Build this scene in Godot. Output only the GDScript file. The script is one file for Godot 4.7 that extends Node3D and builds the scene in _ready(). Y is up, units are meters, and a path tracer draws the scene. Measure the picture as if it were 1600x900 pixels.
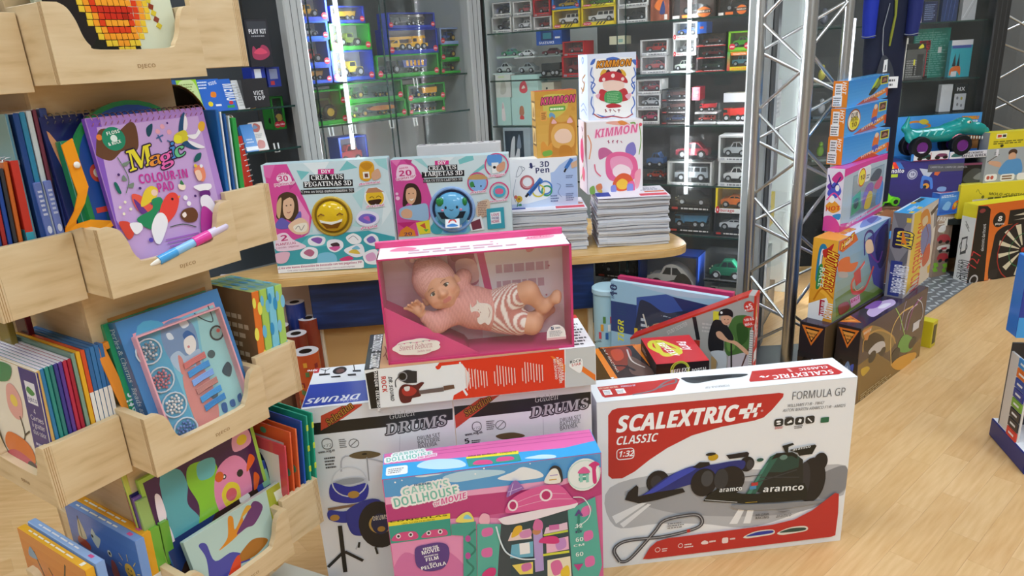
extends Node3D
# A toy shop: wooden book tower, low table with boxes, glass cabinets with model cars, cartons on a maple floor.
var M := {}
var HX := {}
var TX := {}
var CAM := Vector3(0, 1.2, 0)

func _ready():
	set_camera_and_light()
	make_materials()
	build_room()
	build_cabinets()
	build_tower()
	build_table()
	build_floor_cartons()
	build_doll()
	build_middle_heap()
	build_right_stack()
	build_back_right()
	build_cabinet_stock()
	build_tower_stock()

func set_camera_and_light():
	var cam := Camera3D.new()
	cam.name = "camera"
	cam.fov = rad_to_deg(2.0 * atan(450.0 / 1100.0))
	cam.near = 0.05
	cam.far = 60.0
	var p := deg_to_rad(18.2)
	var r := deg_to_rad(-3.36)
	var u0 := Vector3(0, cos(p), -sin(p))
	var right := Vector3(1, 0, 0) * cos(r) + u0 * sin(r)
	var up := Vector3(1, 0, 0) * -sin(r) + u0 * cos(r)
	cam.transform = Transform3D(Basis(right, up, Vector3(0, sin(p), cos(p))), CAM)
	add_child(cam)
	cam.current = true
	var we := WorldEnvironment.new()
	we.name = "environment"
	var e := Environment.new()
	e.background_mode = Environment.BG_COLOR
	e.background_color = Color(0.05, 0.05, 0.055)
	e.tonemap_mode = Environment.TONE_MAPPER_LINEAR
	e.tonemap_exposure = 1.0
	e.sdfgi_enabled = true
	e.ssao_enabled = true
	e.ssil_enabled = true
	we.environment = e
	add_child(we)
	# ceiling panels: [x, z, size x, size z, energy]
	for a in LAMPS:
		var l := AreaLight3D.new()
		l.name = "ceiling_light_source"
		l.area_size = Vector2(a[2], a[3])
		l.light_energy = a[4] * LIGHT
		l.light_color = Color(0.84, 0.925, 1.0)
		l.shadow_enabled = true
		l.transform = Transform3D(Basis(Vector3.RIGHT, -PI / 2), Vector3(a[0], 2.7, a[1]))
		add_child(l, true)

# ---------- colours, mesh builder ----------
func hx(s: String) -> Color:
	if not HX.has(s):
		HX[s] = Color(s).srgb_to_linear()
	return HX[s]

class B:
	var v := PackedVector3Array()
	var n := PackedVector3Array()
	var c := PackedColorArray()
	var xf := Transform3D()
	var col := Color(1, 1, 1)
	func tri(a: Vector3, b: Vector3, d: Vector3):
		a = xf * a; b = xf * b; d = xf * d
		var m := (b - a).cross(d - a).normalized()
		v.append(a); v.append(d); v.append(b)
		for i in 3:
			n.append(m); c.append(col)
	func tris(a: Vector3, b: Vector3, d: Vector3, na: Vector3, nb: Vector3, nd: Vector3):
		v.append(xf * a); v.append(xf * d); v.append(xf * b)
		n.append((xf.basis * na).normalized()); n.append((xf.basis * nd).normalized()); n.append((xf.basis * nb).normalized())
		for i in 3:
			c.append(col)
	func quad(a, b, d, e):
		tri(a, b, d); tri(a, d, e)
	func quado(a: Vector3, b: Vector3, d: Vector3, e: Vector3, out: Vector3):
		if (b - a).cross(d - a).dot(out) < 0:
			quad(a, e, d, b)
		else:
			quad(a, b, d, e)
	# box with chamfered edges; cols: 1 or 6 colours (front back right left top bottom)
	func box(m: Vector3, s: Vector3, e := 0.0, cols = null):
		var h := s * 0.5
		e = minf(e, minf(h.x, minf(h.y, h.z)) * 0.6)
		var keep := col
		var ax := [2, 0, 1]
		for i in 3:
			var k: int = ax[i]
			var p: int = (k + 1) % 3
			var q: int = (k + 2) % 3
			for sg in [1.0, -1.0]:
				if cols != null:
					col = cols[i * 2 + (0 if sg > 0 else 1)]
				var o := Vector3(); o[k] = sg
				var pt := []
				for w in [[-1, -1], [1, -1], [1, 1], [-1, 1]]:
					var x := m; x[k] += sg * h[k]; x[p] += w[0] * (h[p] - e); x[q] += w[1] * (h[q] - e)
					pt.append(x)
				quado(pt[0], pt[1], pt[2], pt[3], o)
		if e > 0.0:
			for k in 3:
				var p := (k + 1) % 3
				var q := (k + 2) % 3
				for sp in [1.0, -1.0]:
					for sq in [1.0, -1.0]:
						if cols != null:
							col = cols[ax.find(p) * 2 + (0 if sp > 0 else 1)]
						var pt := []
						for w in [[-1, 0], [1, 0], [1, 1], [-1, 1]]:
							var x := m
							x[k] += w[0] * (h[k] - e)
							x[p] += sp * (h[p] - (e if w[1] == 1 else 0.0))
							x[q] += sq * (h[q] - (0.0 if w[1] == 1 else e))
							pt.append(x)
						var o := Vector3(); o[p] = sp; o[q] = sq
						quado(pt[0], pt[1], pt[2], pt[3], o)
			for sx in [1.0, -1.0]:
				for sy in [1.0, -1.0]:
					for sz in [1.0, -1.0]:
						var a := m + Vector3(sx * h.x, sy * (h.y - e), sz * (h.z - e))
						var b := m + Vector3(sx * (h.x - e), sy * h.y, sz * (h.z - e))
						var d := m + Vector3(sx * (h.x - e), sy * (h.y - e), sz * h.z)
						if (b - a).cross(d - a).dot(Vector3(sx, sy, sz)) < 0: tri(a, d, b)
						else: tri(a, b, d)
		col = keep
	# polygon in XY pushed along z from z0 to z1
	func prism(pts: PackedVector2Array, z0: float, z1: float, cap := true):
		if Geometry2D.is_polygon_clockwise(pts):
			pts = pts.duplicate(); pts.reverse()
		var t := Geometry2D.triangulate_polygon(pts)
		if cap:
			for i in range(0, t.size(), 3):
				var a := pts[t[i]]; var b := pts[t[i + 1]]; var d := pts[t[i + 2]]
				if (b - a).cross(d - a) < 0:
					var w := b; b = d; d = w
				tri(Vector3(a.x, a.y, z1), Vector3(b.x, b.y, z1), Vector3(d.x, d.y, z1))
				tri(Vector3(a.x, a.y, z0), Vector3(d.x, d.y, z0), Vector3(b.x, b.y, z0))
		for i in pts.size():
			var a := pts[i]; var b := pts[(i + 1) % pts.size()]
			quad(Vector3(a.x, a.y, z0), Vector3(b.x, b.y, z0), Vector3(b.x, b.y, z1), Vector3(a.x, a.y, z1))
	# profile [radius, height] turned round y
	func lathe(prof: Array, k := 16):
		for j in prof.size() - 1:
			var a: Vector2 = prof[j]; var b: Vector2 = prof[j + 1]
			var t := (b - a).normalized()
			var nr := Vector2(t.y, -t.x)
			for i in k:
				var f0 := TAU * i / k; var f1 := TAU * (i + 1) / k
				var d0 := Vector3(cos(f0), 0, -sin(f0)); var d1 := Vector3(cos(f1), 0, -sin(f1))
				var n0 := d0 * nr.x + Vector3.UP * nr.y; var n1 := d1 * nr.x + Vector3.UP * nr.y
				var p0 := d0 * a.x + Vector3.UP * a.y; var p1 := d1 * a.x + Vector3.UP * a.y
				var q0 := d0 * b.x + Vector3.UP * b.y; var q1 := d1 * b.x + Vector3.UP * b.y
				if a.x > 1e-6: tris(p0, p1, q1, n0, n1, n1)
				if b.x > 1e-6: tris(p0, q1, q0, n0, n1, n0)
	func ball(m: Vector3, r: Vector3, k := 14, from := -90.0, to := 90.0):
		var rows := int(k / 2.0)
		for j in rows:
			var e0 := deg_to_rad(lerpf(from, to, float(j) / rows)); var e1 := deg_to_rad(lerpf(from, to, float(j + 1) / rows))
			for i in k:
				var f0 := TAU * i / k; var f1 := TAU * (i + 1) / k
				var q := []
				for w in [[f0, e0], [f1, e0], [f1, e1], [f0, e1]]:
					q.append(Vector3(cos(w[1]) * cos(w[0]), sin(w[1]), -cos(w[1]) * sin(w[0])))
				var nn := []
				for x in q: nn.append(Vector3(x.x / r.x, x.y / r.y, x.z / r.z).normalized())
				if absf(e0) < 1.57: tris(m + q[0] * r, m + q[1] * r, m + q[2] * r, nn[0], nn[1], nn[2])
				if absf(e1) < 1.57: tris(m + q[0] * r, m + q[2] * r, m + q[3] * r, nn[0], nn[2], nn[3])
	func tube(pts: Array, r, k := 8):
		var m := pts.size()
		var rings := []
		var side := Vector3()
		for i in m:
			var t: Vector3 = ((pts[mini(i + 1, m - 1)] - pts[maxi(i - 1, 0)]) as Vector3).normalized()
			if side == Vector3(): side = t.cross(Vector3.UP if absf(t.y) < 0.9 else Vector3.RIGHT).normalized()
			side = (side - t * side.dot(t)).normalized()
			var o := t.cross(side)
			var rr: float = r[i] if r is Array else r
			var ring := []
			for j in k:
				var d := side * cos(TAU * j / k) + o * sin(TAU * j / k)
				ring.append([pts[i] + d * rr, d])
			rings.append(ring)
		for i in m - 1:
			for j in k:
				var a = rings[i][j]; var b = rings[i][(j + 1) % k]; var d = rings[i + 1][(j + 1) % k]; var e = rings[i + 1][j]
				tris(a[0], b[0], d[0], a[1], b[1], d[1]); tris(a[0], d[0], e[0], a[1], d[1], e[1])
		for w in [0, m - 1]:
			var t: Vector3 = (pts[0] - pts[1]) if w == 0 else (pts[m - 1] - pts[m - 2])
			for j in range(1, k - 1):
				var a: Vector3 = rings[w][0][0]; var b: Vector3 = rings[w][j][0]; var d: Vector3 = rings[w][j + 1][0]
				if (b - a).cross(d - a).dot(t) < 0: tri(a, d, b)
				else: tri(a, b, d)
	func cyl(a: Vector3, b: Vector3, r: float, k := 12): tube([a, b], r, k)
	func flat(pts: PackedVector2Array, z: float):
		var t := Geometry2D.triangulate_polygon(pts)
		for i in range(0, t.size(), 3):
			var a := pts[t[i]]; var b := pts[t[i + 1]]; var d := pts[t[i + 2]]
			if (b - a).cross(d - a) < 0: tri(Vector3(a.x, a.y, z), Vector3(d.x, d.y, z), Vector3(b.x, b.y, z))
			else: tri(Vector3(a.x, a.y, z), Vector3(b.x, b.y, z), Vector3(d.x, d.y, z))
	func band(pts: PackedVector2Array, w: float, z: float, closed := false):
		var m := pts.size()
		var l := []
		for i in m:
			var a := pts[(i - 1 + m) % m if closed else maxi(i - 1, 0)]; var b := pts[(i + 1) % m if closed else mini(i + 1, m - 1)]
			var t := (b - a).normalized(); var o := Vector2(-t.y, t.x) * w * 0.5
			l.append([pts[i] + o, pts[i] - o])
		for i in (m if closed else m - 1):
			var a = l[i]; var b = l[(i + 1) % m]
			quado(Vector3(a[0].x, a[0].y, z), Vector3(a[1].x, a[1].y, z), Vector3(b[1].x, b[1].y, z), Vector3(b[0].x, b[0].y, z), Vector3(0, 0, 1))

func smooth_line(p: PackedVector2Array, closed: bool, k := 5) -> PackedVector2Array:
	var o := PackedVector2Array()
	var m := p.size()
	for i in (m if closed else m - 1):
		var a := p[(i - 1 + m) % m if closed else maxi(i - 1, 0)]; var b := p[i]; var d := p[(i + 1) % m]; var e := p[(i + 2) % m if closed else mini(i + 2, m - 1)]
		for j in k: o.append(b.cubic_interpolate(d, a, e, float(j) / k))
	if not closed: o.append(p[m - 1])
	return o

func letters(s: String, style: String) -> Array:
	var key := s + "\t" + style
	if not TX.has(key):
		var f := SystemFont.new()
		f.font_names = PackedStringArray(["Droid Serif" if "s" in style else "Droid Sans Mono" if "m" in style else "Droid Sans"])
		f.font_weight = 700 if "b" in style else 400
		var t := TextMesh.new()
		t.font = f; t.text = s; t.font_size = 32; t.pixel_size = 0.01; t.depth = 0.0; t.curve_step = 2.5
		t.horizontal_alignment = HORIZONTAL_ALIGNMENT_LEFT
		var a := t.get_mesh_arrays()
		var box := t.get_aabb()
		TX[key] = [a[Mesh.ARRAY_VERTEX], a[Mesh.ARRAY_INDEX], box]
	return TX[key]

# lettering from point a to point b (metres on the face), capital height h
func write(b: B, s: String, style: String, a: Vector2, e: Vector2, h: float, z: float):
	var g := letters(s, style)
	var vv: PackedVector3Array = g[0]
	var box: AABB = g[2]
	if vv.is_empty(): return
	var d := (e - a)
	var len := d.length()
	var sy := h / 0.233
	var sx := len / maxf(box.size.x, 0.01) if len > 1e-5 else sy
	if "w" in style: sx = minf(sx, sy)
	d = d.normalized() if len > 1e-5 else Vector2(1, 0)
	var u := Vector2(-d.y, d.x)
	var sk := 0.22 if "i" in style else 0.0
	var p := PackedVector3Array()
	for q in vv:
		var yy := (q.y + 0.11) * sy
		var xx := (q.x - box.position.x) * sx + yy * sk
		var r := a + d * xx + u * yy
		p.append(Vector3(r.x, r.y, z))
	var ix = g[1]
	var m: int = ix.size() if ix != null and ix.size() else p.size()
	for i in range(0, m, 3):
		var i0: int = ix[i] if ix != null and ix.size() else i
		var i1: int = ix[i + 1] if ix != null and ix.size() else i + 1
		var i2: int = ix[i + 2] if ix != null and ix.size() else i + 2
		if (p[i1] - p[i0]).cross(p[i2] - p[i0]).z < 0: b.tri(p[i0], p[i2], p[i1])
		else: b.tri(p[i0], p[i1], p[i2])

# prints on a face W x H metres: commands in percent of the face, see each branch
func paint(b: B, F: Transform3D, W: float, H: float, dsl: String):
	var keep := b.xf
	b.xf = keep * F
	var z := 0.0003
	for raw in dsl.split("|", false):
		var line := raw.strip_edges()
		if line == "": continue
		var t := line.split(" ", false)
		var k := t[0]
		z += 0.00005
		b.col = hx(t[1])
		if k == "r":
			var x := float(t[2]) * W / 100; var y := float(t[3]) * H / 100; var w := float(t[4]) * W / 100; var h := float(t[5]) * H / 100
			var rd := minf(float(t[6]) * H / 100 if t.size() > 6 else 0.0, minf(absf(w), absf(h)) * 0.49)
			if rd > 0:
				var q := PackedVector2Array()
				for cc in [[x + w - rd, y + h - rd, 0], [x + rd, y + h - rd, 1], [x + rd, y + rd, 2], [x + w - rd, y + rd, 3]]:
					for i in 5: q.append(Vector2(cc[0], cc[1]) + Vector2.from_angle((cc[2] + i / 4.0) * PI / 2) * rd)
				b.flat(q, z)
			else:
				b.flat(PackedVector2Array([Vector2(x, y), Vector2(x + w, y), Vector2(x + w, y + h), Vector2(x, y + h)]), z)
		elif k == "e" or k == "o":
			var q := PackedVector2Array()
			var rx := float(t[4]) * W / 100; var ry := float(t[5]) * H / 100
			var m := 24 if maxf(rx, ry) > 0.012 else 12
			for i in m: q.append(Vector2(float(t[2]) * W / 100 + cos(TAU * i / m) * rx, float(t[3]) * H / 100 + sin(TAU * i / m) * ry))
			if k == "e": b.flat(q, z)
			else: b.band(q, float(t[6]) * H / 100, z, true)
		elif k == "p" or k == "q" or k == "l" or k == "s":
			var q := PackedVector2Array()
			var from := 2 if k == "p" or k == "q" else 3
			for i in range(from, t.size()):
				var xy := t[i].split(",")
				q.append(Vector2(float(xy[0]) * W / 100, float(xy[1]) * H / 100))
			if k == "q": q = smooth_line(q, true)
			if k == "s": q = smooth_line(q, false)
			for i in q.size(): q[i] = q[i].clamp(Vector2(0.0, 0.0), Vector2(W, H))
			if from == 2: b.flat(q, z)
			else: b.band(q, float(t[2]) * H / 100, z)
		elif k == "g":
			var c0 := hx(t[1]); var c1 := hx(t[2])
			var x := float(t[3]) * W / 100; var y := float(t[4]) * H / 100; var w := float(t[5]) * W / 100; var h := float(t[6]) * H / 100
			for i in 8:
				b.col = c0.lerp(c1, (i + 0.5) / 8)
				b.flat(PackedVector2Array([Vector2(x, y + h * i / 8), Vector2(x + w, y + h * i / 8), Vector2(x + w, y + h * (i + 1) / 8), Vector2(x, y + h * (i + 1) / 8)]), z)
		elif k == "t":
			# t colour x0 y0 x1 y1 height style words...
			var s := " ".join(t.slice(8))
			write(b, s, t[7], Vector2(float(t[2]) * W, float(t[3]) * H) / 100, Vector2(float(t[4]) * W, float(t[5]) * H) / 100, float(t[6]) * H / 100, z)
		elif k == "T":
			# T colour outline ring x0 y0 x1 y1 height style words...
			var s := " ".join(t.slice(10))
			var ow := float(t[3]) * H / 100
			var a0 := Vector2(float(t[4]) * W, float(t[5]) * H) / 100; var a1 := Vector2(float(t[6]) * W, float(t[7]) * H) / 100
			b.col = hx(t[2])
			for i in (8 if ow > 0 else 0):
				var o := Vector2.from_angle(TAU * i / 8) * ow
				write(b, s, t[9], a0 + o, a1 + o, float(t[8]) * H / 100, z + 0.000003 * i)
			b.col = hx(t[1])
			z += 0.00005
			write(b, s, t[9], a0, a1, float(t[8]) * H / 100, z)
		elif k == "m":
			# rows of small illegible print: m colour x y w h rows
			var rows := int(t[6])
			var sd := rows * 7 + int(float(t[2]) * 13)
			for i in rows:
				var y := (float(t[3]) + float(t[5]) * (1.0 - (i + 0.8) / rows)) * H / 100
				var x := float(t[2])
				var x1 := float(t[2]) + float(t[4]) * (0.75 + 0.25 * fposmod(sd * 0.37 + i * 0.61, 1.0))
				while x < x1:
					var wl := float(t[4]) * (0.07 + 0.12 * fposmod(x * 3.7 + i * 0.71, 1.0))
					var hh := float(t[5]) / rows * 0.5 * H / 100
					var ww := minf(wl, x1 - x) * W / 100
					b.flat(PackedVector2Array([Vector2(x * W / 100, y), Vector2(x * W / 100 + ww, y), Vector2(x * W / 100 + ww, y + hh), Vector2(x * W / 100, y + hh)]), z)
					x += wl + float(t[4]) * 0.03
	b.xf = keep

# ---------- nodes ----------
func numbered(parent: Node, called: String) -> String:
	if not parent.has_node(NodePath(called)): return called
	var i := 1
	var key := str(parent.get_instance_id()) + called
	if HX.has(key): i = HX[key]
	while parent.has_node(NodePath("%s_%03d" % [called, i])): i += 1
	HX[key] = i + 1
	return "%s_%03d" % [called, i]

func tag(o: Node3D, label: String, category: String, group := "") -> Node3D:
	o.set_meta("label", label)
	o.set_meta("category", category)
	if group != "": o.set_meta("group", group)
	return o

func thing(called: String, label: String, category: String, at := Transform3D(), group := "") -> Node3D:
	var o := Node3D.new()
	o.name = numbered(self, called)
	add_child(o)
	o.transform = at
	return tag(o, label, category, group)

func put(b: B, called: String, m, parent: Node = self) -> MeshInstance3D:
	var o := MeshInstance3D.new()
	o.name = numbered(parent, called)
	var a := []
	a.resize(Mesh.ARRAY_MAX)
	a[Mesh.ARRAY_VERTEX] = b.v; a[Mesh.ARRAY_NORMAL] = b.n; a[Mesh.ARRAY_COLOR] = b.c
	var am := ArrayMesh.new()
	am.add_surface_from_arrays(Mesh.PRIMITIVE_TRIANGLES, a)
	am.surface_set_material(0, M[m] if m is String else m)
	o.mesh = am
	parent.add_child(o)
	return o

func struct(b: B, called: String, m) -> MeshInstance3D:
	var o := put(b, called, m)
	o.set_meta("kind", "structure")
	return o

func at(x: float, y: float, z: float, yaw := 0.0, lean := 0.0) -> Transform3D:
	return Transform3D(Basis(Vector3.UP, deg_to_rad(yaw)) * Basis(Vector3.RIGHT, deg_to_rad(-lean)), Vector3(x, y, z))

# the frame of a carton's face; the carton stands on y = 0, centred
func face(f: String, w: float, h: float, d: float) -> Array:
	match f:
		"front": return [Transform3D(Basis(), Vector3(-w / 2, 0, d / 2)), w, h]
		"back": return [Transform3D(Basis(Vector3.UP, PI), Vector3(w / 2, 0, -d / 2)), w, h]
		"left": return [Transform3D(Basis(Vector3.UP, -PI / 2), Vector3(-w / 2, 0, -d / 2)), d, h]
		"right": return [Transform3D(Basis(Vector3.UP, PI / 2), Vector3(w / 2, 0, d / 2)), d, h]
	return [Transform3D(Basis(Vector3.RIGHT, -PI / 2), Vector3(-w / 2, h, d / 2)), w, d]

# b: [x, y, z of the lower left front corner, yaw, width, height, depth]
func base_of(b: Array) -> Transform3D:
	var t := at(b[0], b[1], b[2], b[3])
	t.origin += t.basis.x * b[4] / 2 - t.basis.z * b[6] / 2
	return t

func cols(s: String) -> Array:
	var o := []
	for w in s.split(" ", false): o.append(hx(w))
	while o.size() < 6: o.append(o[o.size() - 1])
	return o

# a closed carton with printed faces; cs: front back right left top bottom colours; arts: face -> print
func carton(called: String, label: String, category: String, group: String, b: Array, cs: String, arts: Dictionary, mat = "card", bevel := 0.0015, lean := 0.0) -> Node3D:
	var o := thing(called, label, category, base_of(b), group)
	if lean != 0.0: o.transform.basis = o.transform.basis * Basis(Vector3.RIGHT, deg_to_rad(-lean))
	var m := B.new()
	m.box(Vector3(0, b[5] / 2, 0), Vector3(b[4], b[5], b[6]), bevel, cols(cs))
	put(m, "carton_body", mat, o)
	for f in arts:
		var fr := face(f, b[4], b[5], b[6])
		var pm := B.new()
		paint(pm, fr[0], fr[1], fr[2], ART[arts[f]] if ART.has(arts[f]) else arts[f])
		if pm.v.size(): put(pm, "printed_" + ("lid" if f == "top" else f if f == "front" or f == "back" else "side"), mat, o)
	return o

func noise_tex(fx: float, ramp: Array, size := 512, oct := 4, sd := 3, typ := FastNoiseLite.TYPE_SIMPLEX_SMOOTH) -> NoiseTexture2D:
	var nt := NoiseTexture2D.new()
	var fn := FastNoiseLite.new()
	fn.seed = sd; fn.frequency = fx; fn.fractal_octaves = oct; fn.noise_type = typ
	nt.width = size; nt.height = size; nt.seamless = true; nt.noise = fn
	var g := Gradient.new()
	var off := PackedFloat32Array(); var cc := PackedColorArray()
	for i in ramp.size():
		off.append(float(i) / (ramp.size() - 1)); cc.append(Color(ramp[i]))
	g.offsets = off; g.colors = cc
	nt.color_ramp = g
	return nt

func std(rough: float, spec := 0.5, metal := 0.0) -> StandardMaterial3D:
	var m := StandardMaterial3D.new()
	m.vertex_color_use_as_albedo = true
	m.roughness = rough; m.metallic = metal; m.metallic_specular = spec
	return m

func make_materials():
	M.card = std(0.38); M.gloss = std(0.16); M.matte = std(0.9, 0.3); M.plastic = std(0.3); M.paper = std(0.75, 0.4)
	M.metal = std(0.3, 0.5, 1.0); M.brushed = std(0.42, 0.5, 1.0); M.rubber = std(0.65, 0.4); M.lacquer = std(0.1)
	M.skin = std(0.5, 0.4); M.satin = std(0.42, 0.5)
	var pane := std(0.03)
	pane.vertex_color_use_as_albedo = false
	pane.transparency = BaseMaterial3D.TRANSPARENCY_ALPHA
	pane.albedo_color = Color(0.93, 0.97, 0.95, 0.012)
	pane.metallic_specular = 0.3
	M.pane = pane
	var film := pane.duplicate()
	film.albedo_color = Color(1, 1, 1, 0.015); film.roughness = 0.02
	M.film = film
	var led := std(0.5)
	led.emission_enabled = true; led.emission = Color(0.95, 0.98, 1.0); led.emission_energy_multiplier = 2.2
	M.led = led
	var panel := std(0.5)
	panel.emission_enabled = true; panel.emission = Color(1.0, 0.985, 0.96); panel.emission_energy_multiplier = 3.0
	M.panel = panel
	var birch := std(0.45)
	birch.albedo_texture = noise_tex(0.012, ["c9ad80", "d8be94", "dec69e", "e3cda8"], 512, 5, 5)
	birch.uv1_triplanar = true
	birch.uv1_scale = Vector3(0.9, 6.5, 0.9)
	M.birch = birch
	var beech := std(0.28)
	beech.albedo_texture = noise_tex(0.014, ["c79a5c", "d3a869", "dcb578", "e2c08a"], 512, 5, 9)
	beech.uv1_triplanar = true
	beech.uv1_scale = Vector3(0.7, 6.0, 7.0)
	M.beech = beech
	var navy := std(0.4)
	navy.albedo_texture = noise_tex(0.012, ["12203f", "172a50", "1c3160", "25407a"], 256, 4, 11)
	navy.uv1_triplanar = true
	navy.uv1_scale = Vector3(1.0, 9.0, 1.0)
	M.navywood = navy
	for i in 6:
		var f := std(0.3)
		f.vertex_color_use_as_albedo = true
		f.albedo_texture = noise_tex(0.012, ["d0a774", "d5af7d", "d9b584", "ddba8a", "e2c194"], 512, 5, 20 + i)
		f.uv1_triplanar = true
		f.uv1_scale = Vector3(0.8, 1.0, 9.0)
		f.uv1_offset = Vector3(0.37 * i, 0.1, 0.23 * i)
		M["plank%d" % i] = f
	var knit := std(0.95, 0.2)
	knit.normal_enabled = true
	var kt := noise_tex(0.12, ["000000", "ffffff"], 256, 2, 4, FastNoiseLite.TYPE_CELLULAR)
	kt.as_normal_map = true
	kt.color_ramp = null
	knit.normal_texture = kt
	knit.uv1_triplanar = true
	knit.uv1_scale = Vector3(14, 14, 14)
	knit.normal_scale = 0.5
	M.knit = knit

const LIGHT := 0.55
const LAMPS := [[-1.4, 0.5, 0.6, 1.2, 4.2], [0.9, 0.3, 0.6, 1.2, 4.2], [-0.3, -1.3, 1.2, 0.6, 3.4], [1.9, -1.6, 0.6, 1.2, 4.2], [-2.4, -1.6, 0.6, 1.2, 4.2], [3.2, -3.2, 0.6, 1.2, 4.2], [0.2, 2.0, 1.2, 0.6, 4.2], [2.8, 0.6, 0.6, 1.2, 4.2]]
const LO := Vector3(-0.13, 0, -3.25)
const MO := Vector3(0.955, 0, -2.70)
const NO := Vector3(1.93, 0, -3.72)
const TO := Vector3(-0.592, 0, -1.0)

func frame(o: Vector3, yaw: float, p: Vector3, turn := 0.0, lean := 0.0) -> Transform3D:
	return Transform3D(Basis(Vector3.UP, deg_to_rad(yaw)), o) * at(p.x, p.y, p.z, turn, lean)

func build_room():
	var b := B.new()
	b.col = hx("d9b482")
	b.box(Vector3(0.5, -0.06, -1.0), Vector3(9.2, 0.1, 8.4))
	b.col = hx("8a6a42")
	var fl := struct(b, "floor", "matte")
	# maple planks laid along the aisle
	var rng := RandomNumberGenerator.new()
	rng.seed = 77
	var meshes := []
	for i in 6:
		var row := []
		for ln in [0.34, 0.46, 0.58]:
			var q := B.new()
			q.col = [hx("fff8ee"), hx("f9f0e2"), hx("fffaf2"), hx("f6ebdb"), hx("fcf3e6"), hx("fdf6ea")][i]
			q.box(Vector3(0, -0.005, 0), Vector3(ln - 0.0002, 0.01, 0.0688), 0.0002)
			var a := []
			a.resize(Mesh.ARRAY_MAX)
			a[Mesh.ARRAY_VERTEX] = q.v; a[Mesh.ARRAY_NORMAL] = q.n; a[Mesh.ARRAY_COLOR] = q.c
			var am := ArrayMesh.new()
			am.add_surface_from_arrays(Mesh.PRIMITIVE_TRIANGLES, a)
			am.surface_set_material(0, M["plank%d" % i])
			row.append(am)
		meshes.append(row)
	var bas := Basis(Vector3.UP, deg_to_rad(40.0))
	var lens := [0.34, 0.46, 0.58]
	var rest := []

	for k in range(-60, 62):
		var u := -5.0 + rng.randf() * 0.4
		while u < 5.5:
			var li := rng.randi() % 3
			var ln: float = lens[li]
			var p: Vector3 = Vector3(1.2, 0, -2.0) + bas * Vector3(u + ln / 2, 0, k * 0.069)
			var ti := rng.randi() % 6
			var near := p.x > 0.1 and p.x < 2.8 and p.z > -3.5 and p.z < -0.95 and p.z < -0.95 - 0.35 * (p.x - 0.8)
			if not near and absf(p.x) < 4.6 and p.z < 1.5 and p.z > -4.6: rest.append([meshes[ti][li], Transform3D(bas, p), ti])
			if near:
				var o := MeshInstance3D.new()
				o.name = numbered(fl, "plank")
				o.mesh = meshes[ti][li]
				o.transform = Transform3D(bas, p)
				fl.add_child(o)

			u += ln
	# planks out of the picked part, one joined part
	var far := B.new()
	for q in rest:
		far.xf = q[1]
		far.col = [hx("fff8ee"), hx("f9f0e2"), hx("fffaf2"), hx("f6ebdb"), hx("fcf3e6"), hx("fdf6ea")][q[2]]
		var sz: Vector3 = q[0].get_aabb().size
		far.box(Vector3(0, -0.005, 0), Vector3(sz.x, 0.01, sz.z))
	put(far, "planks", "plank0", fl).set_meta("kind", "stuff")
	# grey mat with raised bars beside the wood
	var m := B.new()
	m.col = hx("6f7274")
	m.xf = Transform3D(Basis(Vector3.UP, deg_to_rad(40.0)), Vector3(1.86, 0, -2.96))
	m.box(Vector3(0.3, 0.002, -0.16), Vector3(0.75, 0.004, 0.36), 0.001)
	m.col = hx("c3c6c8")
	for i in 16:
		for j in 9:
			var keep := m.xf
			m.xf = keep * at(-0.05 + i * 0.045, 0.0045, -0.325 + j * 0.041, 35.0 if (i + j) % 2 == 0 else -35.0)
			m.box(Vector3(), Vector3(0.03, 0.002, 0.011), 0.0008)
			m.xf = keep
	tag(put(m, "ribbed_mat", "plastic"), "grey ribbed floor mat with pale raised bars beside the wooden floor", "mat")
	for w in [["wall_back", Vector3(0.5, 1.4, -5.1), Vector3(9.2, 2.9, 0.1)], ["wall_left", Vector3(-4.05, 1.4, -1.0), Vector3(0.1, 2.9, 8.3)], ["wall_right", Vector3(5.05, 1.4, -1.0), Vector3(0.1, 2.9, 8.3)], ["wall_front", Vector3(0.5, 1.4, 3.1), Vector3(9.2, 2.9, 0.1)]]:
		var q := B.new()
		q.col = hx("6b6c6e") if w[0] == "wall_back" else hx("b9b7b2")
		q.box(w[1], w[2])
		struct(q, w[0], "matte")
	var c := B.new()
	c.col = hx("d8d8d4")
	c.box(Vector3(0.5, 2.85, -1.0), Vector3(9.2, 0.1, 8.4))
	struct(c, "ceiling", "matte")
	for o in get_children():
		if o is AreaLight3D:
			var pos: Vector3 = o.position
			var t := thing("ceiling_light", "white panel lamp on the shop ceiling above the aisle", "lamp", Transform3D(Basis(), pos), "ceiling panel lamps")
			var q := B.new(); q.col = hx("e6e6e6")
			q.box(Vector3(0, 0.05, 0), Vector3(o.area_size.x + 0.04, 0.06, o.area_size.y + 0.04), 0.004)
			put(q, "housing", "plastic", t)
			q = B.new(); q.col = Color(1, 1, 1)
			q.box(Vector3(0, 0.015, 0), Vector3(o.area_size.x, 0.012, o.area_size.y))
			put(q, "glowing_panel", "panel", t)

func post(t: Node3D, x: float, z: float, w: float, d: float, h: float, c: String, grooves := 2):
	var b := B.new()
	b.col = hx(c)
	b.box(Vector3(x, h / 2, z), Vector3(w, h, d), 0.006)
	b.col = hx("4a4c4d")
	for i in grooves:
		b.box(Vector3(x - w / 2 + w * (i + 1) / (grooves + 1), h / 2, z + d / 2), Vector3(0.0022, h, 0.001))
	put(b, "post", "satin", t)

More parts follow.
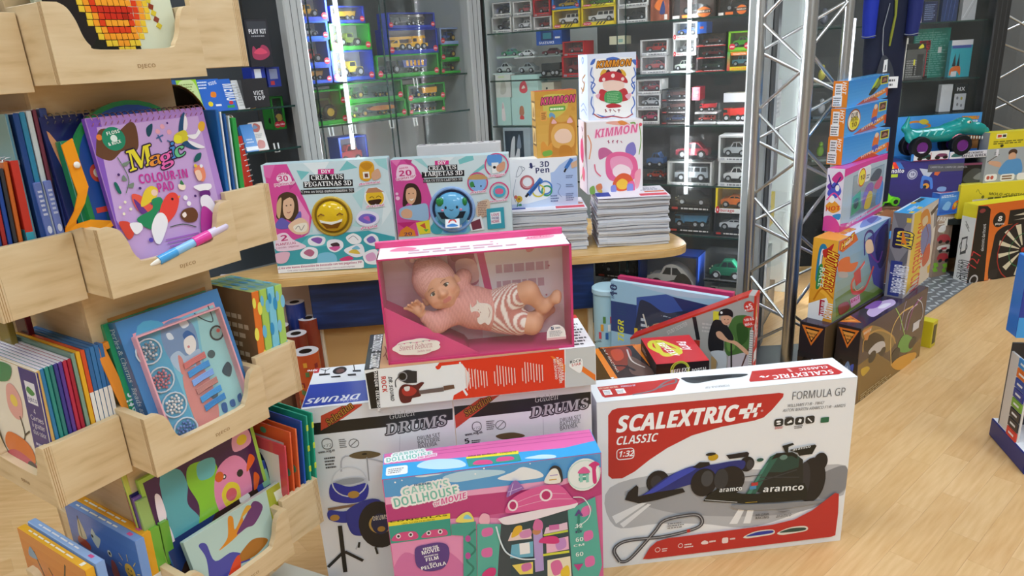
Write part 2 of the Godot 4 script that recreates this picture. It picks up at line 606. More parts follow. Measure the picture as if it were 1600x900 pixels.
func slab(t: Node3D, called: String, m: String, c: String, p: Vector3, s: Vector3, bev := 0.002):
	var b := B.new()
	b.col = hx(c)
	b.box(p, s, bev)
	return put(b, called, m, t)

func glass_shelf(t: Node3D, x0: float, x1: float, y: float, z0: float, z1: float):
	var b := B.new()
	b.box(Vector3((x0 + x1) / 2, y - 0.004, (z0 + z1) / 2), Vector3(x1 - x0, 0.006, z1 - z0))
	var o := put(b, "glass_shelf", "pane", t)
	b = B.new()
	b.col = hx("1f3b35")
	b.box(Vector3((x0 + x1) / 2, y - 0.004, z1 + 0.001), Vector3(x1 - x0, 0.0066, 0.002))
	put(b, "shelf_edge", "gloss", o)

func led_strip(called: String, label: String, fr: Transform3D, y0: float, y1: float, w: float, energy: float, channel := false):
	var b := B.new()
	b.col = Color(1, 1, 1)
	b.box(Vector3(0, (y0 + y1) / 2, 0), Vector3(w, y1 - y0, 0.006), 0.002)
	var o := put(b, called, "led")
	o.transform = fr
	tag(o, label, "lamp", "cabinet light strips")
	if channel:
		for s in [-1, 1]:
			b = B.new(); b.col = hx("c4c8c8")
			b.box(Vector3(s * (w / 2 + 0.002), (y0 + y1) / 2, 0.004), Vector3(0.002, y1 - y0, 0.022))
			put(b, "channel_wall", "matte", o)
	var l := AreaLight3D.new()
	l.name = "led_light_source"
	l.area_size = Vector2(w, y1 - y0)
	l.light_energy = 0.2 * energy / (w * (y1 - y0))
	l.light_color = Color(0.95, 0.98, 1.0)
	l.shadow_enabled = true
	l.transform = fr * at(0, (y0 + y1) / 2, -0.012, 180.0)
	add_child(l, true)

func build_cabinets():
	# left cabinet of boxed construction vehicles
	var t := thing("display_cabinet", "grey framed glass cabinet full of boxed tractors and diggers at left", "cabinet", Transform3D(Basis(Vector3.UP, deg_to_rad(42.0)), LO), "shop display cabinets")
	for x in [-0.80, 0.045]: post(t, x, -0.02, 0.075, 0.06, 2.3, "b4b7b6")
	post(t, -1.75, -0.02, 0.075, 0.06, 2.3, "b4b7b6")
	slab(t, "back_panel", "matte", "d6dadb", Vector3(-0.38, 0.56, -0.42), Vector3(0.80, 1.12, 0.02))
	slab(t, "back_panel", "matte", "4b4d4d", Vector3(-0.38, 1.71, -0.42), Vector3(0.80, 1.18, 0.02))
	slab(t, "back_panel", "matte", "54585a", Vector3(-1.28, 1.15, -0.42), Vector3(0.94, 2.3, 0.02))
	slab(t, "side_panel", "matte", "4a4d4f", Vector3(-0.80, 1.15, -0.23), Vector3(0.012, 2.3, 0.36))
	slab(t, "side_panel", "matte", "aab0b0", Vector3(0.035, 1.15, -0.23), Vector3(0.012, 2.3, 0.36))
	slab(t, "plinth", "matte", "8f9394", Vector3(-0.85, 0.2, -0.21), Vector3(1.8, 0.4, 0.4))
	glass_shelf(t, -0.76, 0.02, 0.985, -0.38, -0.03)
	glass_shelf(t, -0.76, 0.02, 1.142, -0.38, -0.03)
	glass_shelf(t, -0.76, 0.02, 1.50, -0.38, -0.03)
	glass_shelf(t, -0.76, 0.02, 0.80, -0.38, -0.03)
	glass_shelf(t, -1.7, -0.81, 1.075, -0.38, -0.015)
	glass_shelf(t, -1.7, -0.81, 0.925, -0.38, -0.015)
	for x in [-0.43]: slab(t, "panel_seam", "matte", "3a3c3d", Vector3(x, 0.56, -0.409), Vector3(0.004, 1.1, 0.002))
	for q in [[-0.74, -0.40, -0.012], [-0.42, 0.01, -0.022]]:
		var b := B.new()
		b.box(Vector3((q[0] + q[1]) / 2, 1.15, q[2]), Vector3(q[1] - q[0], 2.2, 0.005))
		var g := put(b, "glass_door", "pane", t)
		b = B.new(); b.col = hx("26332f")
		for x in [q[0], q[1]]: b.box(Vector3(x, 1.15, q[2]), Vector3(0.004, 2.2, 0.0056))
		put(b, "door_edge", "gloss", g)
	for q in [[-0.70, 0.958], [-0.60, 0.955], [-0.42, 0.958], [-0.30, 0.955], [-0.28, 1.115], [-0.93, 0.925]]:
		var b := B.new(); b.col = hx("e8eae8")
		b.tube([Vector3(q[0] - 0.008, q[1] + 0.02, -0.025), Vector3(q[0] - 0.008, q[1] - 0.012, -0.02), Vector3(q[0] + 0.008, q[1] - 0.012, -0.02), Vector3(q[0] + 0.008, q[1] + 0.02, -0.025)], 0.003, 6)
		put(b, "shelf_clip", "plastic", t)
	led_strip("led_strip", "white vertical light strip behind the glass of the left cabinet of boxed tractors", frame(LO, 42.0, Vector3(-0.60, 0, -0.045), -30.0), 0.88, 1.6, 0.013, 0.34, true)
	# middle cabinet of model cars
	t = thing("display_cabinet", "aluminium framed glass cabinet with shelves of model cars behind the magazine piles", "cabinet", Transform3D(Basis(Vector3.UP, deg_to_rad(-30.0)), MO), "shop display cabinets")
	post(t, 0.0, -0.02, 0.085, 0.07, 2.3, "aeb1b0", 1)
	post(t, 0.052, -0.025, 0.02, 0.07, 2.3, "5a5c5d", 0)
	slab(t, "back_panel", "matte", "c2cac8", Vector3(-1.02, 1.15, -0.50), Vector3(0.36, 2.3, 0.02))
	slab(t, "back_panel", "matte", "47494a", Vector3(-0.45, 1.15, -0.505), Vector3(0.78, 2.3, 0.02))
	slab(t, "side_panel", "matte", "b9c1bf", Vector3(-1.19, 1.15, -0.27), Vector3(0.012, 2.3, 0.44))
	slab(t, "corner_post", "plastic", "dfe5e3", Vector3(0.0, 1.15, -0.77), Vector3(0.12, 2.3, 0.05))
	slab(t, "plinth", "matte", "5b5e5f", Vector3(-0.58, 0.07, -0.26), Vector3(1.22, 0.14, 0.48))
	for y in [0.155, 0.45, 0.66, 0.90, 1.10, 1.30, 1.52]: glass_shelf(t, -1.17, -0.02, y, -0.48, -0.03)
	var b := B.new()
	b.box(Vector3(0.045, 1.15, -0.40), Vector3(0.005, 2.2, 0.68))
	put(b, "side_glass", "pane", t)
	for q in [[-1.17, -0.52, -0.014], [-0.56, -0.04, -0.024]]:
		b = B.new()
		b.box(Vector3((q[0] + q[1]) / 2, 1.15, q[2]), Vector3(q[1] - q[0], 2.2, 0.005))
		var g := put(b, "glass_door", "pane", t)
		b = B.new(); b.col = hx("2a3a36")
		for x in [q[0], q[1]]: b.box(Vector3(x, 1.15, q[2]), Vector3(0.003, 2.2, 0.0056))
		put(b, "door_edge", "gloss", g)
	led_strip("led_strip", "white vertical light strip in front of the model cars in the middle cabinet", frame(MO, -30.0, Vector3(-0.272, 0, -0.04), 15.0), 0.62, 1.7, 0.012, 0.12, true)
	slab(t, "back_panel", "matte", "c3ccc9", Vector3(0.0, 1.15, -0.80), Vector3(0.14, 2.3, 0.012))
	slab(t, "inner_panel", "matte", "c3ccc9", Vector3(-0.065, 1.15, -0.64), Vector3(0.012, 2.3, 0.28))
	led_strip("led_strip", "white vertical light strip along the right post of the middle cabinet", frame(MO, -30.0, Vector3(0.034, 0, -0.065), -40.0), 0.28, 1.0, 0.012, 0.08)
	# cabinet behind the truss
	t = thing("display_cabinet", "dark glass cabinet with craft kits at the back right behind the wetsuit", "cabinet", at(NO.x, 0, NO.z), "shop display cabinets")
	post(t, 0.575, 0.0, 0.075, 0.07, 2.4, "2c2d2e", 2)
	post(t, 0.03, 0.0, 0.03, 0.05, 2.4, "2c2d2e", 1)
	post(t, -0.42, 0.0, 0.05, 0.05, 2.4, "2c2d2e", 1)
	slab(t, "back_panel", "matte", "5f6263", Vector3(0.08, 1.2, -0.44), Vector3(1.08, 2.4, 0.02))
	slab(t, "side_panel", "matte", "4b4e50", Vector3(0.60, 1.2, -0.22), Vector3(0.012, 2.4, 0.42))
	slab(t, "plinth", "matte", "242526", Vector3(0.08, 0.15, -0.22), Vector3(1.06, 0.3, 0.42))
	for y in [0.56, 0.79, 0.965, 1.245, 1.5]: glass_shelf(t, -0.42, 0.57, y, -0.42, -0.02)
	b = B.new()
	b.box(Vector3(0.07, 1.2, -0.01), Vector3(0.96, 2.3, 0.005))
	put(b, "glass_door", "pane", t)
	led_strip("led_strip", "broad white light strip glowing above the stack of blue and orange boxes", at(1.475, 0, -3.1), 0.0, 1.27, 0.036, 0.16)
	build_trusses()
	build_wetsuit()

func rod(t: Node3D, called: String, a: Vector3, b: Vector3, r: float, c := "d0d2d3", k := 10):
	var q := B.new()
	q.col = hx(c)
	q.cyl(a, b, r, k)
	put(q, called, "metal", t)

func truss(label: String, o: Vector3, l: Vector3, r: Vector3, rc: float, h: float, y_first: float, pitch: float):
	var t := thing("lattice_truss", label, "truss", at(o.x, 0, o.z))
	rod(t, "chord", Vector3(0, 0, 0), Vector3(0, h, 0), rc, "c9cbcc", 16)
	rod(t, "chord", l, l + Vector3(0, h, 0), rc * 0.8, "c9cbcc", 16)
	rod(t, "chord", r, r + Vector3(0, h, 0), rc * 0.8, "c9cbcc", 16)
	var y := y_first
	var up := true
	while y < h - pitch:
		for w in [[Vector3(), l], [Vector3(), r], [l, r]]:
			var s: float = 0.05 if w[1] == r else 0.0
			rod(t, "brace", w[0] + Vector3(0, y + s + (pitch if up else 0.0), 0), w[1] + Vector3(0, y + s + (0.0 if up else pitch), 0), 0.0058, "d8dadb", 8)
		up = not up
		y += pitch
	slab(t, "base_plate", "brushed", "6f7173", Vector3(0.02, 0.004, -0.08), Vector3(0.36, 0.008, 0.28))

func build_trusses():
	truss("silver lattice truss standing before the middle cabinet's right post", Vector3(1.03, 0, -2.45), Vector3(-0.10, 0, -0.18), Vector3(0.18, 0, -0.12), 0.022, 2.3, 0.03, 0.155)
	truss("silver lattice truss by the grey wall covering at the far right", Vector3(2.86, 0, -3.75), Vector3(-0.30, 0, -0.1), Vector3(0.2, 0, -0.1), 0.02, 2.3, 0.1, 0.2)
	var b := B.new()
	b.col = hx("7c7c7a")
	var pts := []
	for i in 41:
		pts.append(Vector2(i * 0.03, 0.012 * sin(i * 0.9)))
	for i in 40:
		b.quad(Vector3(pts[i].x, 0.3, pts[i].y), Vector3(pts[i + 1].x, 0.3, pts[i + 1].y), Vector3(pts[i + 1].x, 2.3, pts[i + 1].y), Vector3(pts[i].x, 2.3, pts[i].y))
		b.quad(Vector3(pts[i + 1].x, 0.3, pts[i + 1].y - 0.008), Vector3(pts[i].x, 0.3, pts[i].y - 0.008), Vector3(pts[i].x, 2.3, pts[i].y - 0.008), Vector3(pts[i + 1].x, 2.3, pts[i + 1].y - 0.008))
	var o := put(b, "grey_drape", "matte")
	o.position = Vector3(2.58, 0, -4.0)
	tag(o, "grey cloth drape hanging behind the far right truss", "drape")

func build_wetsuit():
	var t := thing("wetsuit", "navy child's wetsuit with blue sleeves hanging above the toy boxes", "wetsuit", at(1.545, -0.151, -2.95, -8.0) * Transform3D(Basis().scaled(Vector3.ONE * 1.126), Vector3()))
	var b := B.new()
	b.col = hx("1b2036")
	var rows := [[0.60, 0.040, 0.016, 0.028], [0.75, 0.050, 0.022, 0.022], [0.92, 0.060, 0.028, 0.012], [1.02, 0.066, 0.032, 0.006], [1.10, 0.070, 0.036, 0.0], [1.22, 0.072, 0.040, 0.0], [1.34, 0.074, 0.040, 0.0], [1.48, 0.072, 0.034, 0.0], [1.56, 0.05, 0.026, 0.0], [1.60, 0.03, 0.02, 0.0]]
	var k := 20
	for j in rows.size() - 1:
		for i in k:
			var q := []
			for w in [[j, i], [j, i + 1], [j + 1, i + 1], [j + 1, i]]:
				var r = rows[w[0]]
				var f: float = TAU * w[1] / k
				q.append([Vector3(r[3] + cos(f) * r[1], r[0], -sin(f) * r[2]), Vector3(cos(f) / r[1], 0, -sin(f) / r[2]).normalized()])
			b.tris(q[0][0], q[1][0], q[2][0], q[0][1], q[1][1], q[2][1]); b.tris(q[0][0], q[2][0], q[3][0], q[0][1], q[2][1], q[3][1])
	put(b, "torso", "rubber", t)
	for s in [[-0.068, "1f33a8"], [0.075, "202a66"]]:
		b = B.new()
		b.col = hx(s[1])
		b.tube([Vector3(s[0] * 0.9, 1.58, 0.01), Vector3(s[0] * 1.0, 1.42, 0.028), Vector3(s[0] * 1.02, 1.26, 0.03), Vector3(s[0] * 0.98, 1.19, 0.028)], [0.026, 0.027, 0.024, 0.021], 14)
		var sl := put(b, "sleeve", "rubber", t)
		b = B.new()
		b.col = hx("8e949c")
		var ring := []
		for i in 15: ring.append(Vector3(s[0] * 0.985 + cos(TAU * i / 14) * 0.0225, 1.195 + 0.002 * sin(i), 0.028 + sin(TAU * i / 14) * 0.0225))
		b.tube(ring, 0.0015, 5)
		put(b, "cuff_seam", "rubber", sl)
	b = B.new()
	b.col = hx("8b8f3c")
	b.tube([Vector3(0.008, 1.40, 0.042), Vector3(0.006, 1.33, 0.044), Vector3(0.010, 1.26, 0.043), Vector3(0.004, 1.2, 0.042), Vector3(0.002, 1.16, 0.04)], [0.004, 0.006, 0.004, 0.005, 0.003], 8)
	put(b, "zip_cord", "matte", t)
	b = B.new()
	b.col = hx("9aa0a6")
	b.tube([Vector3(-0.012, 1.30, 0.042), Vector3(-0.026, 1.22, 0.044), Vector3(-0.022, 1.15, 0.045), Vector3(-0.018, 1.13, 0.045)], 0.0015, 6)
	put(b, "tag_string", "matte", t)
	b = B.new()
	b.col = hx("363b48")
	b.prism(smooth_line(PackedVector2Array([Vector2(-0.018, 1.13), Vector2(0.012, 1.10), Vector2(0.028, 1.05), Vector2(0.03, 1.02), Vector2(-0.036, 1.02), Vector2(-0.036, 1.06)]), true), 0.044, 0.046)
	var tg := put(b, "swing_tag", "card", t)
	b = B.new()
	paint(b, Transform3D(Basis(), Vector3(-0.036, 1.015, 0.0462)), 0.072, 0.115, "p eceef0 30,50 32,86 48,88 50,52|p 363b48 38,56 39,72 43,72 43,56|r f2f2f2 -6 2 112 34|m 555555 2 6 94 26 2")
	put(b, "tag_print", "card", tg)

# the doll and its box are built at 1 : 0.83
func near(t: Transform3D) -> Transform3D:
	var eye := Vector3(0, 1.2, 0)
	return Transform3D(t.basis.scaled(Vector3.ONE * 0.83), eye + (t.origin - eye) * 0.83)

func build_table():
	var t := thing("low_table", "low beech topped table with a navy front panel behind the doll box", "table", at(-0.2, 0, -2.5))
	var top := PackedVector2Array([Vector2(-1.06, -2.275), Vector2(0.50, -2.375), Vector2(0.545, -2.380), Vector2(0.582, -2.391), Vector2(0.610, -2.408), Vector2(0.629, -2.432), Vector2(0.639, -2.46), Vector2(0.642, -2.50), Vector2(0.638, -2.54), Vector2(0.628, -2.59), Vector2(0.60, -2.68), Vector2(0.52, -2.84), Vector2(0.38, -2.93), Vector2(0.1, -3.04), Vector2(-0.3, -2.99), Vector2(-0.9, -2.47), Vector2(-1.06, -2.36)])
	var b := B.new()
	var rr := PackedVector2Array()
	for p in top: rr.append(Vector2(p.x + 0.2, -(p.y + 2.5)))
	b.col = Color(1, 1, 1)
	b.xf = Transform3D(Basis(Vector3.RIGHT, -PI / 2), Vector3())
	b.prism(rr, 0.497, 0.521, true)
	var ins := Geometry2D.offset_polygon(rr, -0.004)[0]
	b.prism(ins, 0.521, 0.525, true)
	put(b, "table_top", "beech", t)
	b = B.new(); b.col = Color(1, 1, 1)
	b.xf = Transform3D(Basis(Vector3.UP, deg_to_rad(3.5)), Vector3(0.2, 0, 2.5) + Vector3(-0.205, 0, -2.36)) 
	b.box(Vector3(0, 0.408, -0.012), Vector3(1.0, 0.178, 0.022), 0.003)
	put(b, "navy_front_panel", "navywood", t)
	b = B.new(); b.col = hx("cda56c")
	b.xf = Transform3D(Basis(Vector3.UP, deg_to_rad(3.5)), Vector3(0.2, 0, 2.5) + Vector3(-0.205, 0, -2.36))
	b.box(Vector3(0, 0.16, -0.06), Vector3(0.98, 0.318, 0.02), 0.002)
	put(b, "lower_panel", "matte", t)
	b = B.new(); b.col = hx("e8dcc4")
	b.xf = Transform3D(Basis(Vector3.UP, deg_to_rad(3.5)), Vector3(0.2, 0, 2.5) + Vector3(-0.205, 0, -2.36))
	var exf := b.xf
	for x in [-0.49, 0.49]:
		b = B.new(); b.col = hx("e8dcc4"); b.xf = exf
		b.box(Vector3(x, 0.248, -0.13), Vector3(0.018, 0.496, 0.2), 0.002)
		put(b, "end_panel", "matte", t)
	b = B.new(); b.col = hx("13203c")
	b.box(Vector3(0.45, 0.490, -0.1), Vector3(0.62, 0.012, 0.36), 0.002)
	put(b, "under_rail", "matte", t)
	b = B.new(); b.col = hx("d9c8c8")
	b.box(Vector3(-0.70, 0.30, -0.02), Vector3(0.36, 0.38, 0.012), 0.002)
	put(b, "back_board", "matte", t)
	b = B.new(); b.col = hx("c9a06a")
	b.box(Vector3(-0.84, 0.248, 0.12), Vector3(0.018, 0.496, 0.2), 0.002)
	put(b, "end_panel", "matte", t)
	# activity boxes standing on the table
	var o := carton("craft_box", "pink and teal craft kit box with a round window showing a yellow laughing ball", "box", "", BX.P, "cfe2e7 c9dfe3 cfe2e7 d84a98 cfe6ea e8e8f0", {"front": "P_front"}, "card")
	dome(o, Vector3(0.0038, 0.1915, 0.032), 0.064, "c8a53a", "e6bd2a", 1)
	o = carton("craft_box", "pink and teal craft kit box with a round window showing a blue globe machine", "box", "", BX.T, "d3e4e8 c9dfe3 cfe2e7 d0509c cfe6ea e8e8f0", {"front": "T_front"}, "card")
	dome(o, Vector3(-0.0024, 0.1867, 0.032), 0.074, "8fb0e0", "6db2dc", 2)
	var q := B.new()
	q.col = hx("d8d4d4")
	q.box(Vector3(0, 0.195, 0), Vector3(0.30, 0.39, 0.05), 0.002)
	q.col = hx("8a7a80")
	for i in 7: q.tube([Vector3(-0.14 + i * 0.042, 0.3905, 0.02), Vector3(-0.12 + i * 0.042, 0.3906, -0.004), Vector3(-0.13 + i * 0.042, 0.3905, -0.02)], 0.0008, 4)
	var wb := put(q, "sketch_box", "card")
	wb.transform = at(-0.16, 0.525, -2.56, -3.0)
	tag(wb, "white box with thin scribbled lines behind the blue globe craft kit", "box")
	carton("pen_box", "white and pale blue drawing pen kit box on the left magazine pile", "box", "", BX.N, "eef0f4 e0e4ea aec4ea eef0f4 f4f6f8 e8e8ec", {"front": "N_front"})
	carton("toy_box", "orange box with a cream hooded plush on it, standing on the pen kit", "box", "surprise toy boxes", BX.K3, "d9a84e c8963c c8963c b98a3a d8643c b0803a", {"front": "K3_front", "left": "K3_left"})
	carton("toy_box", "white and pink box with a pink plush on it, standing on the right magazine pile", "box", "surprise toy boxes", BX.K1, "f2eef0 e6dce0 e6dce0 e9d6dc f6f0f2 e6dce0", {"front": "K1_front", "left": "K1_left"})
	carton("toy_box", "white and blue scrollwork box with a red capped doll, topmost on the right pile", "box", "surprise toy boxes", BX.K2, "dfe6f4 cfd8ea cfd8ea c9d2e8 e6ecf8 cfd8ea", {"front": "K2_front", "left": "K2_left"})
	# magazines
	var rng := RandomNumberGenerator.new()
	rng.seed = 5
	for s in [[0.146, 0.272, 17, 0.147, 0.0, "grey edged magazine in the left pile under the pen kit box", "magazines in the left pile"], [0.447, 0.256, 19, 0.175, -1.0, "grey edged magazine in the right pile under the pink plush box", "magazines in the right pile"]]:
		var th: float = s[3] / s[2]
		for i in s[2]:
			var m := B.new()
			var sag := 0.0012 * sin(i * 1.7)
			m.col = hx(["cfd0d2", "c6c7ca", "d4d5d8", "bfc1c5"][rng.randi() % 4])
			var w: float = s[1]
			var dd := 0.205
			var top_i: bool = i == s[2] - 1
			for k in 8:
				var x0 := -w / 2 + w * k / 8; var x1 := -w / 2 + w * (k + 1) / 8
				var y0 := 0.0012 * sin(k * 0.9 + i * 0.5) + sag; var y1 := 0.0012 * sin((k + 1) * 0.9 + i * 0.5) + sag
				var tt := th * 0.86
				m.quad(Vector3(x0, y0, 0), Vector3(x1, y1, 0), Vector3(x1, y1 + tt, 0), Vector3(x0, y0 + tt, 0))
				m.quad(Vector3(x1, y1, -dd), Vector3(x0, y0, -dd), Vector3(x0, y0 + tt, -dd), Vector3(x1, y1 + tt, -dd))
				m.col = hx("e2d8e0") if top_i else hx("d0cfd6")
				m.quad(Vector3(x0, y0 + tt, 0), Vector3(x1, y1 + tt, 0), Vector3(x1, y1 + tt, -dd), Vector3(x0, y0 + tt, -dd))
				m.col = hx("c9cacd")
				m.quad(Vector3(x0, y0, -dd), Vector3(x1, y1, -dd), Vector3(x1, y1, 0), Vector3(x0, y0, 0))
			m.col = hx("b8a0a8") if i % 4 == 1 else hx("a9a4b4") if i % 4 == 2 else hx("cfc8c8")
			var ya := sag; var yb := 0.0012 * sin(8 * 0.9 + i * 0.5) + sag
			var y00 := 0.0012 * sin(i * 0.5) + sag
			m.quad(Vector3(-w / 2, y00, -dd), Vector3(-w / 2, y00, 0), Vector3(-w / 2, y00 + th * 0.86, 0), Vector3(-w / 2, y00 + th * 0.86, -dd))
			m.quad(Vector3(w / 2, yb, 0), Vector3(w / 2, yb, -dd), Vector3(w / 2, yb + th * 0.86, -dd), Vector3(w / 2, yb + th * 0.86, 0))
			if top_i:
				paint(m, Transform3D(Basis(Vector3.RIGHT, -PI / 2), Vector3(-w / 2, th + 0.0012, 0)), w, dd, "r f0eaf0 0 0 100 100|r e05a6a 60 10 38 20|r 3a4aa0 0 20 20 70|r d87a5a 70 40 28 12|m 8a8aa0 66 56 30 30 5")
			var mg := put(m, "magazine", "paper")
			mg.transform = at(s[0] + rng.randf_range(-0.004, 0.004), 0.5265 + i * th, -2.455 + s[4] * 0.002 + rng.randf_range(-0.006, 0.004), rng.randf_range(-1.2, 1.2) - 1.0)
			tag(mg, s[5] if i > 0 and not top_i else s[5].replace("grey edged magazine", "topmost magazine" if top_i else "lowest magazine"), "magazine", s[6])
	# gift wrap rolls under the left end
	for r in [[-0.77, -2.36, 0.42, 0.034, "2a3a7a", "tall navy and white paper roll standing at the back under the table"], [-0.815, -2.29, 0.36, 0.034, "6a4a3a", "brown paper roll standing at the left under the table"], [-0.725, -2.34, 0.365, 0.034, "8a3a2a", "dark red paper roll standing at the right under the table"], [-0.745, -2.245, 0.345, 0.036, "7a2f22", "maroon paper roll with a broad white rim standing before the others"], [-0.685, -2.13, 0.325, 0.042, "c2502a", "orange paper roll with green leaf print, nearest of the rolls"]]:
		var tt := thing("paper_roll", r[5], "paper roll", at(r[0], 0, r[1]), "gift wrap rolls under the table")
		var m := B.new()
		m.col = hx(r[4])
		m.lathe([Vector2(0.0, 0.0), Vector2(r[3], 0.0), Vector2(r[3], r[2])], 20)
		m.col = hx("cfc8c8")
		m.lathe([Vector2(r[3], r[2]), Vector2(r[3] * 0.5, r[2])], 20)
		put(m, "wound_paper", "gloss", tt)
		m = B.new(); m.col = hx("3a2c26")
		m.lathe([Vector2(r[3] * 0.5, r[2]), Vector2(r[3] * 0.46, r[2] - 0.12), Vector2(0, r[2] - 0.12)], 16)
		put(m, "core", "matte", tt)
		if r[3] > 0.04:
			m = B.new()
			for i in 40:
				m.col = hx(["4a6a3a", "e0a03a", "8a2a2a", "5a7a4a"][i % 4])
				var f := rng.randf_range(-1.2, 1.4)
				var y := rng.randf_range(0.02, 0.30)
				m.xf = Transform3D(Basis(Vector3.UP, f), Vector3(sin(f), 0, cos(f)) * (r[3] + 0.0004) + Vector3(0, y, 0))
				m.box(Vector3(), Vector3(0.012, 0.016, 0.0006))
			put(m, "leaf_print", "gloss", tt)

func dome(o: Node3D, p: Vector3, r: float, rim: String, ball: String, kind: int):
	var b := B.new()
	b.col = hx(rim)
	var ring := []
	for i in 33: ring.append(p + Vector3(cos(TAU * i / 32), sin(TAU * i / 32), 0) * r)
	b.tube(ring, 0.0055, 8)
	put(b, "window_ring", "plastic", o)
	b = B.new()
	b.col = hx("5c470e") if kind == 1 else hx("26324c")
	var disc := PackedVector2Array()
	for i in 32: disc.append(Vector2(p.x, p.y) + Vector2.from_angle(TAU * i / 32) * r)
	b.flat(disc, p.z - 0.0005)
	put(b, "window_recess", "matte", o)
	b = B.new()
	b.col = hx(ball)
	b.xf = Transform3D(Basis(Vector3.RIGHT, PI / 2), p)
	b.ball(Vector3(), Vector3(r * 0.82, r * 0.35, r * 0.82), 24, 0, 90)
	if kind == 2:
		b.xf = Transform3D(Basis(Vector3.RIGHT, PI / 2), p + Vector3(0, 0, 0.0012))
	put(b, "toy_ball", "lacquer", o)
	b = B.new()
	b.xf = Transform3D(Basis(), p + Vector3(0, 0, r * 0.30))
	var rr := r
	if kind == 1:
		b.col = hx("8a5a14")
		for s in [-1, 1]:
			b.tube([Vector3(s * rr * 0.50 - rr * 0.17, rr * 0.10, 0), Vector3(s * rr * 0.50, rr * 0.22, 0.002), Vector3(s * rr * 0.50 + rr * 0.17, rr * 0.12, 0)], 0.0022, 6)
		b.col = hx("f4efe2")
		b.prism(PackedVector2Array([Vector2(-rr * 0.6, -rr * 0.1), Vector2(-rr * 0.3, -rr * 0.2), Vector2(0, -rr * 0.23), Vector2(rr * 0.3, -rr * 0.2), Vector2(rr * 0.6, -rr * 0.1), Vector2(rr * 0.56, -rr * 0.24), Vector2(0, -rr * 0.38), Vector2(-rr * 0.56, -rr * 0.24)]), 0.0, 0.003)
		b.col = hx("7a4a12")
		b.prism(PackedVector2Array([Vector2(-rr * 0.55, -rr * 0.25), Vector2(0, -rr * 0.39), Vector2(rr * 0.55, -rr * 0.25), Vector2(rr * 0.3, -rr * 0.58), Vector2(-rr * 0.3, -rr * 0.58)]), 0.0, 0.0022)
	else:
		b.col = hx("1c2230")
		for s in [-1, 1]: b.ball(Vector3(s * rr * 0.26, rr * 0.16, 0.001), Vector3(rr * 0.06, rr * 0.08, 0.003), 8)
		b.tube([Vector3(-rr * 0.09, rr * 0.06, 0.003), Vector3(0, rr * 0.03, 0.004), Vector3(rr * 0.09, rr * 0.06, 0.003)], 0.0012, 6)
		b.prism(PackedVector2Array([Vector2(-rr * 0.66, -rr * 0.05), Vector2(rr * 0.66, -rr * 0.05), Vector2(rr * 0.5, -rr * 0.36), Vector2(-rr * 0.5, -rr * 0.36)]), -0.002, 0.001)
		b.col = hx("e890b0")
		for s in [-1, 1]: b.ball(Vector3(s * rr * 0.42, rr * 0.04, 0), Vector3(rr * 0.08, rr * 0.06, 0.002), 8)
		b.col = hx("2f8a4a")
		b.ball(Vector3(-rr * 0.52, rr * 0.42, -0.006), Vector3(rr * 0.2, rr * 0.22, 0.008), 10)
		b.ball(Vector3(rr * 0.62, rr * 0.38, -0.008), Vector3(rr * 0.12, rr * 0.2, 0.008), 10)
		b.col = hx("eef2f6")
		b.xf = b.xf * at(0, -rr * 0.55, 0.004, 0, 30)
		b.box(Vector3(), Vector3(rr * 0.66, rr * 0.5, 0.003), 0.001)
		paint(b, Transform3D(Basis(), Vector3(-rr * 0.33, -rr * 0.25, 0.0016)), rr * 0.66, rr * 0.5, "r f2f4f8 0 0 100 100|q d85050 20,50 35,80 65,80 80,50 70,50 60,68 40,68 30,50|q 4a90d8 10,20 50,40 90,20 70,10 30,10")
	put(b, "toy_face", "gloss", o)

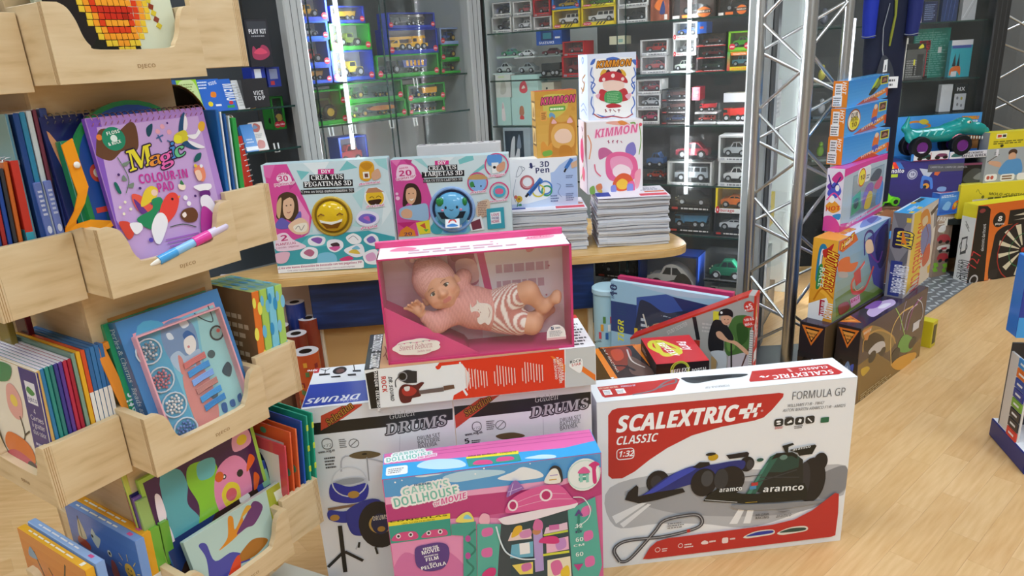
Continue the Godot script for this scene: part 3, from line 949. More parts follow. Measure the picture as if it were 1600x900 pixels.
func build_floor_cartons():
	carton("track_set_box", "white and red slot car racing set box with two racing cars, standing on the floor", "box", "", BX.S, "f1f2f4 e6e7ea eceded dcd6e4 f4f5f7 d8d8da", {"front": "S_front", "top": "S_top"})
	carton("dollhouse_box", "pink and sky blue dollhouse set box standing before the drum kit boxes", "box", "", BX.G, "d7659c d7659c 46a0d8 46a0d8 3fa8e4 d7659c", {"front": "G_front", "top": "G_top"})
	carton("drum_kit_box", "white drum kit box with blue drums and cymbal, left of the pair", "box", "drum kit boxes", BX.DL, "e9e9ec dcdce0 dedee2 dedee2 e6e6ea d0d0d0", {"front": "DL_front", "top": "DL_top"})
	carton("drum_kit_box", "white drum kit box under the guitar box, right of the pair", "box", "drum kit boxes", BX.DR, "e9e9ec dcdce0 dedee2 dedee2 e6e6ea d0d0d0", {"front": "DR_front", "top": "DL_top"})
	carton("guitar_box", "long white and red toy guitar set box lying under the doll box", "box", "", BX.GT, "eef0f0 e2e4e4 c9cccc 141414 c79a70 dedede", {"front": "GT_front", "top": "GT_top"})
	# window box of the doll
	var bx: Array = BX.D
	var w: float = bx[4]; var h: float = bx[5]; var d: float = bx[6]
	var t := thing("doll_box", "pink open fronted window box holding a baby doll, on the guitar box", "box", near(base_of(bx)))
	var wall := 0.004
	var b := B.new()
	b.col = hx("d8407e")
	b.box(Vector3(0, wall / 2, 0), Vector3(w, wall, d), 0.0008)
	b.box(Vector3(-w / 2 + wall / 2, h / 2, 0), Vector3(wall, h, d), 0.0008)
	b.box(Vector3(w / 2 - wall / 2, h / 2, 0), Vector3(wall, h, d), 0.0008)
	b.box(Vector3(0, h / 2, -d / 2 + wall / 2), Vector3(w, h, wall), 0.0008)
	b.col = hx("f2eef0")
	b.box(Vector3(0, h - wall / 2, 0), Vector3(w, wall, d), 0.0008)
	put(b, "box_shell", "card", t)
	b = B.new()
	b.col = hx("e14a86")
	b.box(Vector3(-0.006, h + 0.008, -d / 2 + 0.004), Vector3(w + 0.006, 0.018, 0.010), 0.002)
	put(b, "raised_back_flap", "card", t)
	b = B.new()
	paint(b, Transform3D(Basis(Vector3.RIGHT, -PI / 2), Vector3(-w / 2, h, d / 2)), w, d, "q f08aa8 6,60 12,88 20,70 16,50|q f0a8bc 78,70 84,90 94,86 92,66 84,60|t c83a6a 79 72 92 78 12 is bebe|m d8a8b8 16 20 60 40 2|e d8a0b0 40 50 1 4|e d8a0b0 60 70 1 4|e e0b0c0 30 30 1 4|e d8a0b0 70 30 1 4")
	put(b, "printed_lid", "card", t)
	b = B.new()
	b.xf = Transform3D(Basis(), Vector3(0, 0, -d / 2 + wall))
	paint(b, Transform3D(Basis(), Vector3(-w / 2 + wall, wall, 0)), w - 2 * wall, h - 2 * wall, "r f0e8ea 0 0 100 100|r e6c8d0 0 0 52 100|g d8b0bc ecd8dc 0 40 30 60|q c8788a 37,96 48,98 52,60 40,58 36,74|q a84a58 38,92 48,94 50,84 39,82|q e8b8b4 40,82 50,82 52,62 42,60|p d84a86 51,100 55,100 60,40 56,40|q e89a9a 79,98 83,98 84,88 80,86|m d0a8b4 62 30 30 50 3|e c87a8a 90 40 .6 1|e c87a8a 92 70 .6 1|q dcb4c0 12,88 20,96 24,84 18,76|o d0a0b0 24 92 5 8 3")
	put(b, "printed_back", "card", t)
	# slanted pink cradle in front of the doll
	b = B.new()
	b.col = hx("de3f84")
	b.prism(PackedVector2Array([Vector2(-w / 2 + wall, wall), Vector2(-0.005, wall), Vector2(-0.03, 0.022), Vector2(-w / 2 + wall, 0.150)]), d / 2 - 0.008, d / 2 - 0.005)
	b.col = hx("c9336f")
	b.prism(PackedVector2Array([Vector2(-w / 2 + wall, wall), Vector2(-0.03, wall), Vector2(-0.04, 0.020), Vector2(-w / 2 + wall, 0.135)]), -d / 2 + 0.006, d / 2 - 0.010)
	put(b, "pink_cradle", "card", t)
	b = B.new()
	b.xf = Transform3D(Basis(), Vector3(0, 0, d / 2 + 0.0006))
	b.box(Vector3(0, h / 2, 0), Vector3(w - 0.008, h - 0.008, 0.0006))
	put(b, "clear_window", "film", t)
	b = B.new()
	b.col = hx("cf3a74")
	for q in [[0, 0.003, w, 0.006], [0, h - 0.002, w, 0.004], [-w / 2 + 0.002, h / 2, 0.004, h], [w / 2 - 0.003, h / 2, 0.006, h]]:
		b.box(Vector3(q[0], q[1], d / 2 + 0.0012), Vector3(q[2], q[3], 0.0014), 0.0003)
	put(b, "window_frame", "card", t)
	b = B.new()
	var cloud := PackedVector2Array()
	for i in 36:
		var a := TAU * i / 36
		cloud.append(Vector2(cos(a) * 0.055, sin(a) * 0.020) * (1.0 + 0.11 * absf(sin(a * 3.5))))
	b.col = hx("f3ece4")
	b.prism(cloud, 0, 0.0008)
	paint(b, Transform3D(Basis(), Vector3(-0.055, -0.02, 0.0008)), 0.11, 0.04, "t c98a94 10 34 84 40 34 is Sweet Reborn|t c98a94 50 14 80 16 13 is bebés real|s d8a8b0 3 8,76 30,84 50,80 70,88 92,82|p d87a9a 20,84 26,84 23,74|p 8a9a9a 34,86 40,86 37,76|p d87a9a 48,84 54,84 51,74|p 8a9a9a 62,88 68,88 65,78|p d87a9a 76,88 82,88 79,78")
	var cl := put(b, "cloud_label", "card", t)
	cl.position = Vector3(-w / 2 + 0.074, 0.042, d / 2 + 0.0022)
	b = B.new()
	var arch := PackedVector2Array([Vector2(-0.025, 0), Vector2(0.025, 0), Vector2(0.025, 0.008), Vector2(0.024, 0.012)])
	for i in 11: arch.append(Vector2(0, 0.016) + Vector2.from_angle(PI * i / 10) * 0.024)
	arch.append(Vector2(-0.024, 0.012))
	b.col = hx("f4eceb")
	b.prism(arch, 0, 0.0008)
	paint(b, Transform3D(Basis(), Vector3(-0.025, 0, 0.0008)), 0.05, 0.042, "r e8b4bc 0 0 100 14|r 27386a 24 66 14 18|l f0f0f0 3 26,70 36,82|t 27386a 46 70 72 72 9 b ITSIMAGICAL|m a8a8b0 16 22 68 38 4")
	var al := put(b, "arched_label", "card", t)
	al.position = Vector3(w / 2 - 0.046, 0.026, d / 2 + 0.0022)

# ---------- the doll: smooth union of tapered capsules, meshed with surface nets ----------
func cap_d(p: Vector3, k: Array) -> float:
	var a: Vector3 = k[0]; var b: Vector3 = k[1]
	var ab := b - a
	var t := clampf((p - a).dot(ab) / maxf(ab.length_squared(), 1e-9), 0.0, 1.0)
	return (p - a - ab * t).length() - lerpf(k[2], k[3], t)

func field(p: Vector3, caps: Array, blend: float) -> float:
	var d := 1.0
	for k in caps:
		var e := cap_d(p, k)
		var h := clampf(0.5 + 0.5 * (d - e) / blend, 0.0, 1.0)
		d = lerpf(d, e, h) - blend * h * (1.0 - h)
	return d

func nets(b: B, caps: Array, cell: float, blend: float, tint: Callable, sub := []):
	var lo := Vector3(9, 9, 9); var hi := -lo
	for k in caps:
		for i in 2:
			var r: float = k[2 + i] + cell * 2.5
			lo = lo.min(k[i] - Vector3.ONE * r); hi = hi.max(k[i] + Vector3.ONE * r)
	var nx := int((hi.x - lo.x) / cell) + 2; var ny := int((hi.y - lo.y) / cell) + 2; var nz := int((hi.z - lo.z) / cell) + 2
	var val := PackedFloat32Array()
	val.resize(nx * ny * nz)
	for z in nz:
		for y in ny:
			for x in nx:
				var p := lo + Vector3(x, y, z) * cell
				var d := field(p, caps, blend)
				for s in sub: d = maxf(d, -cap_d(p, s))
				val[x + nx * (y + ny * z)] = d
	var id := {}
	var vs := PackedVector3Array()
	for z in nz - 1:
		for y in ny - 1:
			for x in nx - 1:
				var i0 := x + nx * (y + ny * z)
				var mask := 0
				for c in 8:
					if val[i0 + (c & 1) + nx * (((c >> 1) & 1) + ny * (c >> 2))] < 0: mask |= 1 << c
				if mask == 0 or mask == 255: continue
				var sum := Vector3(); var n := 0
				for e in [[0, 1], [2, 3], [4, 5], [6, 7], [0, 2], [1, 3], [4, 6], [5, 7], [0, 4], [1, 5], [2, 6], [3, 7]]:
					var c0: int = e[0]; var c1: int = e[1]
					if ((mask >> c0) & 1) == ((mask >> c1) & 1): continue
					var d0 := val[i0 + (c0 & 1) + nx * (((c0 >> 1) & 1) + ny * (c0 >> 2))]
					var d1 := val[i0 + (c1 & 1) + nx * (((c1 >> 1) & 1) + ny * (c1 >> 2))]
					var p0 := Vector3(c0 & 1, (c0 >> 1) & 1, c0 >> 2); var p1 := Vector3(c1 & 1, (c1 >> 1) & 1, c1 >> 2)
					sum += p0.lerp(p1, d0 / (d0 - d1)); n += 1
				id[i0] = vs.size()
				vs.append(lo + (Vector3(x, y, z) + sum / n) * cell)
	var ns := PackedVector3Array(); var cs := PackedColorArray()
	var e := cell * 0.5
	for p in vs:
		var g := Vector3(field(p + Vector3(e, 0, 0), caps, blend) - field(p - Vector3(e, 0, 0), caps, blend), field(p + Vector3(0, e, 0), caps, blend) - field(p - Vector3(0, e, 0), caps, blend), field(p + Vector3(0, 0, e), caps, blend) - field(p - Vector3(0, 0, e), caps, blend))
		ns.append(g.normalized())
		cs.append(tint.call(p))
	var st := [1, nx, nx * ny]
	for z in range(1, nz - 1):
		for y in range(1, ny - 1):
			for x in range(1, nx - 1):
				var i0 := x + nx * (y + ny * z)
				for ax in 3:
					var i1: int = i0 + st[ax]
					if (val[i0] < 0) == (val[i1] < 0): continue
					var u: int = st[(ax + 1) % 3]; var w: int = st[(ax + 2) % 3]
					var q := [i0, i0 - u, i0 - u - w, i0 - w]
					if not (id.has(q[0]) and id.has(q[1]) and id.has(q[2]) and id.has(q[3])): continue
					var k := [id[q[0]], id[q[1]], id[q[2]], id[q[3]]]
					for tr in [[0, 1, 2], [0, 2, 3]]:
						var a: int = k[tr[0]]; var c: int = k[tr[1]]; var d: int = k[tr[2]]
						if (vs[c] - vs[a]).cross(vs[d] - vs[a]).dot(ns[a] + ns[c] + ns[d]) < 0:
							var sw := c; c = d; d = sw
						b.v.append(vs[a]); b.v.append(vs[d]); b.v.append(vs[c])
						b.n.append(ns[a]); b.n.append(ns[d]); b.n.append(ns[c])
						b.c.append(cs[a]); b.c.append(cs[d]); b.c.append(cs[c])

func build_doll():
	# local frame of the doll box: x right, y up, z to the front (front plane at z = 0.056)
	var t := thing("baby_doll", "baby doll in a pink knit hat and sweater lying in the pink window box", "doll", near(base_of(BX.D)) * Transform3D(Basis(), Vector3(0, 0.010, 0)))
	var skin := hx("d99f7e")
	var V := func(x: float, y: float, z: float) -> Vector3: return Vector3(x, y, z)
	var hd: Vector3 = V.call(-0.093, 0.163, 0.004)
	# face axes: the crown points up-left, the face looks at the viewer and a little down
	var up := Vector3(-0.52, 0.84, -0.10).normalized()
	var fw := Vector3(0.16, -0.04, 0.98)
	fw = (fw - up * fw.dot(up)).normalized()
	var rt := up.cross(fw).normalized()
	var F := func(x: float, y: float, z: float) -> Vector3: return hd + rt * x + up * y + fw * z
	var caps := [
		[F.call(0, 0.016, -0.006), F.call(0, 0.010, -0.004), 0.049, 0.047],
		[F.call(0, -0.018, 0.008), F.call(0, -0.024, 0.010), 0.036, 0.031],
		[F.call(-0.022, -0.014, 0.022), F.call(-0.024, -0.022, 0.020), 0.021, 0.018],
		[F.call(0.022, -0.014, 0.022), F.call(0.024, -0.022, 0.020), 0.021, 0.018],
		[F.call(0, -0.040, 0.022), F.call(0, -0.042, 0.020), 0.013, 0.012],
		[F.call(0, -0.002, 0.045), F.call(0, -0.010, 0.049), 0.0045, 0.0068],
		[F.call(-0.006, -0.012, 0.045), F.call(0.006, -0.012, 0.045), 0.005, 0.005],
		[F.call(-0.009, -0.0255, 0.0395), F.call(0.009, -0.0255, 0.0395), 0.0036, 0.0036],
		[F.call(-0.006, -0.0315, 0.0385), F.call(0.006, -0.0315, 0.0385), 0.0042, 0.0042],
		[F.call(-0.047, -0.004, -0.004), F.call(-0.049, -0.014, -0.004), 0.008, 0.007],
		[F.call(0.047, -0.004, -0.004), F.call(0.049, -0.014, -0.004), 0.008, 0.007],
		[F.call(0, -0.03, -0.006), V.call(-0.060, 0.118, 0.000), 0.022, 0.024],
	]
	var b := B.new()
	var lip := hx("c9766c"); var blush := hx("dd977e")
	nets(b, caps, 0.0028, 0.010, func(p: Vector3) -> Color:
		var q := Vector3((p - hd).dot(rt), (p - hd).dot(up), (p - hd).dot(fw))
		var c := skin
		for s in [-1, 1]:
			var dd := Vector2(q.x - s * 0.026, q.y + 0.016).length()
			c = c.lerp(blush, clampf(1.0 - dd / 0.016, 0.0, 1.0) * 0.6)
		if absf(q.x) < 0.0125 - absf(q.y + 0.028) * 0.6 and absf(q.y + 0.0285) < 0.0055 and q.z > 0.03: c = lip
		return c)
	# body, arms, legs
	var limb := [
		[V.call(-0.060, 0.118, -0.004), V.call(-0.015, 0.100, -0.006), 0.040, 0.046],
		[V.call(-0.015, 0.100, -0.006), V.call(0.050, 0.082, -0.008), 0.047, 0.046],
		[V.call(-0.075, 0.085, 0.012), V.call(-0.112, 0.078, 0.030), 0.022, 0.019],
		[V.call(-0.112, 0.078, 0.030), V.call(-0.140, 0.108, 0.034), 0.018, 0.0125],
		[V.call(0.06, 0.110, 0.0), V.call(0.128, 0.138, 0.022), 0.034, 0.026],
		[V.call(0.128, 0.138, 0.022), V.call(0.164, 0.092, 0.020), 0.0245, 0.0155],
		[V.call(0.166, 0.090, 0.020), V.call(0.198, 0.117, 0.022), 0.0145, 0.0125],
		[V.call(0.06, 0.066, 0.004), V.call(0.132, 0.052, 0.026), 0.034, 0.027],
		[V.call(0.132, 0.052, 0.026), V.call(0.166, 0.066, -0.012), 0.025, 0.018],
		[V.call(0.166, 0.066, -0.012), V.call(0.190, 0.070, -0.016), 0.015, 0.012],
	]
	for i in 5:
		limb.append([V.call(0.197 - i * 0.003 + 0.004, 0.124 - i * 0.0045 + 0.006, 0.023 + i * 0.003), V.call(0.204 - i * 0.001, 0.130 - i * 0.0055, 0.024 + i * 0.003), 0.0055 - i * 0.0004, 0.005 - i * 0.0004])
	nets(b, limb, 0.0042, 0.012, func(_p: Vector3) -> Color: return skin)
	# hand with five curled fingers beside the cheek
	var hand := [[V.call(-0.140, 0.108, 0.034), V.call(-0.151, 0.121, 0.035), 0.0125, 0.0135]]
	for i in 4:
		var s := (i - 1.5)
		var k0: Vector3 = V.call(-0.153 + s * 0.0064, 0.127 + s * 0.0052, 0.036)
		var k1: Vector3 = k0 + Vector3(-0.010 + s * 0.002, 0.011, 0.007)
		var k2: Vector3 = k1 + Vector3(-0.004 + s * 0.001, 0.003 + (0.002 if i == 1 or i == 2 else 0.0), 0.009)
		hand.append([k0, k1, 0.0050, 0.0044]); hand.append([k1, k2, 0.0043, 0.0036])
	hand.append([V.call(-0.142, 0.118, 0.044), V.call(-0.136, 0.131, 0.049), 0.0052, 0.0046])
	hand.append([V.call(-0.136, 0.131, 0.049), V.call(-0.138, 0.140, 0.052), 0.0045, 0.0038])
	nets(b, hand, 0.0022, 0.003, func(_p: Vector3) -> Color: return skin)
	put(b, "body", "skin", t)
	# eyes, lashes and brows
	b = B.new()
	for s in [-1, 1]:
		var c: Vector3 = F.call(s * 0.0185, 0.002, 0.0375)
		b.xf = Transform3D(Basis(rt, up, fw), c)
		b.col = hx("f2eee8"); b.ball(Vector3(), Vector3(0.0085, 0.0052, 0.0045), 14)
		b.col = hx("3a2c20"); b.ball(Vector3(0, -0.0004, 0.0022), Vector3(0.0052, 0.0050, 0.0030), 12)
		b.col = hx("14100e"); b.ball(Vector3(0, -0.0004, 0.0036), Vector3(0.0021, 0.0021, 0.0018), 10)
		b.col = hx("3a261c")
		b.tube([Vector3(-0.0092, 0.0008, 0.002), Vector3(-0.005, 0.0046, 0.0042), Vector3(0, 0.0058, 0.0048), Vector3(0.005, 0.0046, 0.0042), Vector3(0.0092, 0.0008, 0.002)], 0.0008, 5)
		b.col = hx("a87a5e")
		b.tube([Vector3(-0.008, 0.0120, 0.0035), Vector3(0, 0.0150, 0.0050), Vector3(0.008, 0.0130, 0.0035)], 0.0009, 5)
	b.xf = Transform3D()
	put(b, "eyes", "gloss", t)
	# knitted hat
	b = B.new()
	var pink := hx("e6b0a8"); var pink2 := hx("cf958c")
	var hat := [[F.call(0, 0.024, -0.012), F.call(0, 0.018, -0.014), 0.0535, 0.0535], [F.call(0, 0.05, -0.02), F.call(0, 0.062, -0.024), 0.034, 0.024]]
	nets(b, hat, 0.0042, 0.02, func(p: Vector3) -> Color:
		var q := Vector3((p - hd).dot(rt), (p - hd).dot(up), (p - hd).dot(fw))
		return pink.lerp(pink2, 0.5 + 0.5 * sin(atan2(q.x, q.z) * 40.0)), [[F.call(0, -0.038, 0.066), F.call(0, -0.004, 0.072), 0.060, 0.047]])
	var hm := put(b, "knit_hat", "knit", t)
	b = B.new()
	var rim := []
	for i in 25:
		var a := TAU * i / 24
		rim.append(F.call(sin(a) * 0.0475, 0.0 + cos(a) * 0.038 - 0.004, 0.022 + 0.012 * cos(a) - 0.026 * absf(sin(a))))
	b.col = hx("f0c4bc")
	b.tube(rim, 0.0042, 8)
	put(b, "hat_brim", "knit", hm)
	b = B.new()
	b.col = hx("f0d4cc")
	var rng := RandomNumberGenerator.new()
	rng.seed = 3
	for i in 40:
		var dv := Vector3(rng.randf_range(-1, 1), rng.randf_range(-1, 1), rng.randf_range(-1, 1)).normalized() * 0.012
		b.ball(F.call(-0.002, 0.098, -0.03) + dv, Vector3.ONE * 0.0085, 8)
	put(b, "pompom", "matte", hm)
	# sweater with sleeve
	b = B.new()
	var sw := hx("e3a49a"); var sw2 := hx("d2928a")
	var sweat := [
		[V.call(-0.058, 0.114, -0.002), V.call(-0.012, 0.100, -0.004), 0.044, 0.052],
		[V.call(-0.012, 0.100, -0.004), V.call(0.034, 0.086, -0.006), 0.053, 0.053],
		[V.call(-0.070, 0.090, 0.012), V.call(-0.108, 0.079, 0.029), 0.028, 0.026],
		[V.call(-0.108, 0.079, 0.029), V.call(-0.130, 0.098, 0.033), 0.026, 0.0185],
		[V.call(-0.05, 0.15, -0.01), V.call(-0.03, 0.175, -0.03), 0.026, 0.022],
	]
	nets(b, sweat, 0.0046, 0.012, func(p: Vector3) -> Color: return sw.lerp(sw2, 0.5 + 0.5 * sin((p.x * 0.95 - p.y * 0.3) * 900.0)), [[V.call(0.092, 0.07, 0.0), V.call(0.094, 0.07, 0.0), 0.046, 0.046]])
	var sm := put(b, "knit_sweater", "knit", t)
	b = B.new()
	b.col = hx("f0e6de")
	var m2 := smooth_line(PackedVector2Array([Vector2(-0.030, 0.010), Vector2(-0.031, 0.024), Vector2(-0.026, 0.014), Vector2(-0.016, 0.024), Vector2(-0.016, 0.034), Vector2(-0.008, 0.026), Vector2(0.012, 0.026), Vector2(0.024, 0.016), Vector2(0.026, -0.010), Vector2(0.020, -0.028), Vector2(0.010, -0.022), Vector2(0.000, -0.028), Vector2(-0.008, -0.022), Vector2(-0.012, -0.006), Vector2(-0.024, 0.0)]), true, 4)
	b.xf = Transform3D(Basis(Vector3.BACK, -0.18), V.call(0.006, 0.1, 0.0478))
	b.prism(m2, -0.004, 0.0026)
	b.col = hx("c9a59c")
	for i in 3: b.ball(Vector3(-0.016 + i * 0.006, 0.004 + (i % 2) * 0.006, 0.0028), Vector3(0.0018, 0.0018, 0.0008), 6)
	b.tube([Vector3(0.014, 0.018, 0.003), Vector3(0.02, 0.006, 0.003), Vector3(0.018, -0.008, 0.003)], 0.0008, 5)
	put(b, "sheep_patch", "knit", sm)
	# striped shorts
	b = B.new()
	var st0 := hx("c47e74"); var st1 := hx("f0e4dc")
	var shorts := [
		[V.call(0.046, 0.084, -0.006), V.call(0.066, 0.084, -0.004), 0.054, 0.048],
		[V.call(0.064, 0.108, 0.001), V.call(0.096, 0.125, 0.010), 0.040, 0.0345],
		[V.call(0.064, 0.066, 0.005), V.call(0.100, 0.058, 0.016), 0.040, 0.036],
	]
	nets(b, shorts, 0.0032, 0.010, func(p: Vector3) -> Color: return st0.lerp(st1, clampf(0.5 + 2.5 * sin((p.x * 0.35 + p.y * 0.2 + p.z * 0.9) * 800.0), 0.0, 1.0)))
	put(b, "striped_shorts", "knit", t)
	# plush strap of the box seen behind

func build_middle_heap():
	carton("model_bike_box", "orange framed motorbike model box lying flat between the guitar box and the red game box", "box", "", BX.KTM, "2a2a2c 3a2c2c 3a2c2c 33302e e9842e 2a2a2c", {"top": "KTM_top"}, "gloss")
	carton("game_box", "red and black party game box lying on the orange model box", "box", "", BX.PO, "161416 161416 161416 161416 cf2530 161416", {"top": "PO_top", "front": "PO_front", "left": "m c8c8c8 10 30 30 30 2"})
	# wedge shaped scooter box
	var bx: Array = BX.SC
	var t := thing("scooter_box", "grey and red wedge shaped scooter box with a boy in a cap on it", "box", base_of(bx))
	var w: float = bx[4]; var h: float = bx[5]; var d: float = bx[6]
	var b := B.new()
	var hl := 0.314
	b.col = hx("a9a8a4")
	b.prism(PackedVector2Array([Vector2(-w / 2, 0), Vector2(w / 2, 0), Vector2(w / 2, h), Vector2(w / 2 - 0.02, h), Vector2(-w / 2, hl)]), -d / 2, d / 2)
	put(b, "carton_body", "card", t)
	b = B.new()
	b.col = hx("cf3326")
	var dir := Vector2(w - 0.02, h - hl).normalized()
	b.prism(PackedVector2Array([Vector2(-w / 2, hl - 0.006), Vector2(w / 2 - 0.02, h - 0.006), Vector2(w / 2 - 0.02, h + 0.0008), Vector2(-w / 2, hl + 0.0008)]), -d / 2 - 0.0006, d / 2 + 0.0006)
	b.prism(PackedVector2Array([Vector2(w / 2 - 0.004, 0), Vector2(w / 2 + 0.0008, 0), Vector2(w / 2 + 0.0008, h + 0.0008), Vector2(w / 2 - 0.004, h)]), -d / 2 - 0.0006, d / 2 + 0.0006)
	put(b, "red_edging", "card", t)
	b = B.new()
	var fr := face("front", w, h, d)
	paint(b, fr[0], w, h, ART.SC_front)
	put(b, "printed_front", "card", t)
	b = B.new()
	fr = face("right", w, h, d)
	paint(b, Transform3D(fr[0].basis, fr[0].origin + Vector3(0.001, 0, 0)), d, h, "r d23b2c 0 0 100 100|p f0d040 14,92 40,97 44,84 18,80|p 7a4ab0 44,97 60,98 64,86 48,84|p e8762e 28,95 48,98 50,86 32,82|t f6f6f6 22 76 84 82 7 bi MY|t f6f6f6 12 68 92 73 7 bi STYLE|r f2f2f2 14 50 74 14|r d23b2c 20 53 62 4|r ecebe8 14 34 74 13|l 2a2a2c 2 22,38 82,42|r ececea 14 12 76 20|e 202022 52 22 30 9|e 4a4a4c 52 22 14 4|r e8e8e8 14 1 70 9|m 6a6a6a 18 2 60 6 2")
	put(b, "printed_side", "card", t)
	b = B.new()
	b.col = hx("c8c2b4")
	b.tube([Vector3(w / 2 - 0.06, h - 0.012, d / 2 + 0.002), Vector3(w / 2 - 0.045, h - 0.02, d / 2 + 0.005), Vector3(w / 2 - 0.03, h - 0.008, d / 2 + 0.004), Vector3(w / 2 - 0.04, h + 0.004, d / 2)], 0.003, 6)
	put(b, "tape_tab", "film", t)
	# two header cards with bagged figures behind the scooter box
	for q in [[Vector3(0.335, 0, -2.271), 37.6, "pale blue and navy pack of bagged figures, before the pink edged pack", "9cc4dc", "bagged figure packs"], [Vector3(0.366, 0, -2.315), 37.6, "pink edged dark blue card pack standing behind the pale blue pack", "8fa3c8", "bagged figure packs"]]:
		var o := thing("figure_pack", q[2], "toy pack", Transform3D(Basis(Vector3.UP, deg_to_rad(-q[1])), q[0]), q[4])
		var m := B.new()
		m.box(Vector3(0.202, 0.23, -0.012), Vector3(0.404, 0.46, 0.02), 0.001, cols("8ab8d8 6a7aa8 7aa8c8 a8c8dc b8d4e4 6a7aa8" if q[3] == "9cc4dc" else "5a6a9c 5a6a9c c83a6a c83a6a c83a6a 5a6a9c"))
		put(m, "header_card", "card", o)
		m = B.new()
		paint(m, Transform3D(Basis(), Vector3(0, 0, -0.002)), 0.404, 0.46, ("r 9cc4dc 0 0 100 100|r 27407a 0 60 24 24|q b4cce0 20,100 60,96 100,100|p 3a58a0 24,90 50,96 100,88 100,40 24,40|p 27356a 56,95 100,92 100,70 70,80|T 2a3a66 9cc4dc 0 6 88 6 97 6 b 10|t 2a4a7a 3 86 3 98 2 b IN ONE|m 2a4a7a 6 74 10 10 5|t e8e23c 12 52 12 70 5 bi TIGR|q 28344c 26,84 34,88 50,82 70,86 96,78 96,44 28,44|q c8a47c 40,60 46,72 56,74 58,62 50,54|q b05a6a 58,66 70,74 84,70 80,58 66,58|q 8a3a4a 62,58 78,66 90,56 76,50|q 5a7aa0 84,74 96,76 96,64|s d8d0c0 1.2 30,78 36,60 34,50|m d8e0e8 28 50 5 26 6|t d8c8a8 40 46 40 70 5 b TIGNS|r e8c23c 22 60 3 6") if q[3] == "9cc4dc" else "r 7a8cc0 0 0 100 100|p c83a6a 0,97 100,97 100,100 0,100|p 27408a 40,96 100,96 100,60 60,80|m b8c4e0 6 80 30 12 4|m c8d0e8 60 84 30 6 2")
		put(m, "printed_front", "card", o)
		if q[3] == "9cc4dc":
			m = B.new()
			m.col = hx("7a3a44")
			m.ball(Vector3(0.26, 0.27, 0.004), Vector3(0.075, 0.06, 0.02), 14)
			m.col = hx("b88a68")
			m.ball(Vector3(0.18, 0.29, 0.004), Vector3(0.035, 0.05, 0.016), 12)
			put(m, "bagged_figures", "gloss", o)
			m = B.new()
			m.ball(Vector3(0.23, 0.28, 0.0), Vector3(0.135, 0.105, 0.034), 20)
			put(m, "clear_bag", "film", o)
	var bt := thing("toy_bucket", "pale blue lidded toy bucket standing behind the table's right end", "bucket", at(0.332, 0, -2.335))
	var m := B.new()
	m.col = hx("a9cfdc")
	m.lathe([Vector2(0, 0), Vector2(0.045, 0), Vector2(0.050, 0.40), Vector2(0.052, 0.405)], 24)
	put(m, "bucket_body", "plastic", bt)
	m = B.new(); m.col = hx("b8d8e4")
	m.lathe([Vector2(0.054, 0.40), Vector2(0.054, 0.415), Vector2(0.048, 0.42), Vector2(0, 0.42)], 24)
	put(m, "lid", "plastic", bt)
	m = B.new()
	for i in 9:
		var f := -0.7 + i * 0.17
		m.xf = Transform3D(Basis(Vector3.UP, f), Vector3(sin(f), 0, cos(f)) * 0.0494 + Vector3(0, 0.30, 0))
		m.col = hx(["d84a5a", "e8a03a", "5a8a4a", "3a6aa8", "f0f0ea"][i % 5])
		m.box(Vector3(0, (i % 3) * 0.03 - 0.05, 0), Vector3(0.01, 0.025, 0.001))
	put(m, "printed_side", "plastic", bt)

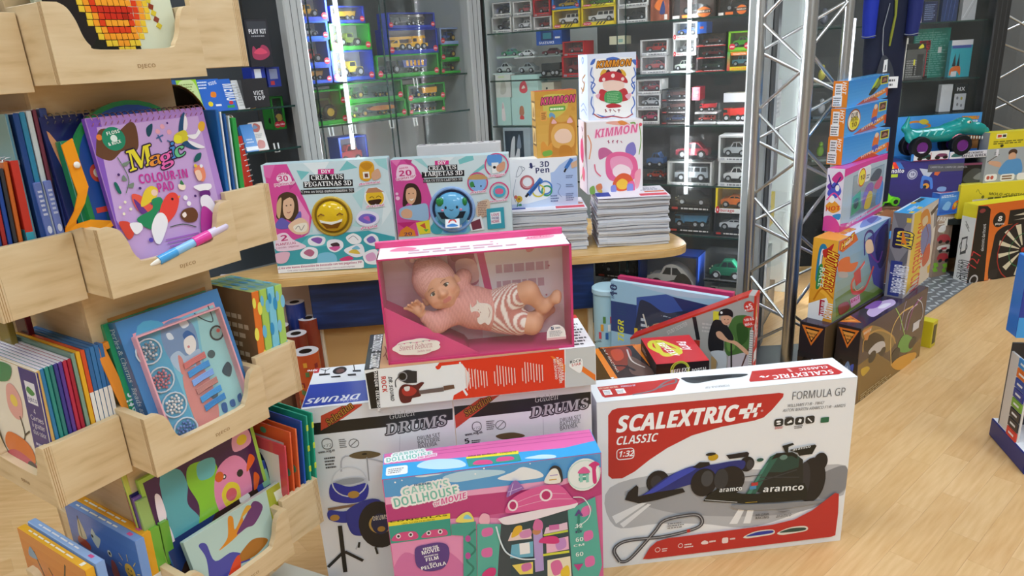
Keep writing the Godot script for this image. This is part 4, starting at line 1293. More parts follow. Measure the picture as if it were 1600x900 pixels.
func build_right_stack():
	carton("arena_set_box", "dark carton with flame print and an orange triangle badge, nearest the aisle under the others", "box", "dark arena set cartons", BX.MJ1, "5d4a34 3a2c2c 4a3c30 2f2a2a 3a2c40 2a2424", {"front": "MJ1_front", "left": "MJ1_left", "top": "MJ1_top"}, "gloss")
	carton("arena_set_box", "dark carton with an orange triangle badge, wedged between the flame carton and the truss", "box", "dark arena set cartons", BX.MJ2, "5d4a34 3a2c2c 4a3c30 2f2a2a 3a2c40 2a2424", {"left": "MJ2_left"}, "gloss")
	carton("race_track_box", "orange ended race track set box standing on the dark cartons", "box", "", BX.MV, "7fb0de 5a7ab0 4a4a9a e6a534 cfd8ea c08030", {"front": "MV_front", "left": "MV_left", "top": "MV_top"}, "gloss")
	carton("garage_set_box", "grey ended toy garage box with a blue label panel, upright beside the race track box", "box", "", BX.GA, "d8cfc4 a8a0a0 c8c0b8 8d8a90 4aa6e4 908880", {"front": "GA_front", "left": "GA_left", "top": "GA_top"}, "gloss")
	# magenta window box
	var o := carton("figure_set_box", "white and magenta graffiti window box with toy figures, under the three blue launcher boxes", "box", "", BX.MU, "b9c8d4 c8c0d8 d0c8e0 e6dff0 d848a4 d0409c", {"front": "MU_front", "left": "MU_left"}, "gloss")
	var m := B.new()
	m.xf = Transform3D(Basis(), Vector3(0.02, BX.MU[5] * 0.5, BX.MU[6] / 2 + 0.0012))
	m.box(Vector3(), Vector3(0.27, 0.14, 0.0008))
	put(m, "clear_window", "film", o)
	for q in [["B3", "blue and orange launcher box without sticker, lowest of the three above the magenta box"], ["B2", "blue and orange launcher box with a round price sticker, middle of the three"], ["B1", "blue and orange launcher box with a green car print, topmost by the truss"]]:
		carton("launcher_box", q[1], "box", "blue launcher boxes", BX[q[0]], "3d93dc 3d93dc d8502c e8862c 5aaae6 e8862c", {"front": q[0] + "_front", "left": q[0] + "_left"}, "gloss")
	# open yellow flap beside the cartons
	m = B.new()
	m.box(Vector3(0, 0.055, 0), Vector3(0.05, 0.11, 0.05), 0.001, cols("d8c828 c8b820 3a3420 d8c828 d8c828 a89820"))
	m.col = hx("4a4424")
	m.box(Vector3(0, 0.055, 0.0255), Vector3(0.03, 0.08, 0.001))
	var f := put(m, "yellow_box", "card")
	f.transform = at(1.655, 0, -2.60, 40.0)
	tag(f, "small yellow carton standing at the far end of the flame print carton", "box")
	# stand at the right edge of the frame
	var t := thing("display_stand", "low stand with a strip of coloured price tags, at the right edge of the frame", "stand", at(1.553, 0, -1.80, -12.0))
	m = B.new()
	m.box(Vector3(0.05, 0.03, 0.02), Vector3(0.34, 0.06, 0.22), 0.003, cols("1f2e78 1f2e78 1f2e78 1f2e78 e8e8ec 1f2e78"))
	put(m, "base", "card", t)
	m = B.new()
	paint(m, Transform3D(Basis(), Vector3(-0.12, 0.0, 0.13)), 0.34, 0.06, "r 1f2e78 0 0 100 100|q d8382c 30,50 40,80 56,70 50,40|t e8e23c 30 14 60 14 44 b CITY")
	put(m, "printed_base", "card", t)
	m = B.new(); m.col = hx("d8d4d0")
	for x in [-0.112, 0.21]:
		m = B.new(); m.col = hx("d8d4d0")
		m.box(Vector3(x, 0.175, 0.0), Vector3(0.006, 0.25, 0.12), 0.001)
		put(m, "side_panel", "card", t)
	m = B.new(); m.col = hx("3a3c40")
	m.box(Vector3(0.05, 0.19, -0.055), Vector3(0.33, 0.27, 0.008), 0.001)
	put(m, "back_panel", "card", t)
	var cl := ["d8382c", "2a2a30", "2a2a30", "78a838", "2a3a90", "2a4aa0", "e0702a", "3a8ad0"]
	for i in 8:
		m = B.new(); m.col = hx(cl[i])
		m.box(Vector3(-0.117, 0.072 + i * 0.031, 0.030), Vector3(0.004, 0.027, 0.056), 0.0006)
		m.col = hx("e8e8ea")
		m.box(Vector3(-0.1192, 0.072 + i * 0.031, 0.030), Vector3(0.0006, 0.006, 0.03))
		put(m, "price_tag", "card", t)
		for x in [0.0, 0.09, 0.17]:
			if i % 2 == 0:
				m = B.new(); m.col = hx(cl[(i + int(x * 30)) % 8])
				m.box(Vector3(x, 0.09 + i * 0.032, 0.0), Vector3(0.06, 0.05, 0.07), 0.002)
				put(m, "stocked_pack", "card", t)
	m = B.new(); m.col = hx("c8cacc")
	m.tube([Vector3(0.05, 0.33, -0.04), Vector3(0.03, 0.335, 0.03), Vector3(-0.10, 0.335, 0.05)], 0.004, 8)
	put(m, "hook", "metal", t)
	m = B.new(); m.col = hx("26262a")
	m.ball(Vector3(-0.104, 0.335, 0.05), Vector3(0.008, 0.008, 0.008), 10)
	put(m, "hook_tip", "plastic", t)
	m = B.new(); m.col = hx("8a8c90")
	m.box(Vector3(0.12, 0.36, -0.06), Vector3(0.02, 0.72, 0.02), 0.002)
	put(m, "upright", "brushed", t)
	var hb := thing("city_set_box", "bright blue box hanging at the right edge of the frame above the tag stand", "box", at(1.505, 0.378, -1.80, -12.0))
	m = B.new()
	m.box(Vector3(0, 0.115, 0), Vector3(0.22, 0.23, 0.06), 0.002, cols("2a3f9c 2a3f9c 2a3f9c 3a7ad0 3f9ae0 2a3f9c"))
	put(m, "carton_body", "gloss", hb)
	m = B.new()
	paint(m, Transform3D(Basis(), Vector3(-0.11, 0, 0.03)), 0.22, 0.23, "r 2a3f9c 0 0 100 100|r 3f9ae0 0 84 100 16|r 3f9ae0 0 0 100 26|t e8f0f8 16 44 16 74 5 bi CITY|q e8842c 8,40 14,48 22,42 14,34")
	put(m, "printed_front", "gloss", hb)

func wheel(b: B, p: Vector3, r: float, w: float, c := "1c1c1e", hub := "b8b8ba"):
	var keep := b.xf
	b.xf = keep * Transform3D(Basis(Vector3.RIGHT, PI / 2), p)
	b.col = hx(c)
	b.lathe([Vector2(0, -w / 2), Vector2(r * 0.92, -w / 2), Vector2(r, -w / 3), Vector2(r, w / 3), Vector2(r * 0.92, w / 2), Vector2(r * 0.55, w / 2)], 14)
	b.col = hx(hub)
	b.lathe([Vector2(r * 0.55, w / 2), Vector2(r * 0.5, w * 0.42), Vector2(0, w * 0.48)], 12)
	b.xf = keep

func build_back_right():
	# low plinth behind the aisle carries the navy tool bench box
	var t := thing("low_shelf", "low dark shelf under the navy tool set box at the back", "shelf", at(2.1, 0, -3.5, -2.0))
	slab(t, "shelf_board", "matte", "2a2b2d", Vector3(0.05, 0.285, -0.06), Vector3(0.92, 0.03, 0.26))
	for x in [-0.39, 0.48]: slab(t, "leg", "matte", "2a2b2d", Vector3(x, 0.135, -0.06), Vector3(0.03, 0.27, 0.24))
	carton("cart_set_box", "navy box with a play cleaning cart print under the teal truck box", "box", "", BX.MO, "37337a 2a285c 2a285c 2a285c 403c88 2a285c", {"front": "MO_front"})
	var o := carton("racing_photo_box", "black box with a racing car photo beside the navy cart box", "box", "", [2.265, 0.30, -3.475, -2.0, 0.17, 0.27, 0.1], "161618 161618 161618 161618 2a2a3a 161618", {"front": "r 161618 0 0 100 100|q 4a4c4a 10,70 40,90 90,76 80,62 40,60|q 8a8c8a 40,72 60,82 76,74 60,68|o c8c8c8 35 30 20 14 2|r 161618 10 12 50 16|r 8a4a6a 0 96 100 4"})
	o = carton("wooden_parking_set", "tan parking set box with small red and white cars behind a window, on the floor", "box", "", BX.PK, "b39a86 a08a78 a08a78 a08a78 bfa894 a08a78", {"front": "PK_front"})
	var m := B.new()
	m.xf = Transform3D(Basis(), Vector3(-0.005, 0.155, BX.PK[6] / 2 + 0.001))
	m.box(Vector3(), Vector3(0.07, 0.22, 0.0008))
	put(m, "clear_window", "film", o)
	carton("blaster_toy_box", "blue toy box with an orange blaster print on top of the parking set", "box", "", BX.BT, "3a7ad8 2a5ab0 3a5a9a 3a6ac0 c8d0e0 2a5ab0", {"front": "r 3a7ad8 0 0 100 100|g 2a58c0 5aa0e8 6 6 80 80|q 8ac0f0 20,30 40,60 60,50 50,20|q e8702a 70,20 74,50 98,60 96,30|r 6a6e74 80 28 20 22|e e8b83a 82 40 7 12|m d8e8f8 10 78 70 14 2", "top": "r c8d0e0 0 0 100 100|r d85a5a 10 10 60 40|r e8e8f0 30 50 60 30|m 4a6aa8 8 20 80 60 4"}, "gloss")
	carton("dartboard_box", "orange and black electronic dartboard box with a dartboard print, on the floor", "box", "", BX.DA, "e8762a d8c828 d8d8d4 e2e0dc e4d42e 8a8a80", {"front": "DA_front", "left": "DA_left", "top": "DA_top"})
	carton("pegs_game_box", "yellow pegboard game box lying behind the dartboard box", "box", "", BX.Y1, "e6d234 c8b828 c8b828 d8c830 efdf50 b8a820", {"front": "Y1_front"})
	o = carton("toolbox_set_box", "yellow topped grey box with a playing child on it, above the pegboard game box", "box", "", BX.KI, "a9acae 9a9c9e 9a9c9e 9a9c9e e2d02e 8a8c8e", {"front": "KI_front"})
	# open card box with teal monster truck
	var bx: Array = BX.MG
	t = thing("truck_box", "open blue card box holding a teal lizard headed monster truck", "box", base_of(bx))
	var w: float = bx[4]; var h: float = bx[5]; var d: float = bx[6]
	m = B.new()
	m.box(Vector3(0, h / 2, -d / 2 + 0.002), Vector3(w, h, 0.004), 0.0005, cols("3f8fd8 2a6ab8 2a6ab8 2a6ab8 4aa0e0 2a6ab8"))
	m.box(Vector3(0, 0.002, 0), Vector3(w, 0.004, d), 0.0005, cols("2f7ac8"))
	m.box(Vector3(0, 0.018, d / 2 - 0.002), Vector3(w, 0.034, 0.004), 0.0005, cols("2f7ac8"))
	put(m, "card_tray", "card", t)
	m = B.new()
	paint(m, Transform3D(Basis(), Vector3(-w / 2, 0, -d / 2 + 0.0042)), w, h, "r 4a98dc 0 0 100 100|g b06a30 d8a060 55 10 45 40|q a86a3a 60,44 74,52 90,46 100,50 100,30 60,30|q 8aa848 80,50 92,56 100,52|s e8882c 5 8,76 18,86 30,84 40,74 34,68|q e8c83c 26,86 32,92 38,84 32,78|T f2ca2a c8382c 0.8 76 86 96 84 7 bi HOT WHEELS|t ffffff 73 74 96 74 7 b MONSTER|T f2ca2a 1a1a2a 1 71 62 97 62 9 b TRUCKS|t d83a2c 78 52 92 56 6 bi RAWR")
	put(m, "printed_back", "card", t)
	m = B.new()
	paint(m, Transform3D(Basis(), Vector3(-w / 2, 0, d / 2)), w, 0.034, "r e6e4ea 44 0 56 100|r e8e8ea 3 10 40 120|o c8384a 3 50 1 1 1|q 1c4a48 8,40 12,80 20,90 22,50 14,30|e 1a1a1c 10 30 3 26|e 1a1a1c 20 34 3 24|q 7a3a5a 28,50 32,90 40,80 40,40|e 1a1a1c 30 34 3 26|e 1a1a1c 39 34 3 22|q 3a6a68 46,30 50,80 58,60 58,30|t 1a1a3a 62 56 82 56 30 b CAR CHOMPIN'|t 1a1a3a 58 10 86 10 38 b MEGA WREX|m 5a5a6a 90 20 8 40 3|r c83a3a 3 0 40 6|r c83a3a 22 0 .6 110")
	put(m, "printed_tray_front", "card", t)
	# the truck itself
	var tr := thing("monster_truck", "teal lizard headed toy monster truck with black wheels in the blue card box", "toy truck", base_of(bx) * at(-0.035, 0.012, 0.02) * Transform3D(Basis().scaled(Vector3.ONE * 1.18), Vector3()))
	m = B.new()
	var teal := hx("1f8f8c")
	var caps := [[Vector3(-0.13, 0.085, 0), Vector3(0.02, 0.09, 0), 0.030, 0.034], [Vector3(0.02, 0.10, 0), Vector3(0.075, 0.115, 0), 0.034, 0.036], [Vector3(0.075, 0.115, 0), Vector3(0.175, 0.09, 0), 0.034, 0.020], [Vector3(0.14, 0.118, 0.012), Vector3(0.16, 0.11, 0.012), 0.012, 0.010], [Vector3(0.06, 0.14, 0.02), Vector3(0.09, 0.14, 0.02), 0.012, 0.010], [Vector3(-0.13, 0.09, 0), Vector3(-0.165, 0.12, 0), 0.020, 0.013], [Vector3(-0.165, 0.12, 0), Vector3(-0.155, 0.165, 0), 0.013, 0.006]]
	nets(m, caps, 0.0062, 0.014, func(_p: Vector3) -> Color: return teal)
	put(m, "body", "lacquer", tr)
	m = B.new(); m.col = hx("e88a9a")
	m.ball(Vector3(0.045, 0.078, 0.024), Vector3(0.030, 0.014, 0.014), 12)
	put(m, "mouth", "gloss", tr)
	m = B.new(); m.col = hx("f2f0e4")
	for i in 8: m.ball(Vector3(0.085 + i * 0.012, 0.072 - 0.001 * i, 0.022), Vector3(0.0035, 0.008, 0.003), 6)
	put(m, "teeth", "gloss", tr)
	m = B.new(); m.col = hx("f0e8d8")
	m.ball(Vector3(0.082, 0.135, 0.034), Vector3(0.010, 0.006, 0.004), 10)
	m.col = hx("1a1a1a")
	m.ball(Vector3(0.085, 0.135, 0.037), Vector3(0.004, 0.004, 0.002), 8)
	put(m, "eye", "gloss", tr)
	m = B.new(); m.col = hx("8fd8d0")
	for i in 5: m.tube([Vector3(-0.12 + i * 0.03, 0.09, 0.032), Vector3(-0.105 + i * 0.03, 0.11, 0.03)], 0.003, 6)
	put(m, "side_stripes", "lacquer", tr)
	for q in [[-0.115, 0.036], [0.055, 0.036], [-0.115, -0.036], [0.055, -0.036]]:
		m = B.new()
		wheel(m, Vector3(q[0], 0.044, q[1]), 0.044, 0.034, "151517", "6a2a7a")
		put(m, "wheel", "rubber", tr)
	# small green truck on a brown display box
	o = carton("truck_display_box", "open brown and blue box under the small lime green truck", "box", "", [1.80, 0.0, -3.36, -2.0, 0.12, 0.395, 0.07], "6a4a38 5a4030 5a4030 5a4030 7a5a44 4a3428", {"front": "r 5a3c30 0 0 100 100|m a88868 6 78 80 20 5|q 8a5a40 10,84 40,98 90,90 60,80|r 3a8ad0 50 60 50 10"})
	tr = thing("toy_pickup", "lime green toy pickup with big wheels in front of the navy box", "toy truck", at(1.86, 0.396, -3.40, 4.0))
	m = B.new(); m.col = hx("7ad22a")
	m.prism(smooth_line(PackedVector2Array([Vector2(-0.06, 0.02), Vector2(-0.058, 0.045), Vector2(-0.03, 0.05), Vector2(-0.02, 0.066), Vector2(0.005, 0.066), Vector2(0.02, 0.047), Vector2(0.058, 0.04), Vector2(0.06, 0.022)]), true, 3), -0.018, 0.018)
	put(m, "body", "lacquer", tr)
	m = B.new(); m.col = hx("22282c")
	for z in [-0.0185, 0.0185]: m.box(Vector3(-0.008, 0.056, z), Vector3(0.024, 0.012, 0.001))
	put(m, "windows", "gloss", tr)
	for q in [[-0.036, 0.022], [0.04, 0.022], [-0.036, -0.022], [0.04, -0.022]]:
		m = B.new()
		wheel(m, Vector3(q[0], 0.022, q[1]), 0.022, 0.014, "5ab01e", "1c1c1e")
		put(m, "wheel", "rubber", tr)

# ---------- toy vehicles of w x h x d standing on y = 0, nose to the left ----------
func veh(parent: Node3D, kind: String, w: float, h: float, d: float, c1: String, c2: String, at_p: Vector3):
	var b := B.new()
	b.xf = Transform3D(Basis(), at_p)
	var wr := minf(h * 0.24, w * 0.13)
	var P := func(pts: Array) -> PackedVector2Array:
		var o := PackedVector2Array()
		for i in range(0, pts.size(), 2): o.append(Vector2((pts[i] - 0.5) * w, pts[i + 1] * h))
		return o
	var ws := [[0.22, wr], [0.78, wr]]
	var tw := d * 0.24
	var name := "toy_car"
	b.col = hx(c1)
	match kind:
		"car", "sport", "beetle":
			var k := 0.82 if kind == "sport" else 1.0
			if kind == "beetle":
				b.prism(smooth_line(P.call([0.03, 0.22, 0.02, 0.42, 0.12, 0.55, 0.30, 0.60, 0.38, 0.85, 0.55, 0.95, 0.75, 0.82, 0.92, 0.50, 0.97, 0.22]), true, 3), -d * 0.42, d * 0.42)
			else:
				b.prism(P.call([0.02, 0.20, 0.02, 0.44, 0.08, 0.52, 0.30, 0.58, 0.95, 0.56, 0.98, 0.46, 0.98, 0.20]), -d * 0.44, d * 0.44)
				b.prism(P.call([0.28, 0.56, 0.40, 0.88 * k, 0.66, 0.90 * k, 0.84, 0.56]), -d * 0.36, d * 0.36)
			b.col = hx("20262a")
			b.prism(P.call([0.34, 0.58, 0.42, 0.82 * k, 0.52, 0.83 * k, 0.52, 0.58]), -d * 0.43 if kind == "beetle" else -d * 0.365, d * 0.43 if kind == "beetle" else d * 0.365)
			b.prism(P.call([0.55, 0.58, 0.55, 0.83 * k, 0.65, 0.83 * k, 0.78, 0.58]), -d * 0.43 if kind == "beetle" else -d * 0.365, d * 0.43 if kind == "beetle" else d * 0.365)
			if kind == "beetle":
				b.col = hx("1c1c1e")
				b.tube([Vector3(-w * 0.46, h * 0.36, d * 0.43), Vector3(-w * 0.1, h * 0.30, d * 0.43), Vector3(w * 0.2, h * 0.42, d * 0.43), Vector3(w * 0.44, h * 0.34, d * 0.43)], h * 0.03, 5)
				b.prism(smooth_line(P.call([0.60, 0.2, 0.64, 0.55, 0.78, 0.66, 0.92, 0.48, 0.95, 0.2]), true, 3), d * 0.40, d * 0.46)
			b.col = hx("e8e0c0")
			b.box(Vector3(-w * 0.478, h * 0.42, d * 0.3), Vector3(w * 0.02, h * 0.1, d * 0.14)); b.box(Vector3(-w * 0.478, h * 0.42, -d * 0.3), Vector3(w * 0.02, h * 0.1, d * 0.14))
		"jeep":
			name = "toy_off_roader"
			b.prism(P.call([0.03, 0.24, 0.03, 0.56, 0.30, 0.60, 0.97, 0.60, 0.97, 0.24]), -d * 0.42, d * 0.42)
			b.prism(P.call([0.32, 0.58, 0.38, 0.94, 0.95, 0.94, 0.96, 0.58]), -d * 0.40, d * 0.40)
			b.col = hx("20262a")
			for q in [[0.38, 0.55], [0.58, 0.74], [0.77, 0.92]]: b.prism(P.call([q[0], 0.62, q[0] + 0.02, 0.88, q[1], 0.88, q[1], 0.62]), -d * 0.405, d * 0.405)
		"truck":
			name = "toy_truck"
			b.prism(P.call([0.04, 0.26, 0.04, 0.88, 0.26, 0.88, 0.30, 0.26]), -d * 0.36, d * 0.36)
			b.prism(P.call([0.30, 0.40, 0.28, 0.86, 0.97, 0.92, 0.92, 0.40]), -d * 0.40, d * 0.40)
			b.col = hx("2a2c2e")
			b.box(Vector3(0, h * 0.3, 0), Vector3(w * 0.9, h * 0.12, d * 0.4))
			b.prism(P.call([0.035, 0.58, 0.035, 0.80, 0.18, 0.80, 0.20, 0.58]), -d * 0.365, d * 0.365)
			ws = [[0.17, wr], [0.62, wr], [0.82, wr]]
		"loader", "excavator":
			name = "toy_loader"
			b.prism(P.call([0.30, 0.22, 0.30, 0.46, 0.92, 0.50, 0.95, 0.24]), -d * 0.30, d * 0.30)
			b.prism(P.call([0.50, 0.46, 0.53, 0.80, 0.72, 0.80, 0.74, 0.46]), -d * 0.28, d * 0.28)
			b.tube([Vector3(-w * 0.02, h * 0.5, 0), Vector3(-w * 0.22, h * 0.85, 0), Vector3(-w * 0.40, h * 0.52, 0)], h * 0.05, 6)
			b.prism(P.call([0.02, 0.46, 0.08, 0.62, 0.16, 0.60, 0.14, 0.42]), -d * 0.34, d * 0.34)
			b.col = hx("26282a")
			b.prism(P.call([0.54, 0.54, 0.55, 0.75, 0.70, 0.75, 0.71, 0.54]), -d * 0.285, d * 0.285)
			ws = [[0.34, wr], [0.80, wr]]
		"crane":
			name = "toy_crane"
			b.prism(P.call([0.03, 0.20, 0.03, 0.44, 0.16, 0.66, 0.24, 0.66, 0.26, 0.44, 0.96, 0.42, 0.97, 0.20]), -d * 0.36, d * 0.36)
			b.prism(P.call([0.02, 0.66, 0.02, 0.84, 0.94, 0.92, 0.96, 0.74]), -d * 0.14, d * 0.14)
			b.prism(P.call([0.58, 0.42, 0.60, 0.86, 0.84, 0.86, 0.86, 0.42]), -d * 0.28, d * 0.28)
			b.col = hx("2a2c2e")
			b.prism(P.call([0.60, 0.52, 0.61, 0.74, 0.70, 0.74, 0.70, 0.52]), -d * 0.285, d * 0.285)
			b.prism(P.call([0.07, 0.46, 0.16, 0.62, 0.20, 0.62, 0.20, 0.46]), -d * 0.365, d * 0.365)
			ws = [[0.30, wr * 0.85], [0.46, wr * 0.85], [0.68, wr * 0.85], [0.84, wr * 0.85]]
		"tractor":
			name = "toy_tractor"
			b.prism(P.call([0.06, 0.30, 0.08, 0.56, 0.46, 0.60, 0.48, 0.30]), -d * 0.16, d * 0.16)
			b.prism(P.call([0.46, 0.36, 0.48, 0.96, 0.80, 0.96, 0.86, 0.40]), -d * 0.26, d * 0.26)
			b.col = hx("22282a")
			b.prism(P.call([0.50, 0.56, 0.51, 0.88, 0.76, 0.88, 0.80, 0.56]), -d * 0.265, d * 0.265)
			ws = [[0.18, h * 0.22], [0.74, h * 0.34]]
		"tractor_trailer":
			name = "toy_tractor"
			b.prism(P.call([0.03, 0.30, 0.04, 0.54, 0.20, 0.58, 0.22, 0.30]), -d * 0.16, d * 0.16)
			b.prism(P.call([0.19, 0.36, 0.20, 0.92, 0.34, 0.92, 0.37, 0.40]), -d * 0.26, d * 0.26)
			b.col = hx("22282a")
			b.prism(P.call([0.215, 0.56, 0.22, 0.85, 0.32, 0.85, 0.34, 0.56]), -d * 0.265, d * 0.265)
			b.box(Vector3(-w * 0.06, h * 0.28, 0), Vector3(w * 0.16, h * 0.05, d * 0.1))
			b.col = hx(c2)
			if c2 == "e08a2a": b.prism(smooth_line(P.call([0.46, 0.5, 0.48, 0.82, 0.7, 0.9, 0.92, 0.82, 0.95, 0.5, 0.7, 0.42]), true, 3), -d * 0.3, d * 0.3)
			else: b.prism(P.call([0.49, 0.38, 0.46, 0.92, 0.97, 0.94, 0.95, 0.38]), -d * 0.34, d * 0.34)
			if c2 == "2f4498":
				b.col = hx("e0a02a")
				for i in 5: b.box(Vector3(w * (0.06 + i * 0.078), h * 0.68, d * 0.341), Vector3(w * 0.045, h * 0.4, d * 0.01))
			ws = [[0.10, h * 0.20], [0.32, h * 0.30], [0.70, h * 0.18], [0.84, h * 0.18]]
		"bike":
			name = "toy_motorbike"
			b.prism(P.call([0.22, 0.42, 0.30, 0.66, 0.52, 0.72, 0.80, 0.60, 0.74, 0.34, 0.40, 0.28]), -d * 0.10, d * 0.10)
			b.col = hx("b8babc")
			b.tube([Vector3(-w * 0.3, h * 0.25, 0), Vector3(-w * 0.22, h * 0.8, 0), Vector3(-w * 0.12, h * 0.9, d * 0.1)], h * 0.03, 6)
			b.tube([Vector3(-w * 0.05, h * 0.25, d * 0.1), Vector3(w * 0.34, h * 0.28, d * 0.11)], h * 0.05, 6)
			b.box(Vector3(0, h * 0.36, 0), Vector3(w * 0.2, h * 0.2, d * 0.16))
			ws = [[0.20, h * 0.27], [0.78, h * 0.27]]
			tw = d * 0.1
	var body := put(b, name, "lacquer", parent)
	for q in ws:
		for s in ([0.0] if kind == "bike" else [d * 0.38, -d * 0.38]):
			if s < 0 and w < 0.13: continue
			var wb := B.new()
			wb.xf = Transform3D(Basis(), at_p)
			wheel(wb, Vector3((q[0] - 0.5) * w, q[1], s), q[1], tw, "1a1a1c", "c2a03a" if kind.begins_with("tractor") and c1 != "2a2c2e" else "b4b6b8")
			put(wb, "wheel", "rubber", body)

func stock_row(row: String, o: Vector3, yaw: float, where: String, group: String):
	var f := row.split("|")
	var n := f[0].split_floats(" ")
	var w: float = n[3]; var h: float = n[4]; var d: float = n[5]
	var tf := frame(o, yaw, Vector3(n[0], n[1], n[2] - d / 2))
	var label: String = f[f.size() - 1]
	var t := thing(f[2], label, "model car" if f[1] == "case" else "box", tf, group)
	if f[1] == "win":
		var c := f[4].split(" ")
		var e := 0.003
		var strip := minf(0.016, h * 0.2)
		var b := B.new()
		b.col = hx(c[0])
		b.box(Vector3(0, e / 2, 0), Vector3(w, e, d))
		b.box(Vector3(0, h - e / 2, 0), Vector3(w, e, d))
		b.box(Vector3(0, strip / 2, d / 2 - e / 2), Vector3(w, strip, e))
		b.box(Vector3(0, h - strip * 0.2, d / 2 - e / 2), Vector3(w, strip * 0.4, e))
		for s in [-1, 1]:
			b.box(Vector3(s * (w / 2 - e / 2), h / 2, 0), Vector3(e, h, d))
			b.box(Vector3(s * (w / 2 - 0.004), h / 2, d / 2 - e / 2), Vector3(0.008, h, e))
		put(b, "card_frame", "card", t)
		b = B.new()
		b.col = hx(c[1])
		b.box(Vector3(0, h / 2, -d / 2 + e / 2), Vector3(w - e * 2, h - e * 2, e))
		put(b, "back_card", "card", t)
		if "blue window" in label or "green window" in label:
			b = B.new()
			var r := minf(0.012, h * 0.16)
			for q in [[-w / 2 + r * 1.3, r * 1.5], [w / 2 - r * 1.3, r * 1.6]]:
				paint(b, Transform3D(Basis(), Vector3(q[0] - r, q[1] - r, d / 2)), 2 * r, 2 * r, "e c22536 50 50 50 50|t f6e8e8 16 38 84 38 26 b siku")
			put(b, "round_badge", "card", t)
		elif c[0] in ["f0d21e", "e8d82a"]:
			b = B.new()
			paint(b, Transform3D(Basis(), Vector3(-w / 2, 0, d / 2)), w, h, "e d83a5a 18 13 13 9|t f8f0e8 9 10 27 10 7 b Burago|p 26262a 42,6 50,22 54,22 46,6|p 26262a 52,6 60,22 64,22 56,6|p 26262a 62,6 70,22 74,22 66,6")
			put(b, "printed_band", "card", t)
		elif "red badge" in label or "orange sports" in label:
			b = B.new()
			paint(b, Transform3D(Basis(), Vector3(-w / 2, 0, d / 2)), w, h, "r e4e2de 0 0 100 18|e c0242c 8 12 6 14|t f6f0f0 6 7 10 7 9 b B|t c0242c 17 5 60 5 11 b burago")
			put(b, "printed_band", "card", t)
		elif "orange badge" in label:
			b = B.new()
			paint(b, Transform3D(Basis(), Vector3(-w / 2, 0, d / 2)), w, h, "q d86a2a 62,10 58,30 74,44 90,30 86,10 74,2|r 26201e 58 18 32 14|t f0d8c0 60 21 88 21 8 b HARLEY|r e4e0da 2 3 16 12|r d86a2a 24 4 24 12")
			put(b, "printed_band", "card", t)
		elif "rainbow" in label:
			b = B.new()
			paint(b, Transform3D(Basis(), Vector3(-w / 2, 0, d / 2)), w, h, "g c83a3a 3a9a4a 0 0 12 100|g e8c02a 5a3aa8 86 0 14 100|t e8762a 20 3 84 3 12 b RETRO VAN|r e0702a 16 80 70 16|t f4e8c8 24 83 76 83 9 b COLLECTION")
			put(b, "printed_band", "card", t)
		elif "lime" in label:
			b = B.new()
			paint(b, Transform3D(Basis(), Vector3(-w / 2, 0, d / 2)), w, h, "r 8ac83a 0 0 100 20|t f4f4e0 10 4 90 4 12 b GREEN BUG|p e0a02a 0,70 30,100 0,100")
			put(b, "printed_band", "card", t)
		elif "classic" in label:
			b = B.new()
			paint(b, Transform3D(Basis(), Vector3(-w / 2, 0, d / 2)), w, h, "r 24408f 0 0 100 24|t d8e0f4 60 8 86 8 9 i Atlas|q d8e0f4 92,6 88,14 92,22 96,20 93,14 96,8")
			put(b, "printed_band", "card", t)
		else:
			b = B.new()
			paint(b, Transform3D(Basis(), Vector3(-w / 2, 0, d / 2)), w, h, "m %s 30 3 64 12 1|r %s 8 4 14 9" % (["c8c4c0", "a83a34"] if Color(c[0]).v < 0.5 else ["6a6a6e", "9a9a9e"]))
			if "red stripe" in label: paint(b, Transform3D(Basis(), Vector3(-w / 2, 0, d / 2)), w, h, "r a8302c 0 0 100 7")
			put(b, "printed_band", "card", t)
		veh(t, f[3], w * 0.80, (h - strip) * 0.74, minf(d * 0.6, (h - strip) * 0.8), c[2], c[3] if c.size() > 3 else c[2], Vector3(0, strip * 0.9 + 0.002, -0.004))
		b = B.new()
		b.box(Vector3(0, h / 2, d / 2 - 0.0042), Vector3(w - 2 * e, h - 2 * e, 0.0006))
		put(b, "clear_window", "film", t)
	elif f[1] == "box":
		var b := B.new()
		b.box(Vector3(0, h / 2, 0), Vector3(w, h, d), 0.001, cols(f[4]))
		put(b, "carton_body", "card", t)
		b = B.new()
		paint(b, Transform3D(Basis(), Vector3(-w / 2, 0, d / 2)), w, h, f[3].replace(";", "|"))
		put(b, "printed_front", "card", t)
	else:
		var c := f[4].split(" ") if f.size() > 5 else f[3].split(" ")
		var b := B.new()
		b.col = hx(c[0])
		b.box(Vector3(0, 0.004, 0), Vector3(w, 0.008, d), 0.001)
		put(b, "case_base", "gloss", t)
		veh(t, f[3], w * 0.8, (h - 0.008) * 0.76, minf(d * 0.62, h * 0.8), c[1], c[1], Vector3(0, 0.008, 0))
		b = B.new()
		b.box(Vector3(0, h / 2 + 0.004, 0), Vector3(w * 0.97, h - 0.009, d * 0.97))
		put(b, "clear_cover", "film", t)

